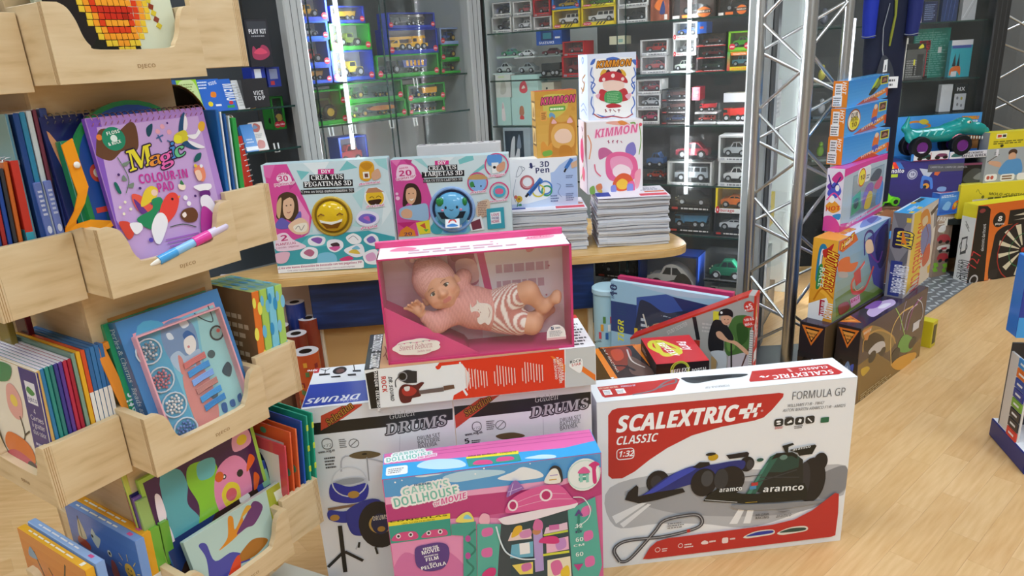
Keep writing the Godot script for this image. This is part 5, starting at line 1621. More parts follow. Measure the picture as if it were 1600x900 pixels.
func build_cabinet_stock():
	for r in STOCK_L: stock_row(r, LO, 42.0, "left", "stock of the left cabinet")
	for r in STOCK_M: stock_row(r, MO, -30.0, "middle", "stock of the middle cabinet")
	# things seen through the side glass of the middle cabinet
	var side := [[0.9, "e8d02a", 0.16, 0.13, "yellow box seen through the side glass of the middle cabinet", "r e8d02a 0 0 100 100|t c83a2c 30 10 70 10 10 b BURAGO|p 3a5a3a 20,70 50,60 50,64 22,74"], [0.9, "3c1f22", 0.16, 0.17, "maroon box seen through the side glass above the yellow box", "r 3c1f22 0 0 100 100|t d8d0d0 16 56 70 60 10 b MINICHAMPS"]]
	var y := 0.45
	for q in [[0.155, 0.20, "9aa6a4", "grey plastic tray seen through the lower side glass of the middle cabinet", "r 9aa6a4 0 0 100 100"], [0.45, 0.135, "e8d02a", "yellow box seen through the side glass of the middle cabinet", "r e8d02a 0 0 100 100|t c83a2c 30 10 76 10 12 b burago|p 3a5a3a 20,70 50,60 50,64 22,74"], [0.66, 0.19, "3c1f22", "maroon box seen through the side glass above the yellow box", "r 3c1f22 0 0 100 100|t d8d0d0 16 56 76 60 12 b MINICHAMPS"], [0.90, 0.15, "d8d8d6", "white sleeve seen through the side glass above the maroon box", "r d8d8d6 0 0 100 100|m a8a8a8 10 10 80 70 6"]]:
		var b := B.new()
		var h: float = q[1]
		b.box(Vector3(0, h / 2, 0), Vector3(0.10, h, 0.16), 0.001, cols(q[2]))
		var t := thing("stock_box", q[3], "box", frame(MO, -30.0, Vector3(-0.02, q[0], -0.27)), "boxes by the middle cabinet's side glass")
		put(b, "carton_body", "card", t)
		b = B.new()
		paint(b, Transform3D(Basis(Vector3.UP, PI / 2), Vector3(0.05, 0, 0.08)), 0.16, h, q[4])
		put(b, "printed_side", "card", t)
	# back right cabinet
	var rows := [
		[2.06, 1.245, 0.07, 0.11, "e4e2de", "white bagged pad at the left of the top shelf in the back right cabinet", "r e4e2de 0 0 100 100|m 9a9a9e 10 10 70 80 9|r 8a2a34 80 0 20 100"],
		[2.16, 1.245, 0.04, 0.115, "8a2a34", "red and clear tube pack on the top shelf of the back right cabinet", "r d8c8c8 0 0 100 100|r a82a34 0 70 100 30|m 6a2a34 10 5 80 60 8"],
		[2.22, 1.245, 0.07, 0.10, "2a3a6a", "navy patterned pack on the top shelf of the back right cabinet", "r 2a3050 0 0 100 100|m 7a8ab0 10 10 80 80 8"],
		[2.32, 1.245, 0.08, 0.115, "26386a", "dark blue pens pack on the top shelf of the back right cabinet", "r 26386a 0 0 100 100|l 4a62a8 2 20,5 30,95|l 4a62a8 2 45,5 55,95|l 4a62a8 2 70,5 80,95"],
		[2.42, 1.245, 0.07, 0.12, "c8ccd0", "pale grey sheet pack at the right of the top shelf", "r c8ccd0 0 0 100 100|l e8ecf0 3 10,10 80,90|l a8acb0 2 30,10 90,80"],
		[2.075, 0.965, 0.10, 0.21, "d4d2c8", "cream backed craft pack, leftmost on the second shelf", "r d8d6cc 0 0 100 100|r b89a5a 10 86 80 10|m b8b8b0 14 10 70 70 8"],
		[2.17, 0.965, 0.10, 0.18, "4a4a48", "dark grey pack of knives with a yellow handle print", "r 5a5a58 0 0 100 100|m 9a9a98 6 6 88 50 8|r 2a2a2a 0 84 100 16|q e8e03a 62,86 80,98 90,88|r e8e03a 44 40 8 16|r 2a2a2a 44 10 8 30|r 3a3a3a 60 10 34 60"],
		[2.30, 0.965, 0.19, 0.25, "2f8a78", "large teal cutting mat standing at the back of the second shelf", "r 2f8a78 0 0 100 100|m 6ab0a0 4 4 92 90 20|l 8ac8b8 .6 4,50 96,50|l 8ac8b8 .6 50,4 50,96|r e8e8e4 70 50 10 12"],
		[2.265, 0.965, 0.06, 0.19, "c83040", "red and clear ruler pack in front of the teal cutting mat", "r d8d4d4 0 0 100 100|r c83040 0 76 100 24|l c83040 3 70,4 74,76|m 9a9a9a 8 8 44 60 10"],
		[2.41, 0.965, 0.11, 0.185, "3aa8b8", "turquoise pack with orange handled scissors, rightmost on the second shelf", "r 3ab0c0 0 0 100 100|r e8e8ee 0 86 100 14|r 4a5aa8 4 78 90 8|q e8702a 4,4 10,26 50,30 56,4 40,16 22,16|p 2a2e34 12,30 22,66 30,30|p 2a2e34 34,30 42,66 48,30|r e8e8ea 12 2 26 14"],
		[2.06, 0.79, 0.12, 0.13, "5a625a", "clear bag with green blocks on the third shelf", "r 6a726a 0 0 100 100|q 4a5a4a 10,10 20,60 50,70 80,50 90,10|q 8a5a4a 20,4 50,16 80,4|m b8c0b8 10 76 80 14 2"],
		[2.36, 0.79, 0.06, 0.14, "e4e6e8", "plain white box on the third shelf of the back right cabinet", "r e4e6e8 0 0 100 100"],
		[2.435, 0.79, 0.07, 0.14, "26282a", "black and white box with small round prints on the third shelf", "r 2a2c2e 0 0 100 100|r e4e4e6 6 4 88 60|t e8e8ea 20 74 80 74 14 b HX|e 8a8a8e 30 48 8 6|e b8a83a 62 46 8 6|e 8a8a8e 36 24 8 6|e 9a9aa0 66 20 8 6"],
		[2.06, 0.56, 0.13, 0.19, "5a6a64", "pale green bagged figures pack on the fourth shelf", "r 7a8a84 0 0 100 100|t e8ecea 20 84 80 84 9 b NUBBIES|q a85a4a 14,20 30,50 46,24|q 4a6a5a 40,20 60,56 80,22|m c8d0cc 10 64 80 14 2"],
		[2.18, 0.56, 0.09, 0.17, "c8a05a", "tan pack beside the pale green figures pack", "r c8a86a 0 0 100 100|q 8a5a2a 20,20 40,60 70,50 80,20|r e8dcc0 10 76 80 16"],
	]
	for q in rows:
		var t := thing("craft_pack", q[5], "pack", at(q[0], q[1], NO.z - 0.12, 0.0), "stock of the back right cabinet")
		var dp := 0.012 if "mat" in q[5] or "ruler" in q[5] else 0.03
		if "mat" in q[5]: t.position.z -= 0.08
		var b := B.new()
		b.box(Vector3(0, q[3] / 2, 0), Vector3(q[2], q[3], dp), 0.001, cols(q[4]))
		put(b, "pack_body", "card", t)
		b = B.new()
		paint(b, Transform3D(Basis(), Vector3(-q[2] / 2, 0, dp / 2)), q[2], q[3], q[6])
		put(b, "printed_front", "gloss", t)
	var rng := RandomNumberGenerator.new()
	rng.seed = 12
	var k := 0
	for lv in [0.56, 0.79, 0.965, 1.245]:
		var cc: String = ["8a9a94", "6a7a84", "a8b0a8", "5a6a6a"][k]
		var t := thing("display_case", ["clear case with a green figure, lowest behind the truss", "clear case with a pale figure, second lowest behind the truss", "clear case with a yellow figure behind the truss brace", "clear case with a grey figure, topmost behind the truss"][k], "case", at(1.735 - 0.012 * k, lv, NO.z - 0.16, 0.0), "cases behind the truss")
		var b := B.new(); b.col = hx(cc)
		b.box(Vector3(0, 0.006, 0), Vector3(0.13, 0.012, 0.1), 0.001)
		put(b, "case_base", "gloss", t)
		b = B.new(); b.col = hx(["7aa83a", "c8ccd0", "d8d05a", "8a90a0"][k])
		b.ball(Vector3(0, 0.05, 0), Vector3(0.02, 0.03, 0.018), 10)
		b.ball(Vector3(0.002, 0.088, 0), Vector3(0.013, 0.014, 0.013), 8)
		put(b, "small_figure", "gloss", t)
		b = B.new()
		b.box(Vector3(0, 0.075, 0), Vector3(0.125, 0.125, 0.095))
		put(b, "clear_cover", "film", t)
		k += 1

# ---------- the wooden book tower: local x along the front tray, z out of it ----------
func TF(x: float, y: float, z: float, turn := 0.0, lean := 0.0) -> Transform3D:
	return frame(TO, 56.4, Vector3(x, y, z), turn, lean)

func tray_front(w: float) -> PackedVector2Array:
	var k := w / 0.225
	var p := PackedVector2Array([Vector2(0, 0), Vector2(w, 0), Vector2(w, 0.105), Vector2(0.213 * k, 0.105)])
	var curve := smooth_line(PackedVector2Array([Vector2(0.213, 0.105), Vector2(0.203, 0.101), Vector2(0.195, 0.086), Vector2(0.190, 0.068), Vector2(0.181, 0.052), Vector2(0.166, 0.044), Vector2(0.064, 0.044), Vector2(0.051, 0.050), Vector2(0.044, 0.062), Vector2(0.039, 0.082), Vector2(0.031, 0.098), Vector2(0.020, 0.105)]), false, 4)
	for q in curve: p.append(Vector2(q.x * k, q.y))
	p.append(Vector2(0, 0.105))
	return p

func ply(b: B, xf: Transform3D, w: float, h: float):
	# three darker veneer lines on a cut edge of w x h
	var keep := b.xf
	b.xf = keep * xf
	b.col = hx("b08a5c")
	for i in 3:
		var x := w * (0.25 + 0.25 * i)
		b.quad(Vector3(x - w * 0.04, 0, 0.0002), Vector3(x + w * 0.04, 0, 0.0002), Vector3(x + w * 0.04, h, 0.0002), Vector3(x - w * 0.04, h, 0.0002))
	b.xf = keep

func tray(parent: Node3D, w: float, dp: float, y: float, xf: Transform3D, hgt := 0.105):
	# local: front panel at z = 0 facing +z, x 0..w, depth dp behind
	var e := 0.012
	var t := Node3D.new()
	t.name = numbered(parent, "tray")
	parent.add_child(t)
	t.transform = xf * Transform3D(Basis(), Vector3(0, y, 0))
	var b := B.new(); b.col = Color(1, 1, 1)
	b.prism(tray_front(w), -e, 0)
	put(b, "front_panel", "birch", t)
	b = B.new()
	paint(b, Transform3D(Basis(), Vector3(w * 0.5, 0.016, 0)), 0.04, 0.01, "t a98a62 0 10 70 10 55 b DJECO")
	put(b, "stamped_mark", "matte", t)
	for x in [0.0, w - e]:
		b = B.new(); b.col = Color(1, 1, 1)
		b.box(Vector3(x + e / 2, hgt / 2, -e - (dp - e) / 2), Vector3(e, hgt, dp - e), 0.0006)
		put(b, "side_panel", "birch", t)
	b = B.new()
	ply(b, Transform3D(Basis(Vector3.UP, PI / 2), Vector3(w, 0, 0)), e, 0.105)
	put(b, "ply_edge", "matte", t)
	b = B.new()
	ply(b, Transform3D(Basis(Vector3.UP, -PI / 2), Vector3(0, 0, -e)), e, 0.105)
	put(b, "ply_edge", "matte", t)
	b = B.new(); b.col = Color(1, 1, 1)
	b.box(Vector3(w / 2, 0.006, -e - (dp - e) / 2), Vector3(w - 2 * e, 0.010, dp - e))
	put(b, "bottom_board", "birch", t)

func build_tower():
	var t := thing("book_tower", "pale birch four sided tower of trays full of children's books at the left", "display tower", frame(TO, 56.4, Vector3()))
	var b := B.new(); b.col = Color(0.93, 0.90, 0.86)
	for q in [[0.1125, -0.106, 0.225, 0.012], [0.1125, -0.326, 0.225, 0.012], [0.006, -0.216, 0.012, 0.208], [0.219, -0.216, 0.012, 0.208]]:
		b.box(Vector3(q[0], 0.84, q[1]), Vector3(q[2], 1.68, q[3]), 0.0006)
	put(b, "column", "birch", t)
	b = B.new()
	ply(b, Transform3D(Basis(Vector3.UP, PI / 2), Vector3(0.2252, 0, -0.1)), 0.012, 1.68)
	put(b, "column_edge", "matte", t)
	b = B.new(); b.col = Color(1, 1, 1)
	b.box(Vector3(0.1125, 0.02, -0.216), Vector3(0.46, 0.04, 0.46), 0.003)
	put(b, "foot_board", "birch", t)
	for y in [0.275, 0.583, 0.89, 1.197]:
		tray(t, 0.225, 0.099, y, Transform3D())
		# tray on the right side opens to +x, on the left side to -x
		tray(t, 0.225, 0.092, y + 0.012, Transform3D(Basis(Vector3.UP, PI / 2), Vector3(0.318, 0, -0.0135)))
		tray(t, 0.225, 0.118, y - 0.008, Transform3D(Basis(Vector3.UP, -PI / 2), Vector3(-0.120, 0, -0.296)))
		tray(t, 0.225, 0.099, y, Transform3D(Basis(Vector3.UP, PI), Vector3(0.225, 0, -0.432)))

# a book, pad or flat box: base at its bottom middle, face to +z before turning
func book(called: String, label: String, group: String, xf: Transform3D, w: float, h: float, th: float, cs: String, art := "", side := "", mat := "gloss") -> Node3D:
	var t := thing(called, label, "book" if called == "picture_book" else "pad" if called.ends_with("pad") else "box" if called.ends_with("box") else "card set", xf, group)
	var b := B.new()
	b.box(Vector3(0, h / 2, -th / 2), Vector3(w, h, th), minf(0.0012, th * 0.2), cols(cs))
	put(b, "cover" if not called.ends_with("box") else "carton_body", mat, t)
	if art != "":
		b = B.new()
		paint(b, Transform3D(Basis(), Vector3(-w / 2, 0, 0)), w, h, ART[art] if ART.has(art) else art)
		put(b, "printed_cover", mat, t)
	if side != "":
		b = B.new()
		paint(b, Transform3D(Basis(Vector3.UP, PI / 2), Vector3(w / 2, 0, 0)), th, h, side)
		put(b, "printed_spine", mat, t)
	return t

func spiral(t: Node3D, w: float, h: float, th: float, c: String, n: int, r := 0.007):
	for i in n:
		var x := -w / 2 + w * (i + 0.7) / (n + 0.4)
		var pts := []
		for j in 11:
			var a := TAU * j / 10 * 0.92
			pts.append(Vector3(x + 0.001 * j / 10, h - 0.001 - r * 0.35 + sin(a) * r, -th / 2 + cos(a) * (r * 0.9 + th * 0.4)))
		var b := B.new(); b.col = hx(c)
		b.tube(pts, 0.0009, 5)
		put(b, "wire_ring", "metal", t)

func build_tower_stock():
	# front tray of the second level
	var g := "books in the front trays"
	var t := book("colouring_pad", "purple spiral bound colouring pad with fairies and a red bird, in the second front tray", "", TF(0.138, 0.905, -0.018, 0.0, 6.0), 0.192, 0.245, 0.012, "b58ad2 9a70c0 8a5cc0 7a4cb4 b58ad2 8a5cc0", "magic")
	spiral(t, 0.192, 0.245, 0.012, "d8a8b8", 20, 0.009)
	var b := B.new()
	b.xf = Transform3D(Basis(Vector3.BACK, 0.20), Vector3(0.004, 0.034, 0.010))
	b.col = hx("4aa0dc"); b.tube([Vector3(-0.062, 0, 0), Vector3(-0.030, 0, 0)], 0.0075, 12)
	b.col = hx("8ac0ea"); b.tube([Vector3(-0.030, 0, 0), Vector3(0.004, 0, 0)], 0.0070, 12)
	b.col = hx("e0409c"); b.tube([Vector3(0.004, 0, 0), Vector3(0.034, 0, 0)], 0.0085, 12)
	b.col = hx("d4c8e0"); b.tube([Vector3(0.034, 0, 0), Vector3(0.068, 0, 0), Vector3(0.074, 0, 0)], [0.0075, 0.0075, 0.004], 12)
	b.col = hx("ece6d8"); b.tube([Vector3(-0.078, 0, 0), Vector3(-0.070, 0, 0), Vector3(-0.062, 0, 0)], [0.0025, 0.0045, 0.0055], 10)
	var pen := put(b, "water_pen", "gloss")
	pen.transform = TF(0.138, 0.905, -0.010, 0.0, 6.0)
	tag(pen, "blue and pink water pen lying across the foot of the purple colouring pad", "pen")
	# round blue board behind
	t = thing("round_book", "round topped blue book with a green rim behind the purple colouring pad", "book", TF(0.118, 0.905, -0.040, 0.0, 5.0), g)
	b = B.new(); b.col = hx("2c8a4a")
	var arc := PackedVector2Array([Vector2(-0.10, 0), Vector2(0.10, 0)])
	var inner := PackedVector2Array([Vector2(-0.093, 0.006), Vector2(0.093, 0.006)])
	for i in 17:
		arc.append(Vector2(0, 0.17) + Vector2.from_angle(PI * i / 16) * Vector2(0.10, 0.095))
		inner.append(Vector2(0, 0.17) + Vector2.from_angle(PI * i / 16) * Vector2(0.093, 0.088))
	b.prism(arc, -0.012, 0)
	put(b, "cover", "gloss", t)
	b = B.new(); b.col = hx("27509a")
	b.flat(inner, 0.0004)
	paint(b, Transform3D(Basis(), Vector3(-0.1, 0, 0.0004)), 0.2, 0.265, "o c8d0e8 45 84 8 6 2|o c8d0e8 62 85 8 6 2|q 3a7ac8 20,70 30,86 50,92 70,86 60,78 40,76|e c8503a 14 62 5 5|e e8e0d0 14 62 2.5 2.5|q 2f6a8a 10,20 16,50 24,40 20,10|r d84a3a 6 40 20 3|e e8e8f0 52 80 3 2")
	put(b, "printed_cover", "gloss", t)
	book("picture_book", "teal edged book with pink and white pages beside the orange strap", g, TF(0.040, 0.905, -0.052, 0.0, 4.0), 0.055, 0.215, 0.018, "8ac0c0 8ac0c0 e8b8c8 2f8a5a e8d8d8 8ac0c0", "r 2f8a5a 0 0 30 100|r e8b0c4 34 0 12 100|r f2e8e8 50 0 14 100|r 9ad0d4 68 0 32 100")
	t = book("flip_pad", "dark blue spiral flip pad with a tan animal picture in the second front tray", g, TF(0.062, 0.905, -0.072, 0.0, 4.0), 0.12, 0.250, 0.012, "27306a", "r 27306a 0 0 100 100|q e0a070 4,92 30,70 60,76 56,50 20,54|q b8b8b4 50,94 70,96 90,80 70,60 50,70|p 3a8a6a 20,0 20,56 60,58 60,0|q f0e8e0 40,60 50,66 60,60")
	spiral(t, 0.12, 0.250, 0.012, "c8ccd0", 11, 0.008)
	t = book("board_book", "tall green and brown edged book, backmost in the second front tray", g, TF(0.108, 0.905, -0.088, 0.0, 3.0), 0.205, 0.258, 0.009, "a8b85a 8a9a4a 8a4a2c 8a4a2c 9a6a3a 8a9a4a", "r a8b86a 0 0 100 100|q 6a9a4a 4,20 10,60 30,80 40,40 20,10|q c8c880 4,70 20,90 40,96 30,76|q 4a7a3a 30,10 50,30 60,10")
	# orange strap with a snap
	b = B.new(); b.col = hx("f09a24")
	var sp := [[0.0, 0.115], [0.002, 0.07], [0.004, 0.045], [-0.006, 0.022], [-0.022, 0.0], [-0.022, -0.006], [0.0, -0.004], [0.03, -0.012], [0.04, -0.013]]
	for i in sp.size() - 1:
		var a := Vector3(sp[i][0], sp[i][1], 0.004 * sin(i * 0.8)); var c := Vector3(sp[i + 1][0], sp[i + 1][1], 0.004 * sin((i + 1) * 0.8))
		var o := Vector3(0.0085, 0.004, 0)
		b.quado(a - o, a + o, c + o, c - o, Vector3(0, 0, 1))
		var bk := Vector3(0, 0, -0.002)
		b.quado(a - o + bk, a + o + bk, c + o + bk, c - o + bk, Vector3(0, 0, -1))
	var strap := thing("orange_strap", "orange ribbon strap with a white snap hanging over the tray edge", "strap", TF(0.006, 1.005, -0.035))
	put(b, "ribbon", "matte", strap)
	b = B.new(); b.col = hx("f0ece4")
	b.ball(Vector3(0.003, 0.082, 0.006), Vector3(0.005, 0.005, 0.003), 10)
	put(b, "snap", "gloss", strap)
	# mosaic board in the top front tray
	t = book("mosaic_box", "dark mosaic picture box with red and orange tiles in the topmost front tray", "", TF(0.115, 1.213, -0.030, 0.0, 5.0), 0.19, 0.26, 0.02, "d8d8c0 c8c8b0 c8c8b0 c8c8b0", "r 26221e 0 0 100 100|p c8cca0 0,40 40,60 30,100 0,100|p d8dcc0 66,0 100,0 100,100 74,100 60,60|q 2a2622 4,20 10,70 34,76 40,30 20,10")
	var rng := RandomNumberGenerator.new()
	rng.seed = 9
	for j in 15:
		for i in 12:
			var px := -0.046 + i * 0.0088 + 0.001 * sin(j * 1.3); var py := 0.028 + j * 0.0094
			var q := Vector2((px - 0.004) / 0.050, (py - 0.098) / 0.072).length()
			if q > 1.0: continue
			b = B.new()
			b.col = hx("e8c23a" if q > 0.86 else "f09a2c" if q > 0.7 else "d8401f" if q > 0.56 else "f0a030" if j % 3 == 1 and i > 2 and i < 9 else "c8301f" if rng.randf() < 0.8 else "a8281c")
			b.xf = Transform3D(Basis(Vector3.BACK, rng.randf_range(-0.08, 0.08)), Vector3(px, py, 0.0008))
			b.box(Vector3(), Vector3(0.0080, 0.0084, 0.0012), 0.0003)
			put(b, "tile", "gloss", t)
	for i in 9:
		b = B.new()
		b.col = hx(["d8c23a", "8a3a24"][i % 2])
		b.xf = Transform3D(Basis(Vector3.BACK, 0.9 + i * 0.09), Vector3(0.066 - i * 0.002, 0.062 + i * 0.0092, 0.0008))
		b.box(Vector3(), Vector3(0.0078, 0.0076, 0.0012), 0.0003)
		put(b, "tile", "gloss", t)
	book("picture_book", "pale green book behind the mosaic box in the topmost front tray", g, TF(0.11, 1.213, -0.062, 0.0, 4.0), 0.17, 0.26, 0.012, "c8ccae b0b498 d8d4c8 b8bca0")
	# third front tray: bead kit box
	t = book("bead_kit_box", "blue jewellery kit box with bead pots and coloured threads, in the third front tray", "", TF(0.120, 0.598, -0.016, 0.0, 13.0), 0.188, 0.240, 0.036, "4f86bc 3a6aa0 44709c 3f6a98 5a90c4 3a6aa0", "beadkit", "r 3f6a98 0 0 100 100")
	b = B.new()
	paint(b, Transform3D(Basis(Vector3.UP, -PI / 2), Vector3(-0.094, 0, -0.036)), 0.036, 0.24, "r 3f6a98 0 0 100 100|t c8d4e4 36 96 36 10 6 s Perles & Charms · Beads and Charms")
	put(b, "printed_spine", "gloss", t)
	for i in 4:
		var c: Vector3 = [Vector3(-0.060, 0.178, 0.003), Vector3(-0.056, 0.126, 0.003), Vector3(-0.050, 0.078, 0.003), Vector3(-0.046, 0.030, 0.003)][i]
		b = B.new()
		for j in 26:
			var a := j * 2.4; var rr := 0.0042 * sqrt(j * 0.55)
			b.col = hx([["d8dade", "8a8e94"], ["d88a94", "b8606c"], ["f0ece8", "d0ccc8"], ["6a8ac4", "4a6aa8"]][i][j % 2])
			b.ball(c + Vector3(cos(a) * rr, sin(a) * rr, 0.001), Vector3(0.0027, 0.0027, 0.0027), 6)
		var pot := put(b, "beads", "lacquer", t)
		b = B.new(); b.col = hx("c8d4dc")
		var ring := []
		for j in 17: ring.append(c + Vector3(cos(TAU * j / 16) * 0.021, sin(TAU * j / 16) * 0.021, 0))
		b.tube(ring, 0.0016, 6)
		put(b, "pot_rim", "gloss", pot)
	for i in 6:
		b = B.new()
		b.col = hx(["d87a74", "4a9ad8", "8ab0ec", "c88a80", "4aa0dc", "3a8ac8"][i])
		for j in 5:
			b.tube([Vector3(-0.012 + i * 0.002, 0.136 - i * 0.0165 - j * 0.0022, 0.003), Vector3(0.006 + i * 0.002, 0.140 - i * 0.0165 - j * 0.002, 0.006), Vector3(0.030 + i * 0.002, 0.142 - i * 0.0165 - j * 0.0022, 0.003)], 0.0014, 5)
		put(b, "thread_skein", "matte", t)
	b = B.new()
	b.xf = Transform3D(Basis(), Vector3(0, 0.115, 0.012))
	b.box(Vector3(), Vector3(0.152, 0.19, 0.0008))
	put(b, "clear_window", "film", t)
	b = B.new(); b.col = hx("e8a8b0")
	for q in [[0, 0.208, 0.156, 0.003], [0, 0.018, 0.156, 0.003], [-0.077, 0.113, 0.003, 0.19], [0.077, 0.113, 0.003, 0.19]]: b.box(Vector3(q[0], q[1], 0.008), Vector3(q[2], q[3], 0.016), 0.0006)
	put(b, "pink_frame", "card", t)
	book("magnetic_box", "green magnetic game box behind the blue jewellery kit", g, TF(0.112, 0.598, -0.060, 0.0, 8.0), 0.188, 0.232, 0.022, "2f9a68 2a8a5a 2a8a5a 35a070 3aa878 2a8a5a", "r 2f9a68 0 0 100 100|t f0f4f0 8 10 8 48 7 b Magnetic")
	b = B.new(); b.col = hx("f0963a")
	b.box(Vector3(0, 0.10, -0.006), Vector3(0.016, 0.20, 0.006), 0.001)
	b.box(Vector3(0.006, 0.195, -0.01), Vector3(0.026, 0.012, 0.01), 0.001)
	var os := put(b, "orange_strap", "matte")
	os.transform = TF(0.030, 0.600, -0.066, 0.0, 5.0) * Transform3D(Basis(Vector3.BACK, 0.14), Vector3())
	tag(os, "orange carrying strap standing beside the green magnetic game box", "strap")
	book("picture_book", "orange and green topped book backmost behind the blue jewellery kit", g, TF(0.12, 0.598, -0.088, 0.0, 3.0), 0.18, 0.235, 0.01, "d88a4a 8aa04a 6a5a3a c87a3a e8a05a 8a7a3a", "r c88a4a 0 0 100 100|q 4a8a5a 10,90 40,98 60,90 40,84")
	# lowest front tray
	book("frame_board", "green framed purple puzzle board with a pink pig face, backmost in the lowest front tray", g, TF(0.126, 0.290, -0.062, 0.0, 6.0), 0.235, 0.255, 0.010, "a8cc52 7a9a3a 8ab84a 9ac452 a8cc52 7a9a3a", "r a8cc52 0 0 100 100|r 4a2450 3 3 94 94|q 5aa8b0 14,3 14,90 30,94 34,80 30,66 36,50 30,34 36,20 34,3|q 8ac83a 36,20 32,40 38,60 34,80 40,92 60,84 56,60 58,30 50,10|q 6abcc0 44,78 46,90 60,88 56,76|q e88ab0 54,40 52,60 60,78 76,82 86,70 84,46 72,34 60,34|q e8d03a 60,46 58,58 66,64 74,58 72,46|e d85a6a 66 54 5 5|e 2a2a2a 64 70 2 2|e f4f4f4 64 70 1 1|e 2a2a2a 78 66 3 3|e d8622a 60 72 4 4|q e8622a 86,44 90,60 94,54|q e8622a 84,64 90,76 94,70|q f0a8c0 78,84 80,96 94,96 94,84|e f0d03a 87 90 5 4|q f4e4ea 6,40 8,60 12,58 12,42|q f4e4ea 6,64 8,84 12,82 12,66")
	book("picture_book", "second green edged board just behind the pig puzzle board", g, TF(0.110, 0.290, -0.080, 0.0, 5.0), 0.235, 0.27, 0.006, "c8d05a 7a9a3a 8ab84a 9ac452 d8d45a 7a9a3a")
	book("puppet_box", "flat bright blue craft box lying open topped behind the dinosaur box", g, TF(0.138, 0.290, -0.040, 0.0, 16.0), 0.235, 0.166, 0.030, "3a6ac0 3a6ac0 4a9ad8 4a8ac8 4aa4e0 3a6ac0", "r 2a3a6a 0 0 100 100|q 3a2a26 4,0 4,40 30,60 60,90 100,96 100,0|q c8b090 30,40 50,66 60,60 50,40|q e8e4dc 66,70 70,86 76,70|r 3a4a9a 84 60 16 40|r 8ac0a0 90 70 8 20")
	t = book("dinosaur_box", "pale green dinosaur picture box with an olive end strip, front of the lowest front tray", g, TF(0.150, 0.290, -0.014, 0.0, 14.0), 0.225, 0.127, 0.014, "b8ccc0 8a9a8a a8ac3a 9ab0a8 d0dcd4 8a9a8a", "r b4cabe 0 0 100 100|p a8ac3a 72,0 80,100 100,100 100,0|r e8ecd0 86 74 8 16|m 7a7a20 78 20 14 40 4|q 4a4a9a 8,10 12,60 10,84 16,80 18,50 34,46 46,20 30,24|q d8882a 24,60 34,70 40,96 44,92 42,74 52,86 46,66|q 6a3a6a 42,66 56,84 66,96 72,80 60,64 52,66|q d8a03a 50,84 58,96 62,90|q a86a2a 34,30 50,44 60,40 66,28 50,20|q d8482a 18,4 30,30 38,36 34,14|q 7a5a3a 58,10 70,26 72,10")
	# left trays: bundles facing left, browsed by their tops
	g = "books in the left trays"
	var k := 0
	for q in [["3a4a8a", 0.010, "slim blue book, rightmost in the second left tray"], ["7a3a4a", 0.005, "maroon edged book beside the slim blue one"], ["cfd8dc", 0.007, "white paged book in the second left tray"], ["3a8ab0", 0.007, "light blue book in the second left tray"], ["2a4a8a", 0.008, "navy book behind the hat picture cover"]]:
		var x := -0.004 - k * 0.0088
		book("picture_book", q[2], g, TF(x, 0.895, -0.185, -90.0, 2.0), 0.19, 0.272 - 0.001 * k, q[1], "%s %s %s %s e8e4e0 %s" % [q[0], q[0], q[0], q[0], q[0]])
		k += 1
	for q in [[-0.024, "6a7ab8"], [-0.010, "7a88c8"]]:
		b = B.new(); b.col = hx(q[1])
		b.box(Vector3(0, 0.05, 0), Vector3(0.010, 0.10, 0.008), 0.001)
		paint(b, Transform3D(Basis(), Vector3(-0.005, 0, 0.0042)), 0.01, 0.1, "m d8dcf0 20 50 60 40 6|e d8dcf0 50 30 30 6")
		var bm := put(b, "cloth_marker", "matte")
		bm.transform = TF(q[0], 0.965, -0.0895)
		tag(bm, "blue white printed cloth tag hanging before the %s books in the second left tray" % ("navy" if q[0] < -0.02 else "slim blue"), "tag")
	t = book("picture_book", "grey green book with a pink hat picture, tallest in the second left tray", g, TF(-0.050, 0.895, -0.185, -90.0, 2.0), 0.19, 0.268, 0.005, "9ab0ac 8aa09c 5a8aa0 5a8aa0 c8d0d0 8aa09c", "r 8ab0b0 0 0 100 100|q d8409a 40,60 46,90 66,92 74,70 60,56|q b8704a 50,50 56,64 76,62 72,48|q c85a6a 60,20 70,40 90,36 84,16|s 8a5a9a 2 76,60 84,44 80,30")
	t = book("spiral_pad", "small red and teal spiral pad in the second left tray", g, TF(-0.060, 0.895, -0.165, -90.0, 3.0), 0.15, 0.205, 0.010, "c8382c 3a8aa0 c8382c b8302c d8d4d0 3a8aa0", "r c8382c 0 0 100 100|r 3aa0b4 0 0 100 52|r e85a3a 10 60 60 30", "r c8382c 0 0 100 100|r 3aa0b4 0 0 100 50")
	spiral(t, 0.15, 0.205, 0.010, "d8dadc", 9, 0.008)
	k = 0
	for q in [["c8642a", "orange edged pad beside the red and teal spiral pad"], ["3a3a3e", "black cover book with white blots"], ["2a4a9a", "royal blue book with red spine letters"], ["a8302c", "dark red book in the second left tray"], ["26407a", "deep blue book left of the dark red one"], ["c8862a", "amber book at the left of the second left tray"], ["2a2c34", "black covered book at the left of the second left tray"]]:
		var x := -0.072 - k * 0.0068
		book("picture_book", q[1], g, TF(x, 0.895, -0.180, -90.0, 4.0), 0.18, 0.205 - 0.008 * k, 0.0055, "%s %s %s %s d8d4cc %s" % [q[0], q[0], q[0], q[0], q[0]], "r 1c1c22 0 0 100 100|q f0f0ee 50,60 54,80 70,84 80,70 76,50 60,48|q c8302c 56,56 60,66 70,62 66,52|e e8d83a 70 90 10 5|e f0f0f0 80 20 2 2|e f0f0f0 60 30 1 1" if k == 1 else "")
		k += 1
	# third left tray: card sets with coloured tops
	k = 0
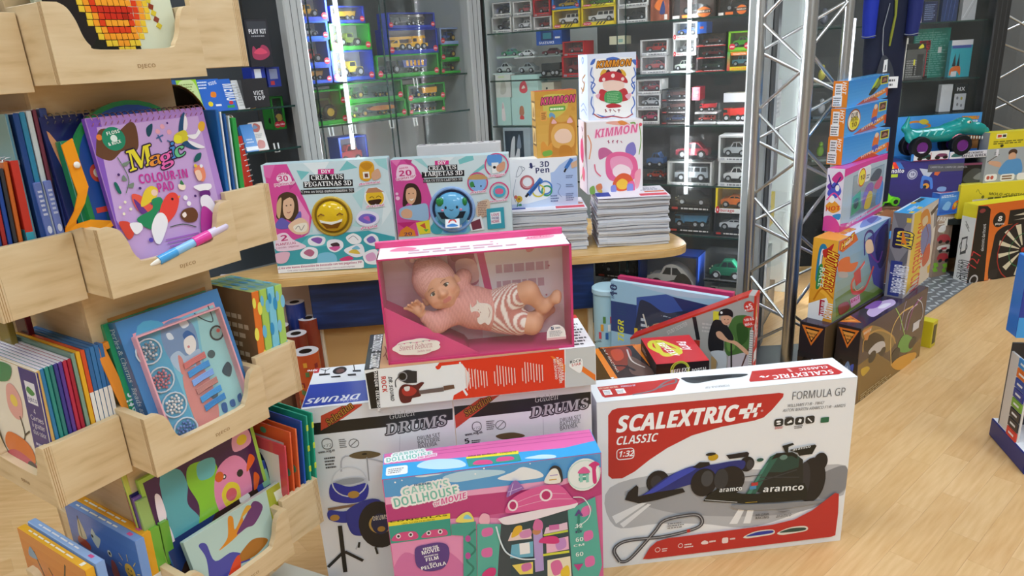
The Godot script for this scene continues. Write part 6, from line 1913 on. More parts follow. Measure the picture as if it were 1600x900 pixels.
	for q in [["2a6aa8", 0.006, "blue topped white card set, rightmost in the third left tray"], ["2a70b0", 0.006, "blue topped white card set, second from the right"], ["2f78b4", 0.006, "blue topped white card set, third from the right"], ["2868a4", 0.006, "blue topped white card set beside the red topped set"], ["d8502a", 0.006, "red topped white card set in the third left tray"], ["eab02c", 0.006, "yellow topped card set in the third left tray"], ["7a9a8a", 0.005, "grey green card set beside the yellow topped one"]]:
		var x := -0.006 - k * 0.0072
		book("card_set", q[2], "card sets in the third left tray", TF(x, 0.590, -0.185, -90.0, 2.0), 0.2, 0.212, q[1], "%s e8e4dc %s %s %s e8e4dc" % [q[0], q[0], q[0], q[0]], "", "r %s 0 0 100 100|r eceae4 0 0 100 66|m 8a8a90 30 10 50 30 6" % q[0] if k < 5 else "r %s 0 0 100 100" % q[0])
		k += 1
	k = 0
	for q in [["a8203a", "crimson card set, right of the two crimson ones"], ["b8284a", "crimson card set, left of the two crimson ones"], ["5a3a90", "purple card set beside the crimson ones"], ["3a3a8a", "indigo card set in the third left tray"], ["2a7a78", "teal card set, right of the two teal ones"], ["2a8a80", "teal card set, left of the two teal ones"], ["2a78a8", "bright blue card set left of the teal ones"]]:
		var x := -0.0575 - k * 0.0066
		book("card_set", q[1], "card sets in the third left tray", TF(x, 0.590, -0.185, -90.0, 2.5), 0.2, 0.206, 0.0056, "%s %s %s %s %s %s" % [q[0], q[0], q[0], q[0], "dcd8e0", q[0]])
		k += 1
	book("card_set", "tan edged card set behind the flower picture card set", "card sets in the third left tray", TF(-0.1045, 0.590, -0.185, -90.0, 3.0), 0.2, 0.205, 0.006, "c8a468 c8a468 d0a860 c8a468 e8dcc8 c8a468")
	book("card_set", "navy banded card set with flower and bicycle picture, frontmost in the third left tray", "card sets in the third left tray", TF(-0.1085, 0.590, -0.185, -90.0, 4.0), 0.2, 0.203, 0.004, "efe4d0 c8b8a0 2f2c78 2f2c78 e8e0d0 c8b8a0", "r efe6d4 0 0 100 100|r 2f2c7c 72 0 28 100|r e8e8f0 78 72 16 18|t 2f2c7c 79 74 93 74 3 b DJECO|q 3a8a4a 79,82 83,86 92,82 86,79|t e8e4f0 84 64 87 64 4 n 4|t e8e4f0 77 58 97 58 4 n Cartes|t e8e4f0 77 52 97 52 4 n à gratter|t e8e4f0 77 46 97 46 4 n duo color|m c8c4e0 77 18 20 22 5|q e8a03a 80,6 82,14 88,8 92,14 94,6|q e8a8a0 40,60 44,78 56,82 66,72 62,56 50,52|e f0d05a 53 68 6 5|q 3a8a5a 20,80 30,96 60,98 50,84|s 2a2a2a 1.5 58,56 60,40 50,30|s 2a2a2a 1.5 60,40 70,46|q e0702a 20,20 30,36 62,34 70,20 50,12|q c8405a 20,14 40,22 70,16 60,8|e 2a2a2e 62 10 9 8|e e8d05a 62 10 4 3.5|q 4a9a5a 80,0 70,20 76,22 88,4")
	for q in [[-0.035, "dark red book at the very back of the third left tray", "6a1f2c"], [-0.062, "olive gold book at the very back of the third left tray", "8a7a3a"]]:
		book("picture_book", q[1], g, TF(q[0], 0.590, -0.262, -90.0, 1.0), 0.04, 0.25, 0.010, "%s" % q[2])
	# lowest left tray: puzzle boxes
	g = "puzzle boxes in the lowest left tray"
	var names := [["6aa83a", "green puzzle box, rightmost in the lowest left tray"], ["72b03c", "green puzzle box beside the amber one"], ["e8a82a", "amber puzzle box between the green and blue ones"], ["7aa0dc", "large blue puzzle box with a ship and smiling sun"]]
	for i in 4:
		var x: float = [0.012, -0.006, -0.0215, -0.037][i]
		var cc: String = names[i][0]
		t = book("puzzle_box", names[i][1], g, TF(x, 0.278, -0.183, -90.0, 2.0), 0.225 + (0.012 if i == 3 else 0.0), 0.178, 0.0155, "%s d8d8d4 %s %s %s d8d8d4" % [cc, cc, cc, cc], "r 4a78c8 0 0 100 100|g 3a66b8 5a8ad8 0 0 100 100|q 3a5cb0 0,40 30,52 60,46 100,30 100,0 0,0|q 4a72c4 50,30 80,44 100,40 100,20|q c84a3a 10,56 14,66 28,62 26,54|q e8d8b0 14,66 16,84 20,88 26,68|l 2a2a2e 1.5 18,66 18,92|q d8e0d0 34,74 38,86 42,80 48,78 44,68 40,64|e 2a2a2e 36 76 1.6 2|q b85a5a 56,40 58,58 64,56 66,40|e e8e8d0 58 66 3 4|e 2a2a2e 58 66 1.5 2|e f0c04a 84 58 7 9|e 3a2a20 82 60 .8 1|e 3a2a20 86 60 .8 1|s 3a2a20 1 81,56 84,54 87,56|l f0d880 1 84,70 84,78|l f0d880 1 94,60 98,62|l f0d880 1 74,60 70,62|l f0d880 1 91,68 95,74|l f0d880 1 77,68 73,74|r e8e6e0 76 0 24 34|q 4a7ad0 78,10 76,28 84,38 96,34 98,18 90,8|t f4f4f8 80 18 94 18 12 b 3·6" if i == 3 else "", "r %s 0 0 100 100|r e8e6e0 0 0 100 52|m 9a9a9a 30 8 40 34 5" % cc)
		b = B.new()
		paint(b, Transform3D(Basis(Vector3.RIGHT, -PI / 2), Vector3(-0.11, 0.178, 0)), 0.22, 0.0155, "m f0f4e8 10 30 70 40 1|r d85a9a 88 30 6 40")
		put(b, "printed_top", "gloss", t)
	t = book("puzzle_box", "pale blue edged puzzle box, second from the front in the lowest left tray", g, TF(-0.0955, 0.278, -0.20, -90.0, 2.0), 0.235, 0.168, 0.014, "8aaee4 d8d8d4 8aaee4 8aaee4 9abcec d8d8d4", "", "r 8aaee4 0 0 100 100")
	b = B.new()
	paint(b, Transform3D(Basis(Vector3.RIGHT, -PI / 2), Vector3(-0.11, 0.168, 0)), 0.22, 0.014, "m f0f4f8 10 30 70 40 1|r d85a9a 88 30 6 40")
	put(b, "printed_top", "gloss", t)
	t = book("puzzle_box", "orange forest puzzle box with amber edges, frontmost in the lowest left tray", g, TF(-0.111, 0.278, -0.205, -90.0, 2.0), 0.235, 0.164, 0.014, "d8802c d8d8d4 f0b02c f0b02c f4b83a d8d8d4", "r c8702a 0 0 100 100|g b85a24 d8883a 0 0 100 100|s 2a1c18 3 20,0 30,40 20,80|s 2a1c18 3 60,0 56,40 70,90|s 2a1c18 2 56,40 40,70|s 2a1c18 3 90,0 84,40 94,70|q d86a8a 40,50 46,64 54,52|q e8c03a 66,30 72,46 80,32|q 6a9ac0 10,70 16,84 24,72|q a83a5a 70,60 76,74 82,60|q 3a6a4a 30,20 36,34 44,22", "r f0b02c 0 0 100 100")
	b = B.new()
	paint(b, Transform3D(Basis(Vector3.RIGHT, -PI / 2), Vector3(-0.11, 0.164, 0)), 0.22, 0.014, "m fff4e0 10 30 76 40 1|r f4f0e0 92 20 4 60")
	put(b, "printed_top", "gloss", t)
	k = 0
	for q in [["c8606a", "rose edged book standing behind the green puzzle boxes"], ["27245c", "indigo book standing behind the green puzzle boxes"], ["7a5aa0", "violet book standing behind the green puzzle boxes"], ["9ab86a", "pale green book standing behind the green puzzle boxes"]]:
		book("picture_book", q[1], "books in the lowest front tray's left end", TF(0.004, 0.290, -0.092 + k * 0.008, 0.0, 3.0), 0.02, 0.235 - k * 0.004, 0.008, q[0])
		k += 1
	book("picture_book", "pale covered book at the far left of the topmost left tray", g, TF(-0.06, 1.20, -0.17, -90.0, 2.0), 0.16, 0.15, 0.006, "d8d4c8 c8c4b8 d8d4c8 a8503a")
	# right trays
	g = "pads in the right trays"
	k = 0
	for q in [["2a68b0", 0.006, "royal blue pad right of the purple colouring pad"], ["e8ecf0", 0.003, "thin white pad beside the royal blue one"], ["2a5aa0", 0.004, "blue pad behind the thin white one"], ["cfe0e4", 0.003, "pale sheet pad beside the green book"], ["2f9a48", 0.009, "bright green book in the second right tray"]]:
		book("picture_book" if k == 4 else "sketch_pad", q[2], g, TF(0.234 + k * 0.0072, 0.915, -0.10, -90.0, 3.0), 0.15, 0.228 - k * 0.004, q[1], "%s" % q[0])
		k += 1
	t = book("spiral_pad", "olive covered spiral pad with green back in the second right tray", g, TF(0.284, 0.915, -0.055, -8.0, 6.0), 0.052, 0.212, 0.008, "b8ac7a 2f8a68 2f8a68 a89c6a d8d0b0 2f8a68", "r b8ac7a 0 0 100 100")
	spiral(t, 0.052, 0.212, 0.008, "d8dadc", 9, 0.006)
	t = book("spiral_pad", "small red spiral pad in front of the olive spiral pad", g, TF(0.288, 0.915, -0.040, -8.0, 6.0), 0.040, 0.178, 0.008, "c8382c a82a20 a82a20 c8382c e8e4e0 a82a20", "r c8382c 0 0 100 100|r d84a3a 8 52 60 44|m e8d0cc 60 88 30 6 1")
	for i in 16:
		b = B.new(); b.col = hx("d8dadc")
		b.tube([Vector3(0.014, 0.02 + i * 0.0095, 0.001), Vector3(0.022, 0.022 + i * 0.0095, 0.003), Vector3(0.026, 0.02 + i * 0.0095, -0.008)], 0.0009, 5)
		put(b, "wire_ring", "metal", t)
	t = thing("black_disc", "round black board with a fine gold rim leaning behind the blue pads", "board", TF(0.255, 0.915, -0.16, -90.0, 2.0), g)
	b = B.new(); b.col = hx("17130f")
	b.xf = Transform3D(Basis(Vector3.RIGHT, PI / 2), Vector3(0, 0.17, 0))
	b.lathe([Vector2(0, -0.003), Vector2(0.098, -0.003), Vector2(0.1, 0), Vector2(0.098, 0.003), Vector2(0, 0.003)], 32)
	put(b, "board", "gloss", t)
	b = B.new(); b.col = hx("c8a85a")
	var rg := []
	for i in 33: rg.append(Vector3(cos(TAU * i / 32) * 0.1, 0.17 + sin(TAU * i / 32) * 0.1, 0))
	b.tube(rg, 0.0012, 5)
	put(b, "gold_rim", "metal", t)
	k = 0
	for q in [["e0742c", "orange dotted box, leftmost in the third right tray", "e8e05a"], ["a8cc5a", "lime box with blue dots beside the orange dotted one", "6ab8d8"], ["7ac8e0", "sky blue box with darker dots in the third right tray", "2a90c8"], ["a8d06a", "lime box with pale blue dots, rightmost in the third right tray", "7ac0e0"]]:
		t = book("dotted_box", q[1], "dotted boxes in the third right tray", TF(0.236 + k * 0.0175, 0.607, -0.10, -90.0, 4.0), 0.15, 0.212 - k * 0.001, 0.016, "%s %s %s %s %s %s" % [q[0], q[0], q[0], q[0], "9ac8a8" if k else "b8d070", q[0]], "r 8a6a4a 0 0 100 100|m d8c0a0 10 20 80 60 7" if k == 0 else "", "e %s 90 84 30 6|e %s 10 62 30 6|e %s 90 40 30 6|e %s 20 90 24 5|e %s 80 14 30 6" % [q[2], q[2], q[2], q[2], q[2]])
		b = B.new()
		paint(b, Transform3D(Basis(Vector3.RIGHT, -PI / 2), Vector3(-0.075, 0.212 - k * 0.001, 0)), 0.15, 0.016, "e 6ab0d0 20 50 8 30|e 5aa8c8 50 30 9 30|e 7ac0d8 78 60 8 30|e a8d88a 36 70 6 20")
		put(b, "printed_top", "gloss", t)
		k += 1
	k = 0
	for q in [["d8505a", "pink framed card with a penguin picture in the lowest right tray", 0.200], ["e8683a", "orange framed card with green trees, front of two", 0.222], ["ec7440", "orange framed card with a green tree, back of two", 0.222], ["2f5fc0", "blue card set behind the orange framed cards", 0.232], ["2fa88c", "green card set with lime dots, front of two", 0.236], ["33b090", "green card set with lime dots, back of two", 0.236]]:
		var art := "r %s 0 0 100 100|r f2eee8 10 8 78 80" % q[0]
		if k == 0: art += "|q 2a2c50 30,40 34,70 50,84 64,70 66,44 50,36|q f4f2f0 40,44 44,66 56,66 58,46|e f0c03a 70 20 8 4"
		elif k < 3: art += "|p 4a8a3a 56,56 68,80 84,56|p 3a6a3a 40,30 52,52 66,30|p 6a4a3a 60,20 70,40 84,20|e 5ab88a 50 94 6 3|e 5ab88a 92 60 5 4"
		t = book("framed_card", q[1], "cards in the lowest right tray", TF(0.238 + k * 0.0145, 0.298, -0.10, -90.0, 6.0), 0.16, q[2], 0.0042, "%s" % q[0], art, "")
		if k >= 4:
			b = B.new()
			for i in 5:
				b.col = hx("c8dc4a")
				b.box(Vector3(0.0795, 0.03 + i * 0.045, -0.002), Vector3(0.003, 0.013, 0.0048), 0.001)
			put(b, "lime_dots", "gloss", t)
		k += 1
	# slim game boxes leaning on the left end of the left cabinet's shelves
	for q in [[-1.251, 1.075, 0.046, "2a5a9a", "blue green maze game box at the left of the slim game boxes", "r 2a5a9a 0 0 100 100|t d8e86a 10 76 90 76 9 b MAZE|t d8e86a 10 62 70 62 9 b MIX", 0.119], [-1.196, 1.075, 0.070, "8ac830", "lime green game box in the row left of the cabinet post", "r 9ad03a 0 0 100 100|q c8dc9a 10,10 14,90 86,94 90,16|m 8a9a5a 16 16 66 74 10", 0.117], [-1.126, 1.075, 0.080, "2f6ac8", "bright blue game box with an orange badge left of the cabinet post", "r 2f6ac8 0 0 100 100|m d8e4f4 10 70 40 26 3|t d8e4f4 56 80 90 84 10 b KIDS|q e8842a 50,46 56,60 74,58 70,44|e e8d02a 40 24 10 8|r e8ecf4 60 16 24 6", 0.115], [-1.067, 1.075, 0.042, "2f68c0", "narrow blue and white game box left of the cabinet post", "r 2f6ac8 0 0 100 100|t e8ecf4 30 84 30 30 40 b MEMO|e c83a3a 60 24 18 6|r 3aa048 20 8 60 8", 0.112], [-1.022, 1.075, 0.041, "d8d8d6", "white game box beside the narrow blue one", "r dcdcda 0 0 100 100|m b8b8b6 16 10 40 70 8", 0.105], [-0.990, 1.075, 0.018, "c89a3a", "amber strip pack beside the white game box", "r c89a3a 0 0 100 100|q 8a5a2a 20,20 60,50 80,20|q e8c05a 20,60 60,90 80,60", 0.102], [-1.017, 0.925, 0.044, "3a86d0", "blue game box on the lower shelf left of the cabinet post", "r 3a86d0 0 0 100 100|r e8ecf0 0 4 100 14|m c8d8ec 20 30 60 20 2", 0.100], [-0.981, 0.925, 0.050, "d8d0c8", "white and red printed game box on the lower shelf left of the cabinet post", "r d8d0c8 0 0 100 100|q a8483a 20,70 40,96 80,86 60,66|q 6a86a8 20,76 40,90 60,80|q b85a4a 20,10 40,36 80,30 70,8|m 8a8a8a 20 44 60 16 3", 0.105]]:
		book("game_box", q[4], "slim game boxes left of the cabinet post", frame(LO, 42.0, Vector3(q[0], q[1], -0.03), -3.0, 20.0), q[2], q[6], 0.03, "%s %s e0e0e0 %s %s %s" % [q[3], q[3], q[3], q[3], q[3]], q[5])
	# picture books lying at the tower's foot
	k = 0
	for q in [["2a4a6a", "dark blue picture book lying lowest at the foot of the tower"], ["d8c8a8", "tan picture book in the pile at the foot of the tower"], ["c8d0d4", "pale grey picture book in the pile at the foot of the tower"], ["e8b83a", "yellow picture book near the top of the pile at the foot of the tower"], ["e0dccc", "cream picture book on top of the pile at the foot of the tower"]]:
		b = B.new()
		b.box(Vector3(0, 0.006, 0), Vector3(0.11, 0.012, 0.16), 0.001, cols("%s %s e8e4dc e8e4dc %s %s" % [q[0], q[0], q[0], q[0]]))
		var m := put(b, "picture_book", "gloss")
		m.transform = TF(0.285, 0.041 + k * 0.0122, -0.09 - 0.004 * k, 4.0 * k - 8.0)
		if k == 0: m.transform = TF(0.285, 0.041, -0.09, -8.0)
		tag(m, q[1], "book", "picture books at the foot of the tower")
		k += 1

var STOCK_L := [
	"-0.705 1.3655 -0.060 0.155 0.091 0.100|win|boxed_digger|excavator|2a3fa8 d8dad6 e0a52a|blue window box with a large yellow digger behind the light strip, topmost at left",
	"-0.709 1.2999 -0.060 0.148 0.066 0.100|win|boxed_digger|loader|2a5ab8 d8dad6 c8ccd0|blue window box with a pale loader, second from top at left",
	"-0.713 1.2033 -0.060 0.144 0.097 0.100|win|boxed_truck|excavator|2a4aa8 d0d2d0 b03a3a|blue window box with a red machine, third from top at left",
	"-0.715 1.1420 -0.060 0.142 0.061 0.090|win|boxed_truck|truck|2a4ab0 d0d2d0 d89a4a|blue window box with a small tan truck just over the lower glass shelf at left",
	"-0.699 0.9850 -0.050 0.198 0.132 0.110|win|boxed_tractor|tractor|2f9a34 cfd2d0 4a6a34|tall green window box with a big dark tractor, lowest at left",
	"-0.541 1.3566 -0.060 0.148 0.063 0.090|win|boxed_dump_truck|truck|2438a0 d8d8d4 e8b82a|blue window box with a yellow dump truck, topmost of the second pile",
	"-0.540 1.2572 -0.060 0.181 0.099 0.100|win|boxed_tractor|loader|2f9a34 dcdedc 7a8a3a|green window box with a white booms loader, second of the second pile",
	"-0.544 1.1420 -0.060 0.189 0.115 0.100|win|boxed_wheel_loader|loader|2a45a8 d8dcdc d8c23a|blue window box with a yellow and grey wheel loader above the lower shelf",
	"-0.478 1.0555 -0.050 0.302 0.081 0.070|win|boxed_tractor|tractor_trailer|2f9a34 d0d4d2 2f4a34 2a4a34|long green window box with a dark green tractor and trailer, upper of the long pair",
	"-0.465 0.9850 -0.050 0.294 0.070 0.080|win|boxed_tractor|tractor_trailer|2f9a34 d0d4d2 5a5c5e e08a2a|long green window box with an orange tanker trailer, lower of the long pair",
	"-0.241 1.3330 -0.060 0.238 0.062 0.080|win|boxed_loader|truck|2438a0 e0e2e0 3a3a3c|blue window box with a dark loader and buckets, on top of the crane box",
	"-0.243 1.2327 -0.060 0.254 0.100 0.090|win|boxed_crane|crane|2438a0 dcdedc f0b82a|blue window box with a yellow mobile crane, below the loader box",
	"-0.279 1.1420 -0.060 0.317 0.091 0.090|win|boxed_tractor|tractor_trailer|2f9a34 d8dcda 2a2c2e 2f4498|long green window box with a black tractor and blue wagon on the upper shelf",
	"-0.207 1.0378 -0.050 0.202 0.072 0.070|win|boxed_tractor|tractor_trailer|2f9a34 d0d4d2 4a4a3a e8a82a|small green window box with a yellow trailer, upper of the small pair",
	"-0.210 0.9850 -0.050 0.193 0.053 0.070|win|boxed_tractor|tractor_trailer|2f9a34 d0d4d2 2c2e30 3a4a44|small green window box with a black tractor and cart, lower of the small pair",
	"-0.006 1.2648 -0.100 0.132 0.070 0.080|win|boxed_tractor|tractor|9ab0d8 dcdedc 4a6ab0|pale blue window box with a blue tractor, topmost at the right end",
	"-0.011 1.1971 -0.100 0.129 0.068 0.080|win|boxed_tractor|tractor|3fae44 e4e8e4 3a7a4a|small green window box with a green tractor, second at the right end",
	"-0.017 1.1420 -0.100 0.126 0.055 0.080|win|boxed_tractor|tractor|3fae44 e4e8e4 4a8a54|small green window box with a green tractor, lowest at the right end",
	"-0.553 0.8000 -0.120 0.133 0.123 0.090|win|boxed_car|car|2a45a8 d8d8d4 9a3a3a|blue window box with a dark red car, low down above the craft kits",
	"-0.942 1.1420 -0.050 0.050 0.072 0.080|box|toy_box|r 2438a0 0 0 100 100;r e8ecf4 20 40 50 50|2438a0|dark blue box with a white sticker at the left end of the left cabinet",
	"-0.886 1.1420 -0.050 0.050 0.069 0.080|box|toy_box|r 2a3a90 0 0 100 100;r c03a3a 20 10 30 20;r 8a90b0 20 40 60 50|2a3a90|dark blue box with a red badge beside the left cabinet's post",
	"-0.867 0.9850 -0.100 0.051 0.121 0.080|win|boxed_tractor|tractor|2f8a34 4a4c4a 3a4a34|narrow green window box partly behind the left cabinet's post",
	"-0.930 1.2143 -0.030 0.083 0.158 0.015|box|play_kit|r 26262c 0 0 100 100;r 3a3c44 8 76 84 20;t e8e8ec 12 70 88 70 10 b PLAY KIT;q a83a5a 14,20 20,44 40,34 60,46 84,40 88,24 50,14;q d84a6a 20,30 50,40 80,30 50,26;m 9a9aa0 20 62 60 6 1|26262c|black hanging play kit pouch with pink print at the far left",
	"-0.972 1.0750 -0.030 0.093 0.101 0.050|box|toy_box|r 2a2a2e 0 0 100 100;t d8d8dc 40 44 80 44 14 b VICE;t d8d8dc 40 26 84 26 14 b TOP|2a2a2e|black box with white lettering beside the pouch at the far left",
]

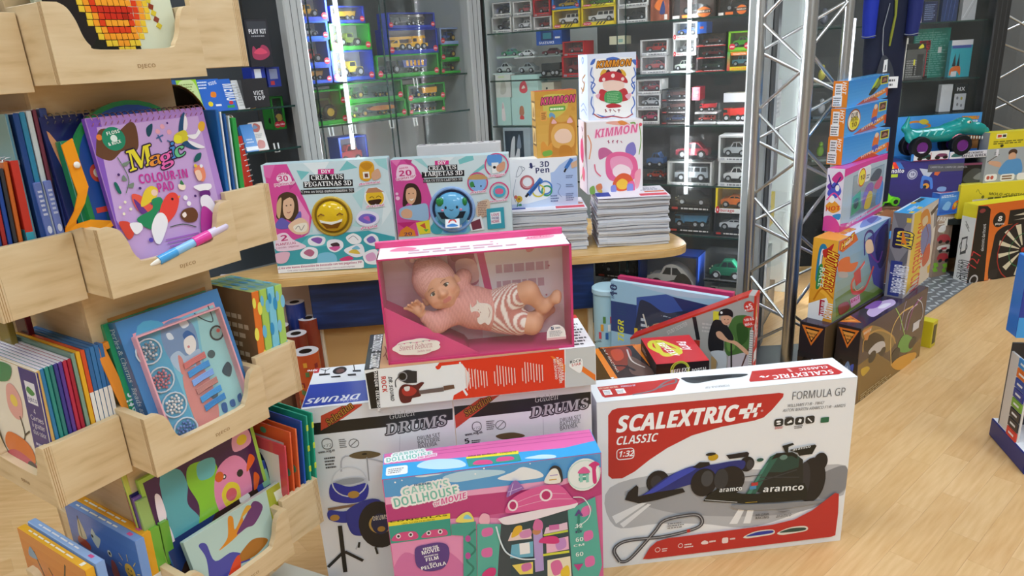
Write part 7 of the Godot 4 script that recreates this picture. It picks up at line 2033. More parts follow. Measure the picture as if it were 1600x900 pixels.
var STOCK_M := [
	"-1.119 1.3675 -0.080 0.099 0.060 0.100|win|boxed_car|jeep|d8d8d4 c8cac8 1e1e20|white window box with a black jeep, upper left on the top shelf",
	"-1.124 1.3000 -0.080 0.103 0.068 0.100|win|boxed_car|car|d8d8d4 c8cac8 222426|white window box with a black car, lower left on the top shelf",
	"-1.016 1.3651 -0.080 0.096 0.059 0.100|win|boxed_car|car|d8d8d4 c8cac8 a83030|white window box with a red car, second pile on the top shelf",
	"-1.020 1.3000 -0.080 0.096 0.065 0.100|win|boxed_car|car|d8d8d4 c8cac8 e4e4e2|white window box with a white car, second pile on the top shelf",
	"-0.922 1.3555 -0.080 0.084 0.069 0.100|win|boxed_car|car|c02c34 c8b0b0 8a2a2a|red window box with a dark red car on the top shelf",
	"-0.922 1.3000 -0.080 0.087 0.055 0.100|win|boxed_car|car|dcd8d4 c8c8c6 9a3434|white window box with a small red car under the red box",
	"-0.810 1.3749 -0.080 0.128 0.050 0.100|win|boxed_car|car|2f7ac8 9ab8d8 f0c022|bright blue window box with a yellow car, on the yellow box",
	"-0.809 1.3000 -0.080 0.129 0.075 0.100|win|boxed_car|jeep|f0d21e d8d0a0 e8e8e6|yellow window box with a white off-roader, left one of two",
	"-0.663 1.3758 -0.080 0.150 0.041 0.100|win|boxed_car|jeep|e8d82a c0d088 5aa82a|yellow window box with a green off-roader above the right white one",
	"-0.663 1.3000 -0.080 0.154 0.076 0.100|win|boxed_car|jeep|f0d21e d8d0a0 e4e4e2|yellow window box with a white off-roader, right one of two",
	"-0.513 1.3620 -0.080 0.130 0.057 0.100|win|boxed_car|car|dcdcd8 b8bab8 26282a|white window box at the frame top with a black car, right of the yellow boxes",
	"-0.517 1.3000 -0.080 0.128 0.062 0.100|win|boxed_car|car|dcdcd8 8a8c8a 1e2022|white banded window box with a black car, right of the yellow boxes",
	"-0.403 1.3000 -0.080 0.074 0.095 0.080|box|toy_box|r 8a4a34 0 0 100 100;q d8702a 20,60 60,90 80,60 50,40;q 2a3a6a 50,30 70,80 80,30;r e8e4dc 76 4 16 20|8a4a34|rust orange box with blue figure print on the top shelf",
	"-0.269 1.3000 -0.080 0.170 0.088 0.100|win|boxed_motorbike|bike|33241e 6a4034 2a2a2c b0b0b2|dark brown window box with a black motorbike and orange badge, left of two",
	"-0.116 1.3000 -0.080 0.119 0.080 0.100|win|boxed_motorbike|bike|33241e 3a2c28 2a2a2c b0b0b2|dark brown window box with a black motorbike and orange badge, right of two",
	"-1.103 1.1930 -0.080 0.110 0.053 0.080|case|display_case|car|b8d8c0 3a8a5a|clear case with a white and green car, upper left on the second shelf",
	"-1.135 1.1216 -0.080 0.101 0.071 0.090|case|display_case|car|c8d8d4 b8c0bc|clear case with a pale car, lower left on the second shelf",
	"-1.017 1.1876 -0.080 0.104 0.048 0.080|case|display_case|car|c8d0cc e0e4e2|clear case with a white car on the second shelf",
	"-1.020 1.1176 -0.080 0.104 0.070 0.090|case|display_case|car|5a605e 9aa4a2|clear case with a silver car under the white car's case",
	"-0.897 1.1873 -0.080 0.118 0.050 0.090|case|display_case|car|8a9290 6a2430|clear case with a maroon car on the second shelf",
	"-0.901 1.1000 -0.080 0.123 0.087 0.090|case|display_case|truck|1c1e1f 2c3432|black based case with a dark truck on the second shelf",
	"-0.893 1.2372 -0.080 0.121 0.062 0.090|box|toy_box|r 2458b0 0 0 100 100;r 1f3a70 18 30 50 60;r 3a8a9a 26 40 34 40;t e8ecf4 10 8 70 8 16 b SUZUKI;r e8ecf4 74 40 20 12|2458b0|blue box with white lettering on top of the maroon car's case",
	"-0.774 1.1868 -0.070 0.102 0.059 0.100|win|boxed_car|car|c8242c 8a2228 a82028|red window box with a red car, upper of two beside the white scrollwork box",
	"-0.778 1.1000 -0.070 0.106 0.087 0.100|win|boxed_car|jeep|c8242c 8a2228 7a1a20|red window box with a dark red car, lower of two beside the white scrollwork box",
	"-0.681 1.3000 -0.090 0.085 0.020 0.080|win|boxed_car|car|d8d0a8 3a4a80 6a2a34|cream edged blue window box behind the white scrollwork box",
	"-0.594 1.2222 -0.110 0.066 0.033 0.080|box|toy_box|r d8d8b8 0 0 100 100;r 8ab0a0 60 20 30 40|d8d8b8|cream box behind the white scrollwork box",
	"-0.535 1.1000 -0.070 0.097 0.122 0.090|case|display_case|car|2a2226 c8242c|black based case with a bright red sports car beside the white scrollwork box",
	"-0.424 1.1695 -0.080 0.118 0.063 0.090|win|boxed_car|jeep|d8d8d6 9aa0a2 b03a34|white window box with a red and blue pickup on the second shelf",
	"-0.427 1.1000 -0.080 0.111 0.069 0.090|win|boxed_car|car|d8d6d4 b0a8a4 a83a34|white window box with a red car under the pickup box",
	"-0.297 1.2278 -0.070 0.097 0.061 0.090|win|boxed_car|car|dcdcda 9aa4b4 3a62b0|white window box with a blue car and red badge, upper of two",
	"-0.298 1.1640 -0.070 0.092 0.064 0.090|win|boxed_car|car|dcdcda b0b4b0 6a6e70|white window box with a grey car and red badge, lower of two",
	"-0.309 1.1000 -0.070 0.088 0.064 0.090|case|display_case|car|d0d4d0 a8b0a4|pale clear case with a grey car on the second shelf",
	"-0.195 1.1936 -0.070 0.111 0.049 0.090|win|boxed_car|car|26211f 4a4440 6a3a34|black window box with a red stripe, upper of the three before the green box",
	"-0.194 1.1489 -0.070 0.111 0.045 0.090|win|boxed_car|car|26211f 4a4440 9a2c2c|black window box with a red stripe, middle of the three before the green box",
	"-0.195 1.1000 -0.070 0.112 0.049 0.090|win|boxed_car|car|26211f 4a4440 3a4a3a|black window box with a red stripe, lower of the three before the green box",
	"-0.232 1.2425 -0.070 0.035 0.042 0.090|box|toy_box|r 2458b0 0 0 100 100;r c85a2a 30 40 40 20|2458b0|narrow blue box on top of the three black car boxes",
	"-0.087 1.1694 -0.070 0.086 0.073 0.100|win|boxed_car|car|7ab82a e0c02a 5ac82a|lime green window box with a green car beside the cabinet post",
	"-0.087 1.1000 -0.070 0.089 0.069 0.100|win|boxed_van|jeep|d8c82a e08a3a 6ab0d8|rainbow edged yellow window box with a pale blue van beside the cabinet post",
	"-1.122 1.0241 -0.060 0.078 0.098 0.080|box|blind_box|r d8dad4 0 0 100 100;q b8b8b0 30,20 40,70 60,74 70,30 50,14;r c8d8a0 20 88 40 6|d8dad4|pale grey small figure box, upper left on the third shelf",
	"-1.012 1.0219 -0.060 0.131 0.096 0.100|box|blind_box|r b9ddd6 0 0 100 100;q d84a5a 30,30 34,62 50,74 58,56 60,30 46,18;q f4e4dc 38,40 46,54 52,42|b9ddd6|mint small figure box with a red print, upper right on the third shelf",
	"-1.125 0.9000 -0.060 0.072 0.124 0.080|box|blind_box|r b4dcd4 0 0 100 100;q e8e0e0 34,20 36,60 46,84 56,60 60,20;q d8b0b8 40,60 44,80 50,64|b4dcd4|mint small figure box with a white rabbit print, lower left on the third shelf",
	"-1.029 0.9000 -0.060 0.110 0.122 0.080|box|blind_box|r b6ded8 0 0 100 100;q b87a5a 36,40 40,66 54,68 58,42 46,34;q d84a4a 38,22 56,22 54,34 40,34|b6ded8|mint small figure box with a bear print, lower right on the third shelf",
	"-0.945 1.0309 -0.100 0.116 0.050 0.080|box|blind_box|r cfc8b4 0 0 100 100;e 2a2a2a 30 50 4 10;e 2a2a2a 70 50 4 10|cfc8b4|cream box with two dark dots behind the orange plush box",
	"-0.947 0.9000 -0.100 0.085 0.131 0.080|box|blind_box|r b0c8c4 0 0 100 100;m 8aa0a0 20 20 60 60 4|b0c8c4|grey green box standing behind the orange plush box",
	"-0.442 1.0206 -0.070 0.107 0.058 0.090|win|boxed_car|car|dcdad8 8a3a3c a82a30|white window box with a red car, top of the pile right of the scrollwork box",
	"-0.443 0.9619 -0.070 0.105 0.059 0.090|win|boxed_car|car|dcdad8 5a4a4c c8c8ca|white window box with a grey car, middle of the pile right of the scrollwork box",
	"-0.446 0.9000 -0.070 0.100 0.062 0.090|win|boxed_car|car|dcdad8 4a3a40 c02a5a|white window box with a crimson car, bottom of the pile right of the scrollwork box",
	"-0.335 0.9905 -0.070 0.119 0.047 0.090|win|boxed_car|truck|2a2422 4a3c38 6a3a34|black window box with a dark truck, top of the third shelf pile",
	"-0.335 0.9425 -0.070 0.117 0.048 0.090|win|boxed_car|truck|2a2422 4a3c38 7a4a44|black window box with a dark truck, middle of the third shelf pile",
	"-0.335 0.9000 -0.070 0.118 0.042 0.090|win|boxed_car|car|2a2422 5a3c30 3a4a7a|black window box with a blue car, bottom of the third shelf pile",
	"-0.256 0.9904 -0.100 0.032 0.051 0.080|box|toy_box|r a82a3a 0 0 100 100;m e8d0d0 20 30 60 40 3|a82a3a|small crimson box behind the glass light strip",
	"-0.209 0.9385 -0.070 0.084 0.052 0.090|case|display_case|truck|d8d4d4 b8343a|clear case with a red van, upper of two beside the light strip",
	"-0.211 0.9000 -0.070 0.085 0.038 0.090|case|display_case|jeep|d4d4d4 b04a44|clear case with a red and white van, lower of two beside the light strip",
	"-0.096 0.9000 -0.060 0.125 0.082 0.100|case|display_case|truck|dcdce0 c0302c|clear case with a large red model truck beside the cabinet post",
	"-0.096 0.9816 -0.090 0.096 0.034 0.060|box|toy_box|r c4c4c8 0 0 100 100|c4c4c8|pale grey tray lying on the large red model truck's case",
	"-1.072 0.6600 -0.070 0.140 0.232 0.090|box|figure_box|r a9bcc8 0 0 100 100;r 26384a 6 8 70 84;q d8e0e8 20,20 30,70 44,80 40,40 60,70 56,30 40,20;q 8a9ab0 50,60 60,86 66,60;r e0a050 0 0 100 12|a9bcc8|pale blue box with galloping horse print left of the orange plush box",
	"-0.087 0.6520 -0.060 0.121 0.103 0.110|win|boxed_car|car|c9c9c6 3a3c3e e6e6e4|grey banded window box with a white coupe, second from top at right",
	"-0.091 0.7545 -0.060 0.120 0.100 0.110|win|boxed_car|car|c9c9c6 6a6e70 b8bcbe|grey banded window box with a silver car, topmost at right",
	"-0.091 0.5445 -0.060 0.128 0.107 0.110|win|boxed_sports_car|sport|e8d02a d8d0b0 e8742a|yellow edged window box with an orange sports car",
	"-0.090 0.4500 -0.060 0.137 0.095 0.110|win|boxed_sports_car|sport|2a2a2c 8a8c90 e4e6e8|black window box with a white sports car, lowest at right",
	"-0.266 0.7495 -0.070 0.175 0.103 0.100|case|display_case|car|26282a 7a2a34|clear case with two dark cars behind the light strip, topmost",
	"-0.268 0.6465 -0.070 0.185 0.103 0.100|win|boxed_car|jeep|b4b4b0 3a3c3e 9aa0a4|grey banded window box with a silver car behind the light strip",
	"-0.263 0.5438 -0.070 0.181 0.103 0.100|win|boxed_car|car|1e1e20 3a3a38 26282a|black window box with a black car beside the magazines",
	"-0.263 0.4500 -0.070 0.189 0.094 0.100|win|boxed_car|truck|1e1e20 3a3c3e 4a86a8|black window box with a pale blue estate car, lowest beside the magazines",
	"-0.429 0.7109 -0.090 0.096 0.092 0.100|case|display_case|car|2a2c30 3a5a8a|dark case with a blue car right of the pink plush box",
	"-0.428 0.6600 -0.090 0.097 0.051 0.100|case|display_case|car|2a2c30 c0402c|dark case with a red car right of the pink plush box",
	"-0.351 0.1550 -0.060 0.266 0.192 0.120|win|boxed_classic_car|beetle|24408f 8a98a8 e8e6e0|large blue based window box with a white and black rounded classic car",
	"-0.107 0.2447 -0.060 0.177 0.128 0.100|case|display_case|car|1a1c1c 1f5a44|clear case with a green and white classic saloon beside the cabinet post",
	"-0.103 0.1550 -0.060 0.179 0.090 0.100|case|display_case|truck|8a8c88 9a9c94|clear case with a grey estate car under the green saloon",
	"-0.597 0.2098 -0.080 0.203 0.098 0.100|win|boxed_car|car|1e1e20 2c2c2e 26282a|black window box with a black car under the table's right end",
	"-0.607 0.1550 -0.080 0.187 0.055 0.100|case|display_case|car|5a5c5c c8cac8|clear case with a white car under the table's right end",
]

var BX := {
	"S": [0.1745, 0, -1.417, 4.8, 0.614, 0.452, 0.11],
	"G": [-0.2819, 0.0, -1.2214, 6.7047, 0.4493, 0.412, 0.0973],
	"DL": [-0.4587, 0, -1.3356, 6, 0.3179, 0.5194, 0.2075],
	"DR": [-0.1415, 0, -1.369, 6, 0.3038, 0.5194, 0.2075],
	"GT": [-0.3112, 0.5194, -1.3197, 6.35, 0.4831, 0.0888, 0.1959],
	"D": [-0.318, 0.487, -1.6135, 5.5, 0.4703, 0.2728, 0.1124],
	"P": [-0.812, 0.525, -2.37, -0.35, 0.421, 0.377, 0.06],
	"T": [-0.386, 0.525, -2.4, -3.0, 0.4, 0.366, 0.06],
	"N": [0.0114, 0.672, -2.5177, 1.5, 0.247, 0.177, 0.07],
	"K3": [0.1177, 0.849, -2.5243, 6.4, 0.147, 0.229, 0.085],
	"K1": [0.2998, 0.7, -2.5697, 4.7, 0.206, 0.2595, 0.15],
	"K2": [0.3166, 0.9595, -2.6372, 10.3, 0.183, 0.231, 0.115],
	"KTM": [0.27, 0, -1.7, 6, 0.2, 0.33, 0.3],
	"PO": [0.386, 0.33, -1.775, 2, 0.148, 0.04, 0.19],
	"SC": [0.3727, 0, -2.107, -30, 0.382, 0.502, 0.055],
	"MJ1": [1.141, 0, -2.139, 40.1, 0.565, 0.284, 0.08],
	"MJ2": [1.038, 0, -2.172, 40.1, 0.565, 0.284, 0.09],
	"MV": [1.072, 0.284, -2.206, 41.1, 0.421, 0.285, 0.084],
	"GA": [1.414, 0.284, -2.393, 44.7, 0.314, 0.314, 0.062],
	"MU": [1.122, 0.569, -2.312, 44, 0.4, 0.215, 0.057],
	"B3": [1.1438, 0.785, -2.3874, 38, 0.34, 0.0921, 0.0529],
	"B2": [1.1458, 0.8775, -2.3934, 44.2, 0.3974, 0.0941, 0.0474],
	"B1": [1.1654, 0.972, -2.4309, 46.35, 0.4388, 0.087, 0.0492],
	"MG": [1.99, 0.6, -3.44, 2, 0.44, 0.2, 0.16],
	"MO": [1.84, 0.3, -3.46, -2, 0.42, 0.3, 0.12],
	"DA": [2.258, 0, -3.292, 14, 0.36, 0.395, 0.08],
	"PK": [2.148, 0, -3.404, 22, 0.105, 0.328, 0.06],
	"BT": [2.135, 0.328, -3.405, 14, 0.125, 0.11, 0.07],
	"Y1": [2.25, 0.3, -3.425, 6, 0.41, 0.17, 0.05],
	"KI": [2.37, 0.47, -3.45, 6, 0.3, 0.245, 0.06],
}
var ART := {
	"S_front": "r f1f2f4 0 0 100 100|q bfc0c4 4.4,50.2 32.7,55.2 72.6,50.2 98.9,48.1 99.7,31.6 94.3,27.9 63.9,15.8 41.3,21.4 23.1,24.7 6.2,26.1|q a4a5a9 10.2,47 42.7,47.5 83.2,40.8 99.4,44.2 99.7,32.5 82.2,22.1 55.4,23.6 26,32|q 8b8c90 85.3,40.4 93.1,46.8 99.4,47 99.7,33.5 90.1,28.7|p f1f2f4 5.1,32.6 16.6,38.9 18.9,38.5 6.7,27.6|p f1f2f4 8.2,27.3 19.3,37.8 20.6,37.2 9.6,24.7|p f1f2f4 52.5,19.4 56.5,29.5 58.9,29 55.8,18.8|p f1f2f4 58.2,18.7 60.1,29.1 62.6,29 61.2,18.2|p c5302c 4.2,92.3 5.6,95 7.6,95.8 69.4,95.4 71.2,94.8 71.1,92.9 67.1,86.1 64,82.2 60.3,80.9 47.7,79.3 36.2,76 26.7,70.2 19.9,64.4 14.1,58.3 9.3,55.1 5.3,55.5 3.9,57.6|T ffffff ffffff 0.29 7.2 82.2 52.6 82 9.06 bi SCALEXTRIC|p ffffff 54.6,88.5 56.7,88.5 56.3,85.4 54.1,85.4|p ffffff 57.8,91.1 59.9,91.1 59.5,88.3 57.3,88.4|p ffffff 56.7,88.5 57.3,88.4 59.5,88.3 59,85.6 56.3,85.4|p ffffff 60,88.3 61.4,88.3 60.9,85.6 59,85.6|p ffffff 61.3,90.6 62.8,90.7 62.6,88.5 60.8,88.4|p ffffff 56.3,85.4 58.4,85.4 57.9,82.6 55.8,82.6|p ffffff 60.2,85.4 61.5,85.5 61,83 59.7,82.9|p c5302c 57.5,87.8 58.7,87.7 58.4,86.2 57.3,86.2|t f0d0d0 62.6 85.6 63.6 85.6 1.15 b ®|t ffffff 6.9 75 22.5 74.8 4.89 bi CLASSIC|r ffffff 7.1 66.1 6.9 6.6 2|r c5302c 7.4 66.6 6.3 5.7 1.6|t ffffff 7.7 67.9 13.5 67.7 3.50 bi 1:32|t 6d6e72 74.7 90.8 95.5 90.4 4.28 n FORMULA GP|t 55565a 72.9 86.8 87.3 86.5 1.58 i WILLIAMS F1® · FW47|t 55565a 71.2 84.3 96 83.6 1.59 i ASTON MARTIN ARAMCO F1® · AMR25|r 2b2b2d 68.2 76.2 3.6 4.4 1.2|r 2b2b2d 72.3 76.2 3.7 4.5 1.2|r 2b2b2d 76.5 76 3.5 4.4 1.2|r 2b2b2d 80.6 76 3.6 4.5 1.2|e ffffff 69.9 79 0.9 0.6|e ffffff 70 77.6 0.9 0.4|p ffffff 73.2,77.8 74.9,79.4 75.4,77.9 73.8,77.3|p ffffff 77.6,77.6 78.2,79.5 79.1,78.8 78.8,77.1|p ffffff 81.6,79.6 83.3,77 83,76.6 81.3,79|r 2a6a4a 86.7 75.7 3.3 3.1 .5|m c5302c 68.6 74.7 3.4 1.5 2|m 55565a 72.5 80.5 3.1 1.3 1|m 55565a 76.3 73.8 3.5 2 2|e 1c1c20 23.1 50.8 4.5 6.9|e 33343a 22.5 50.9 2.2 3.9|e 1c1c20 58.3 55.8 3 4.5|e 3c3d42 59.5 55.3 1.4 3|q 26307c 13.6,40.9 18.8,45.5 25.8,52.6 32.6,56.7 37.5,58.2 44.4,57.8 52.3,58.6 57.3,57.8 56.4,52.8 48.5,51.1 39.7,48 30.8,45.7 21,41.3|q 3d4cb8 15.3,41.5 22.9,48.7 30.7,55.6 36.6,57.3 37.6,55.9 30.8,51 23,45.4|p 1a1a1e 10.2,42.1 11.4,46.5 14.7,50.4 15.5,49.1 15.3,43.4 23,44.8 33,45.4 34,42.9 23,39.9 15.7,39|p 1a1a1e 36.6,57.3 39.4,60.1 43.2,59.5 43.6,57.6 39.5,56.2|e c8a020 44.7 62.2 2 2.1|e 222226 43.7 64.1 2 0.9|p 1c1c22 49.8,62.6 58.1,63.3 58.9,62.3 58.6,60.3 51.1,60|e 1c1c20 41.3 47.5 5.2 8.5|e 44454b 42.6 49.7 2.4 4.8|e 1a1a1e 88.1 52.5 2.9 5.5|e 1a1a1e 51.9 46.9 5.8 8.8|e 34353b 48.2 48.4 2.8 6.4|e 1a1a1e 85 41.7 5.8 13.9|e 303137 81.9 42.2 2.5 11.4|p 1d2624 63,38 65.5,51.3 70.2,58.1 77.1,59.4 80.8,54.9 81.6,41 73.3,35.3|p 25463f 67,49.6 71.2,59.1 76.1,60.1 79.3,56.6 79.2,50.6 72.7,48.6|p 2c6456 57.1,35.3 59.7,40.4 63.7,50.4 67.4,58.9 69.7,60.3 70.4,57.5 67.7,51 64.5,42.4 62.1,36.3 59.5,34.2|p 4a8a7a 58.3,35.7 61.8,44.3 65.4,54.4 66.9,55.6 63.3,45.6 60.6,37.5|l 3a3c40 0.62 62.8,44.2 78.7,49.2|l 3a3c40 0.61 63.7,47.1 79.8,44.4|l 3a3c40 0.46 56.6,48.3 64.6,48.4|p 15171a 41.3,36.1 42.9,39.6 46.8,43 57,38.1 63.1,37 82.2,40.6 83.7,35.7 83.5,29.8 71.5,30.3 58.2,31.7|l c9a638 0.31 58.4,32.2 63.3,32|l e4e6e6 0.31 41.9,36.9 55.1,33.1|p 15171a 67.9,57 69.7,60.6 76.1,60.4 78.4,58.3 78.3,55.9 76.2,58 71.2,58.2|e 6a8a80 72.8 57.7 1.6 1.5|p 15171a 71.9,64.7 76,65.8 76.7,64.8 74.5,63.7 74.5,60.4 73.3,60.6|p 15171a 74.8,61.8 85.1,63.5 85.8,62.5 84.3,57.9 79.1,57.6 78.3,59.5|t dfe3e3 76.3 61 83.4 62 1.84 b aramco|e 23574c 63.4 57.7 1.4 1.1|t eef0f0 65.3 37.6 81.9 36.3 3.72 b aramco|t eef0f0 47.6 40.6 56.7 40.3 2.78 b aramco|r c03a3a 60.4 42.3 2.7 2|r 4a90c0 59.8 40.2 2.7 2.1|q 8f9094 53.1,31.6 69.5,29.7 86,28.7 90.2,27.1 73.8,25.8 57.3,28|s 4e4e54 2.11 8,3.8 12.1,5 21.6,19.9 26.1,27 37.1,28.5 40.6,26 40.7,21.5 36.2,18.8 25.2,16.7 12.1,16.8 7.1,14.6 5.7,10.4 8,3.8|s c8c8cc 0.32 8,3.8 12.1,5 21.6,19.9 26.1,27 37.1,28.5 40.6,26 40.7,21.5 36.2,18.8 25.2,16.7 12.1,16.8 7.1,14.6 5.7,10.4 8,3.8|r c5302c 35 17.5 1.3 2.1|m 8a8a8e 27.1 21.1 7.3 4.1 3|p c5302c 17.3,3.8 20,10.6 22.8,14.1 27.2,15.4 49.6,15.8 70.1,16.3 79.3,18.1 86.4,22.7 92.2,28.9 95.3,32.2 96.9,31.3 97.4,19.4 97.2,4.6 95.5,3.9 54,3.6 19.4,3.3|o f3dcd8 23.2 8.7 1 1.4 0.32|m f3dcd8 25 6.9 2.5 2.7 2|o f3dcd8 32.5 9.7 0.9 1.3 0.32|m f3dcd8 34.1 7.6 3.9 3.2 2|q f3dcd8 40.9,10 42.3,11.3 43.8,10.1 43.6,8.8 41.5,8.9|m f3dcd8 44.3 9.1 3.1 2.2 1|r f3dcd8 49.5 7.9 2.6 3.7 1|m f3dcd8 52.8 9.3 2.5 2.1 1|q e7e0d4 58.3,10.6 63,13.3 70.2,13.3 70.8,10.3 64.2,9.6 60,9.4|q 2a3aa0 59.4,10.8 64,12.8 70.1,12.7 70.1,11.1 64.1,10.6|q e7e0d4 72.4,10.7 77.5,13.3 84,13.1 84.8,10.1 78.8,9.2 74.2,9.1|q 2c4a40 73.3,10.8 77.8,12.6 83.6,12.2 83.9,10.5 78.7,10.2|t 55565a 62.8 23.1 68.4 22.9 1.44 b WILLIAMS|t 55565a 62.9 21.2 68.4 21 1.44 b RACING|t 55565a 71.3 20.7 77.5 20.7 2.10 i aramco|q 77787c 71.4,25 74.3,23.8 77.1,24.6 74.3,24.6",
	"S_top": "r f1f2f4 0 0 100 100|p c5302c 2.9,68.1 34.3,74 35.2,66.6 30.7,22.5 29.2,17.6 3.8,17.2 3.1,24.5|t f6dcc0 3.2 55.8 10.6 57 8.07 b WILLIAMS RACING|t dcdcf2 11.8 56.4 17.4 56.3 7.32 b FORMULA GP|r ffffff 4.2 27.7 3 23.5|m 888888 4.4 30.3 2.8 17.4 3|r ffffff 9.1 28.1 3.3 22.3|m 888888 9.2 30.7 3 16.1 3|s 77777c 4.59 14.2,17.8 22.8,28.7 28.5,57.5 33.4,70.7 32.8,53.9 29.3,47.8 25.2,35.8|q 3b4146 36.3,72.4 43.2,71 54.2,68.1 61.6,60.7 58.5,50.2 48.6,48.3 40.5,40.9 37.5,48 36.5,58|q 20262a 38.6,64.3 47.1,66.2 55.2,61.5 53,51.7 43.2,49.8|t 8a8a8e 51.2 21 41.9 20.5 7.76 n FORMULA GP|p c5302c 64.4,71.7 95.1,70.2 96.8,25.7 94.4,18 59.9,23.2 60.1,30.7|t ffffff 93.9 42 70 43.1 18.20 bi SCALEXTRIC|p ffffff 69.2,44 68.2,43.5 66.9,36.3 67.9,36.8|p ffffff 66.9,36.3 65.9,35.8 65.5,41.5 66.8,43.5|p ffffff 66.6,45.6 65.8,44.7 64.6,39.1 65.5,39.8|t ffffff 93.9 62.3 82.3 62.1 10.92 bi CLASSIC|r f0c0b8 77.9 49.8 1.1 16.1",
	"DL_front": "r e9e9ec 0 0 100 100|p 1c1a1a 0.3,93.3 99.7,93.3 99.1,88 0.3,87.9|p c8442c 10.7,89.5 28.9,95.9 40.4,99.7 26.5,99.7 12.2,96.3|p c8442c 13.3,90.3 26.7,94.2 39.7,99 40,99.7 26.5,99.7 14.6,96.1|T b9822c 401808 0.30 16.5 91.3 34.4 98.6 2.94 bis Selection|T c9c6c4 2a2626 0.00 56.7 91.3 73.7 92 2.72 is Golden|T b9b4b6 2e2a2c 0.53 52.9 84.3 94.1 85.8 4.87 bis DRUMS|l c9c9ce 0.21 62.4,83.3 59.3,68.5|t 4c4a4c 74 80.2 89.7 80.9 1.72 n DRUM SET|t 4c4a4c 74 78.1 89.1 78.9 1.73 n BATTERIE|t 4c4a4c 74 76.1 86.9 76.8 1.74 n BATERÍA|r 6a686a 9.9 80.6 7.3 5.3 2|r e9e9ec 10.4 81.1 6.3 4.3 1.6|t 6a686a 10.5 81.8 16.3 82 1.27 n +72|o 6a686a 31.1 82.2 3.3 2 0.32|l 6a686a 0.32 28.5,81 33.6,83.6|m 6a686a 21.5 80.5 5.1 4.5 5|t 3c3a3c 6.8 79.1 17.9 79.5 1.17 b www.reig.es|m 4a484a 10.1 71.5 7.6 5.9 4|s b9b9c0 0.65 20,69.5 24.3,76.6 48.3,72 49.2,68.2|q 6d5a3e 26.7,76.4 30.9,77.8 39,78 46.4,76.6 47.7,75.4 42.6,74.5 33.4,74.6|e 2c2418 37.1 76.6 1.8 0.5|l 9a9a9e 0.43 38.4,75 37.7,63.6|e c9ccd2 24.5 64.3 11.9 2.2|e 9fa3aa 24.5 64.5 10.1 1.5|q 2331a0 12.5,64.6 24,61.8 36.2,62.4 33.8,54.9 21.4,53.9 10.2,56.9|o d9dade 24.5 64.3 11.7 7.2 0.55|e b98a3c 26 57.8 4 1.8|l 8a6a50 1.35 7.2,52 32.2,52.8|q 2a379c 7.7,51.5 17.5,50.1 30.2,50.9 29.3,46.1 17.8,44.3 7,46.9|e b98a3c 10.9 47.5 3.4 1.6|q 27338f 20,50.4 35.7,54.7 44.6,51.7 37.4,38.4 23.4,37.3 19,42.4|e 1a1a1e 40.8 41.3 14.5 11.9|o c9a050 41.5 41.7 7.3 4.5 0.92|e 20264e 41.5 41.7 6.3 5.3|T d8d0c0 20264e 0.00 36.8 43.7 47.3 43.9 2.30 b DRUMS|e b98a3c 41.7 39.1 2.8 1.4|l 17171a 1.83 13.5,43.3 12.3,19.1|l 17171a 1.41 13.5,29.9 0.8,22.9|l 17171a 1.41 14.2,29.8 25.9,23.9|l c0c0c6 0.70 25.2,33.5 22,30.3|l 17171a 0.93 25.2,33.8 24.1,31|l 17171a 0.94 35.8,30.2 36.7,26.5",
	"DR_front": "r e9e9ec 0 0 100 100|p 1c1a1a 0.3,94 99.7,94.1 99.7,88.2 0.3,88|p c8442c 0.3,83.7 0.3,89.7 19.4,96.6 33.5,97.1|T b9822c 401808 0.32 8.6 88.6 27.7 95 2.93 bis Selection|T c9c6c4 2a2626 0.00 58.4 91.8 75.5 92.3 2.78 is Golden|T b9b4b6 2e2a2c 0.54 54.6 84.9 97.1 86.5 4.77 bis DRUMS|l c9c9ce 0.22 63.9,84 63.5,69.2|t 4c4a4c 76.5 81.2 92.4 82 1.76 n DRUM SET|t 4c4a4c 76.4 79.2 91.4 79.9 1.77 n BATTERIE|t 4c4a4c 76.3 77.2 89.3 77.9 1.78 n BATERÍA|o 6a686a 32.7 83.1 3.7 2.1 0.32|l 6a686a 0.32 30.2,81.7 35.2,84.6|m 6a686a 22.4 81.3 6.4 4.6 5|r 6a686a 11.9 81.2 7 4.8 2|r e9e9ec 12.5 81.7 5.8 3.9 1.6|t 6a686a 12.7 82.3 17.7 82.5 1.08 n +72|t 3c3a3c 6.5 79.7 19.1 80.3 1.20 b www.reig.es|t 2a2a2c 6 76 9.3 76.2 2.41 b 5|m 4a484a 10.8 75.8 6.4 1.8 2|q 6d5a3e 28.5,78.1 34,79 42.3,78.8 49.9,76.9 45.4,75.9 33.7,76.2",
	"DL_top": "r e9e9ec 0 0 100 100|p 2a44a6 0.3,57.6 40.2,55.2 44.1,4.6 0.3,3.9|T e3e3e6 2a44a6 0.00 38.2 22.7 3.1 23.2 12.77 bi DRUMS|t c9cbe0 37.4 11.3 22 12.6 4.88 is Golden|r c0303a 0.3 87.5 3.6 12.2|t ffffff 2.4 97.1 -4.9 98.2 4.13 b REIG|e 26262a 19.3 87.9 5.1 10.1|e 6a4a48 19.7 86.6 3.1 5.9|l 26262a 1.19 4.3,97.5 8.7,91.3 11.4,96|l 26262a 0.89 8.4,94.3 8.9,81.1|p 26262a 4.5,83.9 12.4,82.5 12.9,78.5 5.2,78.6|p 26262a 13.9,73.1 20.6,73.4 21.3,69.3 14.6,70.1|l 26262a 1.21 28.8,99.7 30.5,83|p 26262a 28.9,84.8 35,83.6 35.3,78.4 29.3,80.1|p 26262a 25.7,74.8 31.7,74.7 32.4,69 26.5,70.1",
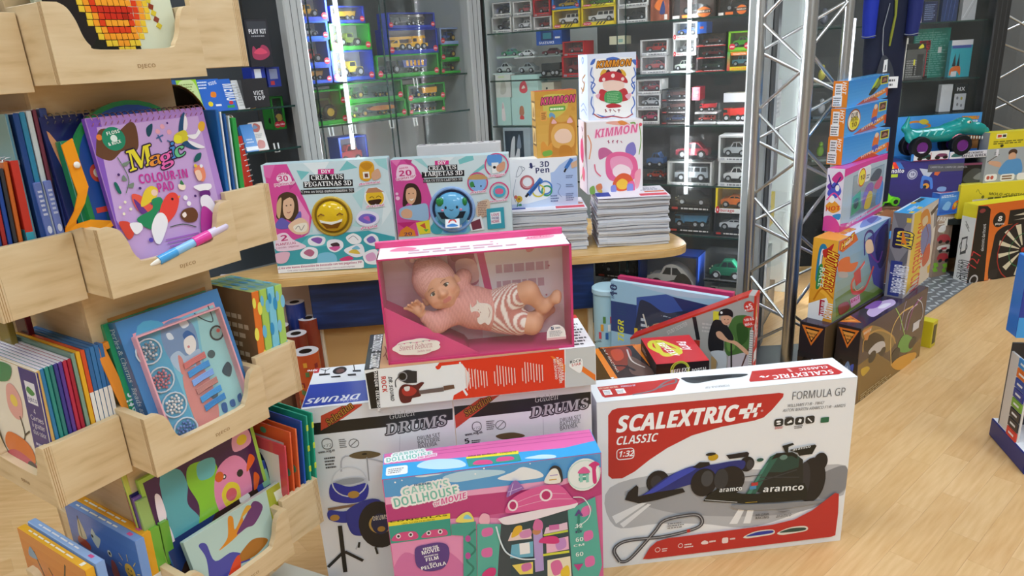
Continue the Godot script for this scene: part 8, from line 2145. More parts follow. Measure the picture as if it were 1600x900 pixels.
	"G_front": "r d7659c 0 0 100 100|p 5aa4dc 0.5,99.7 99.7,99.7 99.7,91.8 82.2,87.6 37,88.1 0.3,89.9|q bfe0f2 26.9,97.3 37.8,99.3 53.2,97.1 53.9,95 42.1,93.9 31.2,93.7|q f0f3f5 51.4,92.5 58.6,95.3 62.7,97.4 66.5,96.2 71.2,93.3 71.9,90.2 60.7,90|q dfeef6 14.7,99.7 20.8,99.7 27,99.2 17.8,98.7|p f2a9cd 0.3,89.9 37,88.1 82.2,87.6 99.7,91.6 99.7,88.8 79.6,83.8 36.8,84.9 0.3,85.8|p c2407f 36.8,84.9 79.6,83.8 99.7,87.8 99.7,75.6 87.4,72.6 47,72.2 35.9,72 0.3,75.2 0.3,85.6|p ec97c2 0.3,74.2 36,72.5 51.7,69.4 48,34.2 0.3,43.5|q d978ae 0.3,48.7 6.3,56.6 16,50.7 23.6,55.6 32.4,44.6 31.9,37.2 0.3,43.5|e ffffff 5.6 97.7 0.4 0.5|e ffffff 8.7 98.4 0.3 0.4|e ffffff 10.6 94.8 0.4 0.5|e ffffff 41.5 96.9 0.4 0.5|e ffffff 45.6 99.4 0.4 0.5|e ffffff 66.7 98.9 0.3 0.4|T 9ad3c8 f6f6f4 1.16 8.6 89.5 29.1 91.6 4.26 b GABBY'S|T 7cc4b4 f6f6f4 1.17 4.2 83.8 33 86.5 5.07 b DOLLHOUSE|T e0559a f6e4ee 0.69 21.6 81.3 25.1 82.3 1.77 bi THE|T e0559a f6e4ee 0.79 25 81.9 36.4 84 3.36 bi MOVIE|m 6a88a0 13.8 94 7.9 2.2 1|p 3aa08e 0.3,74.3 28.3,75.3 28.1,63.1 0.3,63.1|p f2e23c 0.3,75.7 28.5,76.3 28.3,73.3 0.3,73.3|t 40401a 1.1 75.3 27.1 75 0.99 b CONSOLAS|t 40401a 6.3 73.4 21.3 73.5 0.90 n CREA TU CASA DE MUÑECAS|q d8528a 0.8,64.8 3.5,68.4 9,68.9 12.3,67.9 12.6,64.2 6.2,63.9|q d8528a 14.4,64.3 17.5,67.6 23,67.9 25.9,67 26.1,63.9 20.3,63.7|e f6e6ee 4.1 66.9 1.1 1.4|e 303030 4.1 66.9 0.6 0.8|e f6e6ee 9.7 66.9 1.1 1.4|e 303030 9.7 66.9 0.6 0.8|e f6e6ee 17.9 66.5 1.1 1.4|e 303030 17.9 66.5 0.6 0.8|e f6e6ee 23.2 66.4 1.1 1.4|e 303030 23.2 66.4 0.6 0.8|q 5d3f88 10.4,53.8 11.4,58.8 16,59.9 22.4,60 26.1,57.1 26,50 22.7,44.2 15.4,43.6 11,47.4|t ffffff 14.6 56.6 21.5 57.3 1.44 b FROM THE|t ffffff 13.9 54 22.1 55.1 2.28 b MOVIE|t ffffff 14.6 52.2 21.1 52.7 0.94 b INSPIRÉ DU|t ffffff 15.3 49.6 21.2 50.2 2.09 b FILM|t ffffff 16.6 47.5 19.8 47.7 1.05 b DE LA|t ffffff 12.8 44.8 24.5 46.2 2.10 b PELÍCULA|q f0e070 30.8,70.9 32.9,74.5 37,75.9 39.1,71.5 38.1,69.6|q 8ad0e8 34.4,72.3 36.1,74.5 38.3,71.6|q f3b6c8 41.3,70.1 43.2,73.8 46.3,72.3 45.9,67.3 42.7,67.2|p 46a392 28.5,70 39.9,69.8 38.3,36 31.9,37.2 33.6,62.2 28.2,63.6|s 2d7f70 1.07 33.5,36.9 37,41.6 34.2,47.4 38.6,53 35.1,59.9 39.6,65.3|e c050a0 35.6 60.2 1.3 2|e c050a0 34.9 49.8 1.3 2.1|p 57b2a2 40.4,68.2 51.5,66.3 48,34.2 38.5,35.9|q e072b0 42.7,64.5 47.1,64.8 47,60.7 42.6,60.2|q e072b0 41.8,52.4 46.2,52.7 45.9,47.7 41.7,48|p 3b4a52 51.7,66.8 55.7,66.1 54.2,33 48.2,34.1|p 57b2a2 83.2,69.2 96.5,75.2 99.2,32.4 97.3,25 84.6,27.4|q e072b0 90,69.1 94,70.5 94.2,65.9 90.2,64.1|q e072b0 90.8,54.4 94.5,55 94.9,50.3 91,49|q e072b0 91.1,38.2 95,39 95.4,33.5 91.3,32.7|p 2f4750 55.7,66.1 83.2,69.2 84.6,27.4 54.2,33|p f0d6d0 56,60.4 65,61.4 65.5,55.1 54.1,55.5|q e8b83c 55.9,57.3 57.8,63.2 61,63.7 60.5,59.6|q d890c0 60,59.7 65,60.9 65.1,56.7 60.7,56.2|p 6fb6d0 55.8,52.9 66,53.4 65.7,43.9 54.6,44.8|r f4f4f4 59.4 46.3 4.9 6.8|p f2dc6a 55.3,40.4 65.4,40.7 65.1,33.2 58.8,33.9|q d878b0 59.9,39.6 64.1,40.3 64.4,36.6 60.5,35.3|p b9a0d8 66.3,58.6 70.7,59.9 70.5,34.4 66.3,34|e c98a60 68 59.1 2.1 2.1|q d870a8 66.4,62.7 68,66.6 70.8,64.7 70.7,59.9 66.9,60.2|p e8c8dc 72.5,60.7 82.7,62.3 82.9,57.8 71.4,56.9|r d470ae 74 58.7 4.8 3.1|p c8d84a 71,56.7 82.9,57.6 83,56.3 71.3,55.6|p f0b8d4 72.3,52.3 83,53.6 83.1,45.5 72.2,44.9|q c890d0 76.9,51.5 81.1,52.9 81.8,47.4 77.6,46|p d8dc48 70.4,44.8 83.2,44.8 83.2,43.3 70.5,43.4|p f0e6c8 72.4,40.5 83.6,41.1 83.9,27.5 72.1,29.7|q e070a8 74,38.1 78.2,39.5 79.7,32.7 75.4,30.2|q ecc838 78.8,32.8 82.3,35.5 82.9,28.8 79.2,28.4|q d93a80 68.7,52.9 71.3,55.2 77,54.6 78.6,51.2 76.5,50.1 70.3,51.6|q d93a80 40.9,37.7 44.3,40.7 47.4,39.7 46.5,35.5 41.5,35.4|p 60468a 86.4,65.6 88.5,69.4 90.5,64.9|l 2c8878 1.26 88.1,54.8 88.4,66.3|t e8f4f0 86.7 58 90 58.1 2.53 b 12|t 4a3a70 86.6 54.9 90 54.9 1.38 b FT|t e8f4f0 86.5 49.6 90.2 49.6 2.56 b 60|t e8f4f0 85.4 46.6 90.6 46.7 1.40 b CM|t e8f4f0 86.3 40.4 90 40.4 2.60 b 60|p c0408c 85.1,35.6 89.9,35.2 87.4,31|q f3e9f0 51,68.5 52.5,70.4 71.1,72.2 87.1,73.5 86.6,70.7 84.1,70.1 67.7,66.7 54.7,65.6|q e45f9e 54,73.1 55.3,77.9 59.5,82.2 67.7,85.3 76.5,85.9 81.2,83.6 85.1,77.1 87.1,73.1 71.1,72.2 59,72.2|s f2b4d2 0.30 56.2,76.7 63.4,79.6 71.5,81.3 82.7,79.5|s f2b4d2 0.30 55.6,74.3 64.9,76.3 74.6,77.4 85.6,76|e f6e6ee 57.5 76.7 2.4 3.4|e c03070 57.5 76.7 1.6 2.4|e f6e6ee 73.2 80.2 3 3.6|e c03070 73.2 80.2 2.1 2.6|q 9a6cb8 54.9,82 56,86.8 58.1,90.4 60.1,90.7 62.8,86.5 62.9,85.5 58,83.5|s d8c8ea 0.30 56.4,82.7 58.3,89.4|s d8c8ea 0.30 55.7,84.9 62.1,86.6|q 2b2b30 75.2,94.6 76.9,96.6 78.9,96.4 80.8,94 81.4,87.7 79.7,87 79.6,93 76.8,94.4|q f3efe6 72.7,87.7 75.7,94.2 78.4,94.9 79.7,92 80,86.6|l d0a030 0.59 75,88.8 78.5,88.8|l b8a0d0 0.59 75.4,91.3 79.1,91.3|s dff2f0 0.51 85.9,77 90.8,75.6 93.9,68.5 92.3,62.5 86.2,58.3|s dfeef6 0.82 49.1,65.7 50.9,55 53.7,48.2 60.1,43.8 66.7,42.6|e eef4f2 91.4 89.4 7.8 9.4|o c8e6de 91.4 89.4 7.5 8.2 0.60|q d93a80 95.8,96.2 97.5,95.9 98.9,94 97,92.7 97.3,84.2 95.5,84.3 95.2,92.5 93.6,94.4|r 4ea695 88.9 88.8 4.8 1.7|r 4ea695 88.8 86.2 4.8 1.8|r 8fd0c2 89.2 85.3 1.5 4.6|r 8fd0c2 92.2 84.8 1.4 4.6|q e45f9e 88.4,90.8 91.5,94.1 94.2,90.3",
	"G_top": "r 3fa8e4 0 0 100 100|p e66fae 0.3,99.4 99.7,99.7 99.7,50 84.2,35.8 1.6,56.6 0.3,56|l c94f92 2.11 0.3,87 99.7,86.1|l c94f92 2.08 0.3,74.9 99.7,69.4|q bfe2f6 15.7,31.2 19.7,51.2 27.6,51.1 35.3,37.5 37.3,11.3 25.7,11.6|q bfe2f6 64.8,13.2 73,19.6 79,9.2 76.7,0.3|T 9ad3c8 f6f6f4 4.98 4.6 80.9 19.2 86.6 14.31 b GABBY'S|T 7cc4b4 f6f6f4 4.87 1.6 63.4 22.3 69.2 16.81 b DOLLHOUSE|T e0559a f6e4ee 2.77 15.8 60.8 24.5 66.8 8.34 bi THE MOVIE|r f4f6f8 1.6 9.6 9.8 33.7 6|m 888888 2.6 16.7 7 20.3 3|p f0e23c 38.3,45.3 62.8,45.8 62.6,33.5 38.3,38.4|p 3a9a8c 38.3,38.4 62.6,33.5 63,5.7 38.9,7|q d8528a 41.2,12.5 43,26.7 48.5,23.6 49.5,7.8|q d8528a 51.9,13.3 53.3,28.1 58.8,26.3 59.6,13.3|t 40401a 39.4 44.9 61.7 41.4 5.48 b CASA DE MUÑECAS · CONJUNTO",
	"GT_front": "r eef0f0 0 0 100 100|p 141414 0.3,91.5 5.6,95.9 4.7,0.3 0.7,0.3|t f4f4f4 4.1 133.1 3.3 -6.3 6.97 b ELECTRONIQUE · ELECTRON|p e0371c 30.5,90.9 41.3,91.5 44.4,60.9 43.1,29.6 36.6,12.2 36,0.6 84,0.3 84.6,99.7 31.7,99.7|p e0371c 82.8,99.7 86.1,99.7 85.8,0.3 82.1,0.3|p eef0f0 31.9,78.4 39.4,80.1 39.2,48.2 37.8,33 37,44.2 31.6,37|s eef0f0 4.17 40.5,96.3 40.6,68.7 44.3,50.3|s eef0f0 5.30 43.5,56.2 40.5,36.6 42.4,8.3|q e0371c 30,91.2 32.5,94.9 31.8,84.8 30.5,83.5|p c9cccb 86.7,99.7 99.7,99.7 99.7,0.3 86,0.3|p ef7c2a 80.9,86.3 86.2,60.5 86.1,40 79.8,87|p ef7c2a 90.4,69.8 99.7,25.8 99.7,9.4 90.4,53.6|t c8302a 6.5 79.7 6.5 39.4 11.28 b ROCK|t 24242a 9.6 77.7 9.5 16 8.48 bi DR. SOUND|e 2a2a2c 17.7 73.6 3.5 16.6|p 2a2a2c 17.3,89.6 21.9,84.6 21.4,55.3 16.8,56.1|e 8a8a8e 15.6 74.9 2.1 12.5|e 101012 15.6 74.9 1.6 9.4|q 5a1a16 13.6,43.3 15.9,54.6 20.2,49.7 23,55.4 24.4,52.4 22,37.9 22.4,20.4 18.8,17.4 17.7,7.3 14.2,7.5 13.2,23.2|q b03028 14.8,42.5 18.4,47.7 20.9,35.4 18.9,23.8 15.4,26.1|q e0dcd8 15.8,47.2 18.1,47.9 17.7,37.4 16.1,37.4|p 6a5a58 21.7,34.8 32.4,36.5 32.5,25.7 22.1,24.9|p 6a4a3a 32.5,39.7 37,40 37.2,30.2 32.5,27.8|s 2a2a2c 2.10 12.3,49.5 12.4,65.3 14,74.9|l ece0dc 1.05 46.9,75.4 46.2,27.5|t f6e6e0 83.8 79.2 84.3 19.4 6.94 b GUITARRA|t f6e6e0 82.3 83.3 83.4 13.4 6.42 b AMPLIFICADOR|t f6e6e0 81 78.7 81.6 25.5 5.93 b MICRÓFONO|q f4f4f2 87.9,58.4 90.5,73 93.7,72.1 94,51.4 92.8,35.8 90.3,43.9|t 2a2a2c 88.6 62.3 93.5 65.7 7.06 b ROCK|t c03a2a 89.2 54.4 93.4 57.1 6.54 b STAR|r f6cdc2 42.5 22 .45 58|r f6cdc2 43.8 26 .45 52|r f6cdc2 45.0 30 .45 46|r f6cdc2 46.2 23 .45 51|r f6cdc2 47.5 27 .45 45|r f6cdc2 48.8 31 .45 39|r f6cdc2 50.0 24 .45 44|r f6cdc2 51.2 28 .45 38|r f6cdc2 54.7 32 .45 32|r f6cdc2 56.0 25 .45 54|r f6cdc2 57.2 29 .45 48|r f6cdc2 58.5 22 .45 53|r f6cdc2 59.7 26 .45 47|r f6cdc2 61.0 30 .45 41|r f6cdc2 62.2 23 .45 46|r f6cdc2 63.5 27 .45 40|r f6cdc2 66.9 31 .45 34|r f6cdc2 68.2 24 .45 56|r f6cdc2 69.4 28 .45 50|r f6cdc2 70.7 32 .45 44|r f6cdc2 71.9 25 .45 49|r f6cdc2 73.2 29 .45 43|r f6cdc2 74.4 22 .45 48|r f6cdc2 75.7 26 .45 42",
	"GT_top": "r c79a70 0 0 100 100|r 141414 0 0 6.4 100|t f4f4f4 2 97 2 3 10 b ELECTRONIQUE · ELECTRONIC|r eef0f0 84 0 16 100|r d0392c 84 88 16 12|m 4a4c50 85 6 14 76 9|s 7a2a1a 1.2 7.5,30 8.6,44 7.6,60|s 7a2a1a 1.2 9.5,20 8.4,36",
	"P_front": "r cfe2e7 0 0 100 100|p e9f1f3 33.7,99.7 54.5,99.7 44.8,85.4|p 7cc6c8 61.1,90.9 68.4,99.6 76.2,92.9|p 9fd4d6 89.4,99.7 99.7,99.7 99.7,89.1 92.7,94|p 7cc6c8 27.6,93.8 37.8,91.7 30.3,84.9|p b5dcdf 69.1,69.2 80.3,75.8 75.4,55.3|p e3eef1 95.7,71.9 99.7,53.7 89.7,39.3|p b5dcdf 65.8,40.8 75.1,52.3 80.1,36.8|p b5dcdf 20,37.7 34.7,58 33.3,36.9|p dd4f9d 2.1,99.7 20.7,99.7 26,82.3 31.5,64.2 34.4,50.5 30.6,37 24.7,32.8 2.3,26.6|p e66fb2 2.1,99.7 11.5,99.7 5.9,88 1.6,89.7|p c73f8c 19.9,94.3 26,82.3 20,76.8|p f19ccb 24.7,72 32.6,52.1 30.6,37 23.6,34.4 21.6,49.8|q f6e4ef 10.9,86.2 12.9,91.1 18.3,92.2 22,89.1 22.3,83.2 15.6,82.6|t d0307c 12.5 90.1 20.4 90.5 1.72 b HASTA|t d0307c 12 84.6 20.1 84.8 5.20 b 30|T d0307c f6e4ef 0.44 8.6 81.1 25 82 2.17 b pegatinas 3D*|p d83a8c 44.8,93.6 57.5,93.2 56.9,88.7 44.2,89.3|t ffffff 47.2 89.9 54.7 89.9 3.03 b DIY|p 1c1c1e 37.4,89.1 64.7,88.5 64.3,82.1 36.9,83|t ffffff 38.4 84.4 63.7 83.9 4.06 bs CREA TUS|p 1c1c1e 31.7,83.4 71.1,82.9 70.7,77 31.2,77.8|t ffffff 32.2 78.9 69.8 78 4.09 bs PEGATINAS 3D|p 1c1c1e 28.8,76.2 71.3,75.2 71.2,71.4 28.5,72.2|t ffffff 29.3 73.2 70.5 72.3 2.35 s Crea os teus autocolantes 3D|q 4a3526 6.7,56.8 9.6,70.1 14.5,74.5 19.8,74.7 24.5,70.6 24.7,58.6 22.2,48.2 18.6,47 13.7,50.3 9.6,49.1 6,52.3|q d6b083 8.2,65.7 12.5,69.9 8.7,52.2 6.7,55.3|q e8bd9c 12.5,62.4 15.1,69.7 20.4,70.1 21.9,63.3 19.3,54.5 15.3,50.5 12.4,54.2|q 4a3526 12.1,66.9 15.5,72.6 20.8,73 23,67.7 19.1,70.2 14.9,68.2|q 6a61b8 3.6,44.9 10,52.1 17.3,47.1 25.3,57.1 25.8,51 20.8,43.8 8.5,41.5|e 3a2a20 15.5 62.8 0.7 0.6|e 3a2a20 19 63.2 0.7 0.6|s b05a58 0.60 14.9,56.9 16.4,56.2 18.1,57.3|q edc6a6 14.2,44.2 24.5,51.1 30.7,46.2 29.3,37.1 19.8,36.2|q f4ead9 18.8,43.9 29.2,46.3 28.2,38.7 20.1,38.5|s 44404a 0.45 19.7,40.8 22.8,43.7 24.3,39.7 27.5,44.1|e c3a03a 50.9 50.8 16.4 18.3|e 8a6d18 50.9 50.8 14.5 16.2|q e3a62c 77,87.7 78.6,96.3 84.1,98.6 89,95.7 88.6,87 83.5,80.8 77.8,82.6|q c98a20 78.5,94.9 84,97.4 88.3,94.3 83.2,90.2|r f4ece0 79.9 83.1 5.1 5.9|r 7a4a3a 81.1 84.1 2.8 3.4|q d7a688 86.8,87.1 92.4,91.1 93.7,83.7 87.5,81.2|T d0307c f0f0f4 0.44 76 77.3 92.7 78.5 1.89 b ¡Relléñalo!|e f4f4f4 87.1 65.8 8.4 9.4|e e8bc30 87.1 65.5 7.3 8.2|p c08560 80.2,70.2 82.8,74.2 89.4,74.6 95,70.2|q 3a2018 81.6,63 92.2,63.8 89.1,58.9 83.8,59|s 6a4a10 0.59 82.9,65.3 84.9,66.7 86.5,65.1|s 6a4a10 0.59 88.2,65.6 90.4,66.9 92.1,65.3|T d0307c f0f0f4 0.45 79.6 56.9 94 57.7 1.93 b ¡Presiona!|q e8e4f4 70,46.6 73.9,53.6 81.9,53.7 88.4,49.7 87.1,42.5 79.1,40 72.6,41.6|q 7a6ac8 71.8,46.5 75.5,50.8 81.6,51 86.1,48 84.8,43.8 78,42.2|q c06ab8 75.9,47.8 80.1,49 80.9,44.4|q 4a58b0 81.4,48.9 85.2,47.2 82.1,43.4|T d0307c f0f0f4 0.45 72.9 37.3 86.4 38.6 1.96 b ¡Pégala!|p 3ea4b0 0.5,23.6 19.2,31.6 30.3,34.8 51.8,34.9 78.6,35.7 99.7,28.6 99.4,0.6 0.3,0.3|p 5cbac2 30.3,34.8 51.8,34.9 45,23.8 17.9,22.4|q f0f0f6 29,31 35.6,33.9 42.7,31.6 41.2,25.6 34.3,24.2 29.2,26|q 8a5ab0 31.1,30.5 36.7,32.3 40.5,30.2 37.3,26.1|q f0f0f6 44.2,27.7 49.8,29.6 56.2,27.4 56.4,21.5 49.6,17.2 44.1,20.7|q 40303a 46.6,25.2 52.1,26.4 53.9,23.2 48.9,22.3|q d860a0 44.9,22.2 54.3,22.5 49.8,18.5|q f6f6f8 59.8,30.5 66.4,34.1 72.1,29.7 70.8,24.9 63.9,24.1|s 55506a 0.46 61.8,28.8 66.1,31.6 69.7,27.4|q f0f0f6 74.1,28 81,32.8 86,28.8 84.6,21.1 77.3,22.9|q 7a6ab8 76.5,27.9 81.3,30.6 83.8,25.8 78.7,24|q f0f0f6 21.2,19.1 27.5,23.7 35,21.3 33.8,13.6 27.4,12.1 21.7,14.1|q b86a8a 23.6,18.3 28.6,21.7 32.5,18.4 29,14.5|q 7ec4e0 33.9,10.4 36,16.6 44.3,17.6 49.8,14.1 48.4,6.7 34.7,5.7|q d9407c 52.4,10.5 60,13.1 63.7,10 55.4,8.4|q f0f0f6 56.8,18.3 63.8,22.5 72,23.5 73.1,14.1 65.2,11.5|q e0c050 60.4,16.5 66.1,19.3 69.6,14.4|q 80c0d8 63.4,19.4 67.8,22.3 70.1,19|q f0f0f6 72.3,14.2 82.2,18.2 85.6,11.7 83.4,4 74,5.4|q e0a8d0 74.1,12.5 80.5,15.2 82.5,8.8 75.6,6.9|q f4d8e8 2.7,32.7 5.2,37.2 12,37.9 16.5,31.8 26.3,25 21.9,22.2 12.4,21.2 1.7,22.3|t c02a70 6.9 30.6 12.6 31.1 5.45 b 2|T c02a70 f4e4ee 0.46 2.3 26.3 18.6 27.4 2.29 b PLANTILLAS|t a02a6a 1.9 23.5 20.9 24.7 1.68 n 2 moldes · pegatinas|q e6b8cc 0.3,18.9 12.1,19.7 8.2,10.6 0.3,10.5|r f4f4f6 0.4 0.9 70.7 4.5 2|p f4f4f6 0.3,7.2 71,8.9 72,6.7 71.4,1.3 0.3,0.3|t b02a6a 0.7 4.1 70.3 5.8 2.04 b ¡Crea una nueva dimensión de decorado con tus pegatinas 3D!|t 8a5a80 8.3 1.7 64.2 2.4 1.41 n Cria uma nova dimensão de decoração com os autocolantes",
	"T_front": "r d3e4e8 0 0 100 100|p 7cc6c8 57.7,96.6 64.5,99.7 70.4,99.7 70.9,95.9 58.5,92.5|p e9f1f3 40.8,99.7 54.9,99.7 50.1,95.9|p 9fd4d6 20,99.7 26.7,99.7 35.3,87.3|p b5dcdf 93.6,99.7 98.4,99.7 98.5,90.8|p 7cc6c8 68.8,84.2 79.1,91.9 81.1,89.5 70.9,82.9|p d8509c 0.3,99.7 14.7,99.7 21.5,92.8 29,78.1 32.2,63.5 32.4,53.7 27.9,39.2 0.3,40.7|p ea7db6 0.3,99.7 9.3,99.7 5.2,93.7|p c23f86 11.4,99.7 18.8,98.8 16.1,93.1|q f6d4e6 4.2,83 6.3,93.6 13,95.1 19.8,91.7 19.5,82.2 11.6,80.2|t d0307c 7.4 90.7 14.9 91.5 1.64 b HASTA|t d0307c 6.5 84.3 17.3 84.7 5.43 b 20|T d0307c f6e4ef 0.47 3.7 80.7 20.7 83.1 2.13 b tarjetas 3D*|p d83a8c 38,97 49.7,96.8 49.5,93.1 37.7,93|t ffffff 40.4 93.6 47.3 93.7 2.81 b DIY|p 1c1c1e 31.6,92.9 56.6,92.7 56.4,87.5 31.4,88|t ffffff 32.3 88.6 55.4 88.5 3.77 bs CREA TUS|p 1c1c1e 25.9,87.3 62.1,87.2 61.9,81.8 25.6,81.9|t ffffff 27.5 83.4 60.5 83 3.79 bs TARJETAS 3D|p 1c1c1e 26.6,80.9 60.1,80.5 60,76.9 26.5,77.3|t ffffff 27 78 59.4 77.9 2.02 s CRIA OS TEUS CARTÕES 3D|e f6c8de 2.9 68.2 1.3 1.4|e f6c8de 3.2 64.1 1.8 1.9|q 3c2a22 6.8,57.5 8.8,69.6 11.4,76.2 16,77.6 21,74.9 23.6,66.4 22.3,56.7 17,54.6 13,59.7 8.7,56.2|q e2b08e 10.4,67.1 12.8,73.7 18.1,73.9 19.7,67.8 17.7,60.6 14.1,57.6 10.9,61|q 3c2a22 10.3,70.7 13.5,76.6 18.9,75.7 20.7,68.9 17.6,73.3 13.1,73|e 33221c 13.3 67.9 0.6 0.5|e 33221c 16.9 67.9 0.5 0.5|q f4f0ea 13.1,63.1 15,62.2 17.3,63.3 14.9,61|q 9cbede 3.4,52.8 9.3,56.2 18.3,56.9 27.2,57.7 28.7,49 27,41.7 17,42.2 4.9,45.3|q e2b08e 4.7,50.3 9.1,53.7 14.2,51 13,44.9 6.1,45.3|p d94a8e 0.3,40.7 16.8,41 17.9,27.2 0.3,27.2|p c02a74 0.3,40.7 16.8,40.8 7.2,34|p e88a30 0.3,27.2 2.6,33 8.6,37.1 14.9,32.4 15.6,27.1|t 6a3a60 5.5 27.6 12.5 28 3.24 b 20|p e8d838 16.7,39.8 28.6,42.1 28.6,29.2 19.1,28.4|p d05a40 19.9,37.1 24.5,39.4 25.1,33.1|p 5ab04a 22.9,33.2 27.3,33 24.9,30.4|e 8fb0e0 49.4 51 19.6 21.5|e 2a3450 49.7 50.6 17.7 19.3|q 7ac0d8 31.2,39 39.8,48.4 55.1,45.2 63.4,37.3 60.5,27.5 34.8,28.4|q 48a8b8 29.9,36.6 41.5,42.2 38.2,28.9 30.4,29.1|r 5a98dc 39.4 28.5 21.2 15 4|r eef0f4 43.4 31.5 13 13.1 2|q e05a50 45.8,40.5 49.3,42.5 53.7,41.3 54.6,39 49.1,39.8|q 4a90d0 44.5,37.1 50.1,38.5 55.5,35.8 49.9,34.6|o d84a80 89.8 90.2 9.7 10.6 1.17|q 5a98dc 83,99.7 93.4,99.7 93.4,92.3 83.3,90.5|r eef0f0 85.6 83 5.9 9.7|e 222222 87.9 88.4 1.3 1.4|q d8a080 89.7,89 96.4,93.3 96.1,86.3 90.5,84.2|T d0307c f0f0f4 0.47 82.4 79.5 96.2 80.8 1.77 b ¡Relléñala!|o d84a80 72.8 75.1 8.3 9 1.19|e 8cb8ec 72.7 74.5 7.2 7.9|q c8a06a 65.2,78.5 68.7,82.4 77.4,82.1 81,78.1|e 2a2a2c 69.7 71.6 0.7 0.7|e 2a2a2c 75.4 71.7 0.7 0.7|q 3a8a4a 66.2,74.9 68.7,76.2 69.8,72.3 66.8,71|T d0307c f0f0f4 0.48 66.2 65 79.4 66 1.80 b ¡Presiona!|o d84a80 90.6 65.6 7.9 8.6 1.20|r 4ab0cc 85.4 60.5 10.8 10.9 6|q d86a90 87.4,67.7 90.7,68.8 93.9,67.4 93.3,63.8 87.8,63.9|T d0307c f0f0f4 0.48 81.9 55.7 97.1 57.1 1.69 b ¡Personaliza!|q d8c0a8 69.6,46.9 72.5,56.5 81.4,58.4 80.6,46.3 72.6,41.8|m 8a5a50 71.4 42.6 8.8 15.1 9|p 3aa0b4 78.7,50 93.7,51 93.7,30.8 78.6,30.3|p e8f0f4 81.7,46.2 90.6,47 90.7,35.9 82,35.1|t c02a70 82.8 42.5 89.3 42.9 2.69 b LOVE|t 6a2a80 82.9 39.5 88.9 39.9 2.45 b FROM|t c02a70 82.5 36.1 89.2 36.7 2.71 b HOME|p e8ecf0 62,39.9 73.8,43.7 75.9,30.5 64.4,29.1|p 7a3a4a 64.3,37.8 72.6,41 73.8,31.8 65.6,30.3",
	"N_front": "r eef0f4 0 0 100 100|p aec4ea 60.8,70.1 66.4,72.2 74.2,84.4 89.3,97.2 99.7,98 99.7,0.8 72.1,0.3 0.3,0.3 0.3,8.5 30.7,7.1 55.5,15.5 61.6,30.8 61.4,51.8|p c9d8f0 0.3,0.3 0.3,9.9 27,10.1 53.7,18.3 61.4,25.5 99.7,16.8 99.7,0.8|t 2e3466 45.9 83 59.3 82.6 11.30 b 3D|t 2e3466 39.6 70.7 59.3 71.3 11.37 b Pen|l 2e3466 1.28 30,83.6 39,85.9|q 2e3466 31,90.7 34.3,92 35.5,83.1 32.5,81.4|s 55607a 0.78 10.4,65.4 12.7,76.9 16.7,86.8 20.2,78.8 16.1,68.8 11.3,65.4|s 55607a 0.77 18.6,86.7 24,82.3 20.1,76.2|s 8a96b0 0.78 10.2,61.6 6.9,43.6 5.6,30.5 8.4,14.4|o b8606a 26.3 53.4 9.3 13 3.65|o d88a8a 26.7 54.4 7.5 10.4 2.08|o 4a80c8 52.5 40.6 9.4 13.1 3.14|o 3a9a70 54.5 34.1 7.1 10 3.15|o d8c84a 42.2 35.2 8.6 12 3.15|l 3e74bc 8.96 26.9,27.6 47.4,59.3|l 2c5894 3.68 29.7,31 45.4,53.2|l 26262c 4.75 23,24.2 27.8,30.7|e d8b03a 13.3 20.6 4.9 6.8|e a8742a 13.3 20.6 1.9 2.6|e d87060 8.8 25 2.6 3.7|l 3a7a4a 1.59 11.8,14.1 9.9,5|q 3a8a5a 11.1,7.8 15.8,11.1 16.4,6.2|l 3e74bc 7.23 83.3,77.2 92.3,95.7|p d8b090 90.6,86.9 99.7,92.4 99.7,79.6 91.9,76.4|l 26262c 3.62 80.9,69.9 83.7,76.9|m 7a8ab0 83 56.7 12.2 7.6 2|m 7a8ab0 82.6 38.4 12.2 7.6 2|m 7a8ab0 82.2 10.6 12.8 17.1 4|s 6a7aa8 0.78 69.5,48.5 75,42.8 71,30 76.3,18.9|m 6a7aa8 59.6 10 12.8 15.7 3",
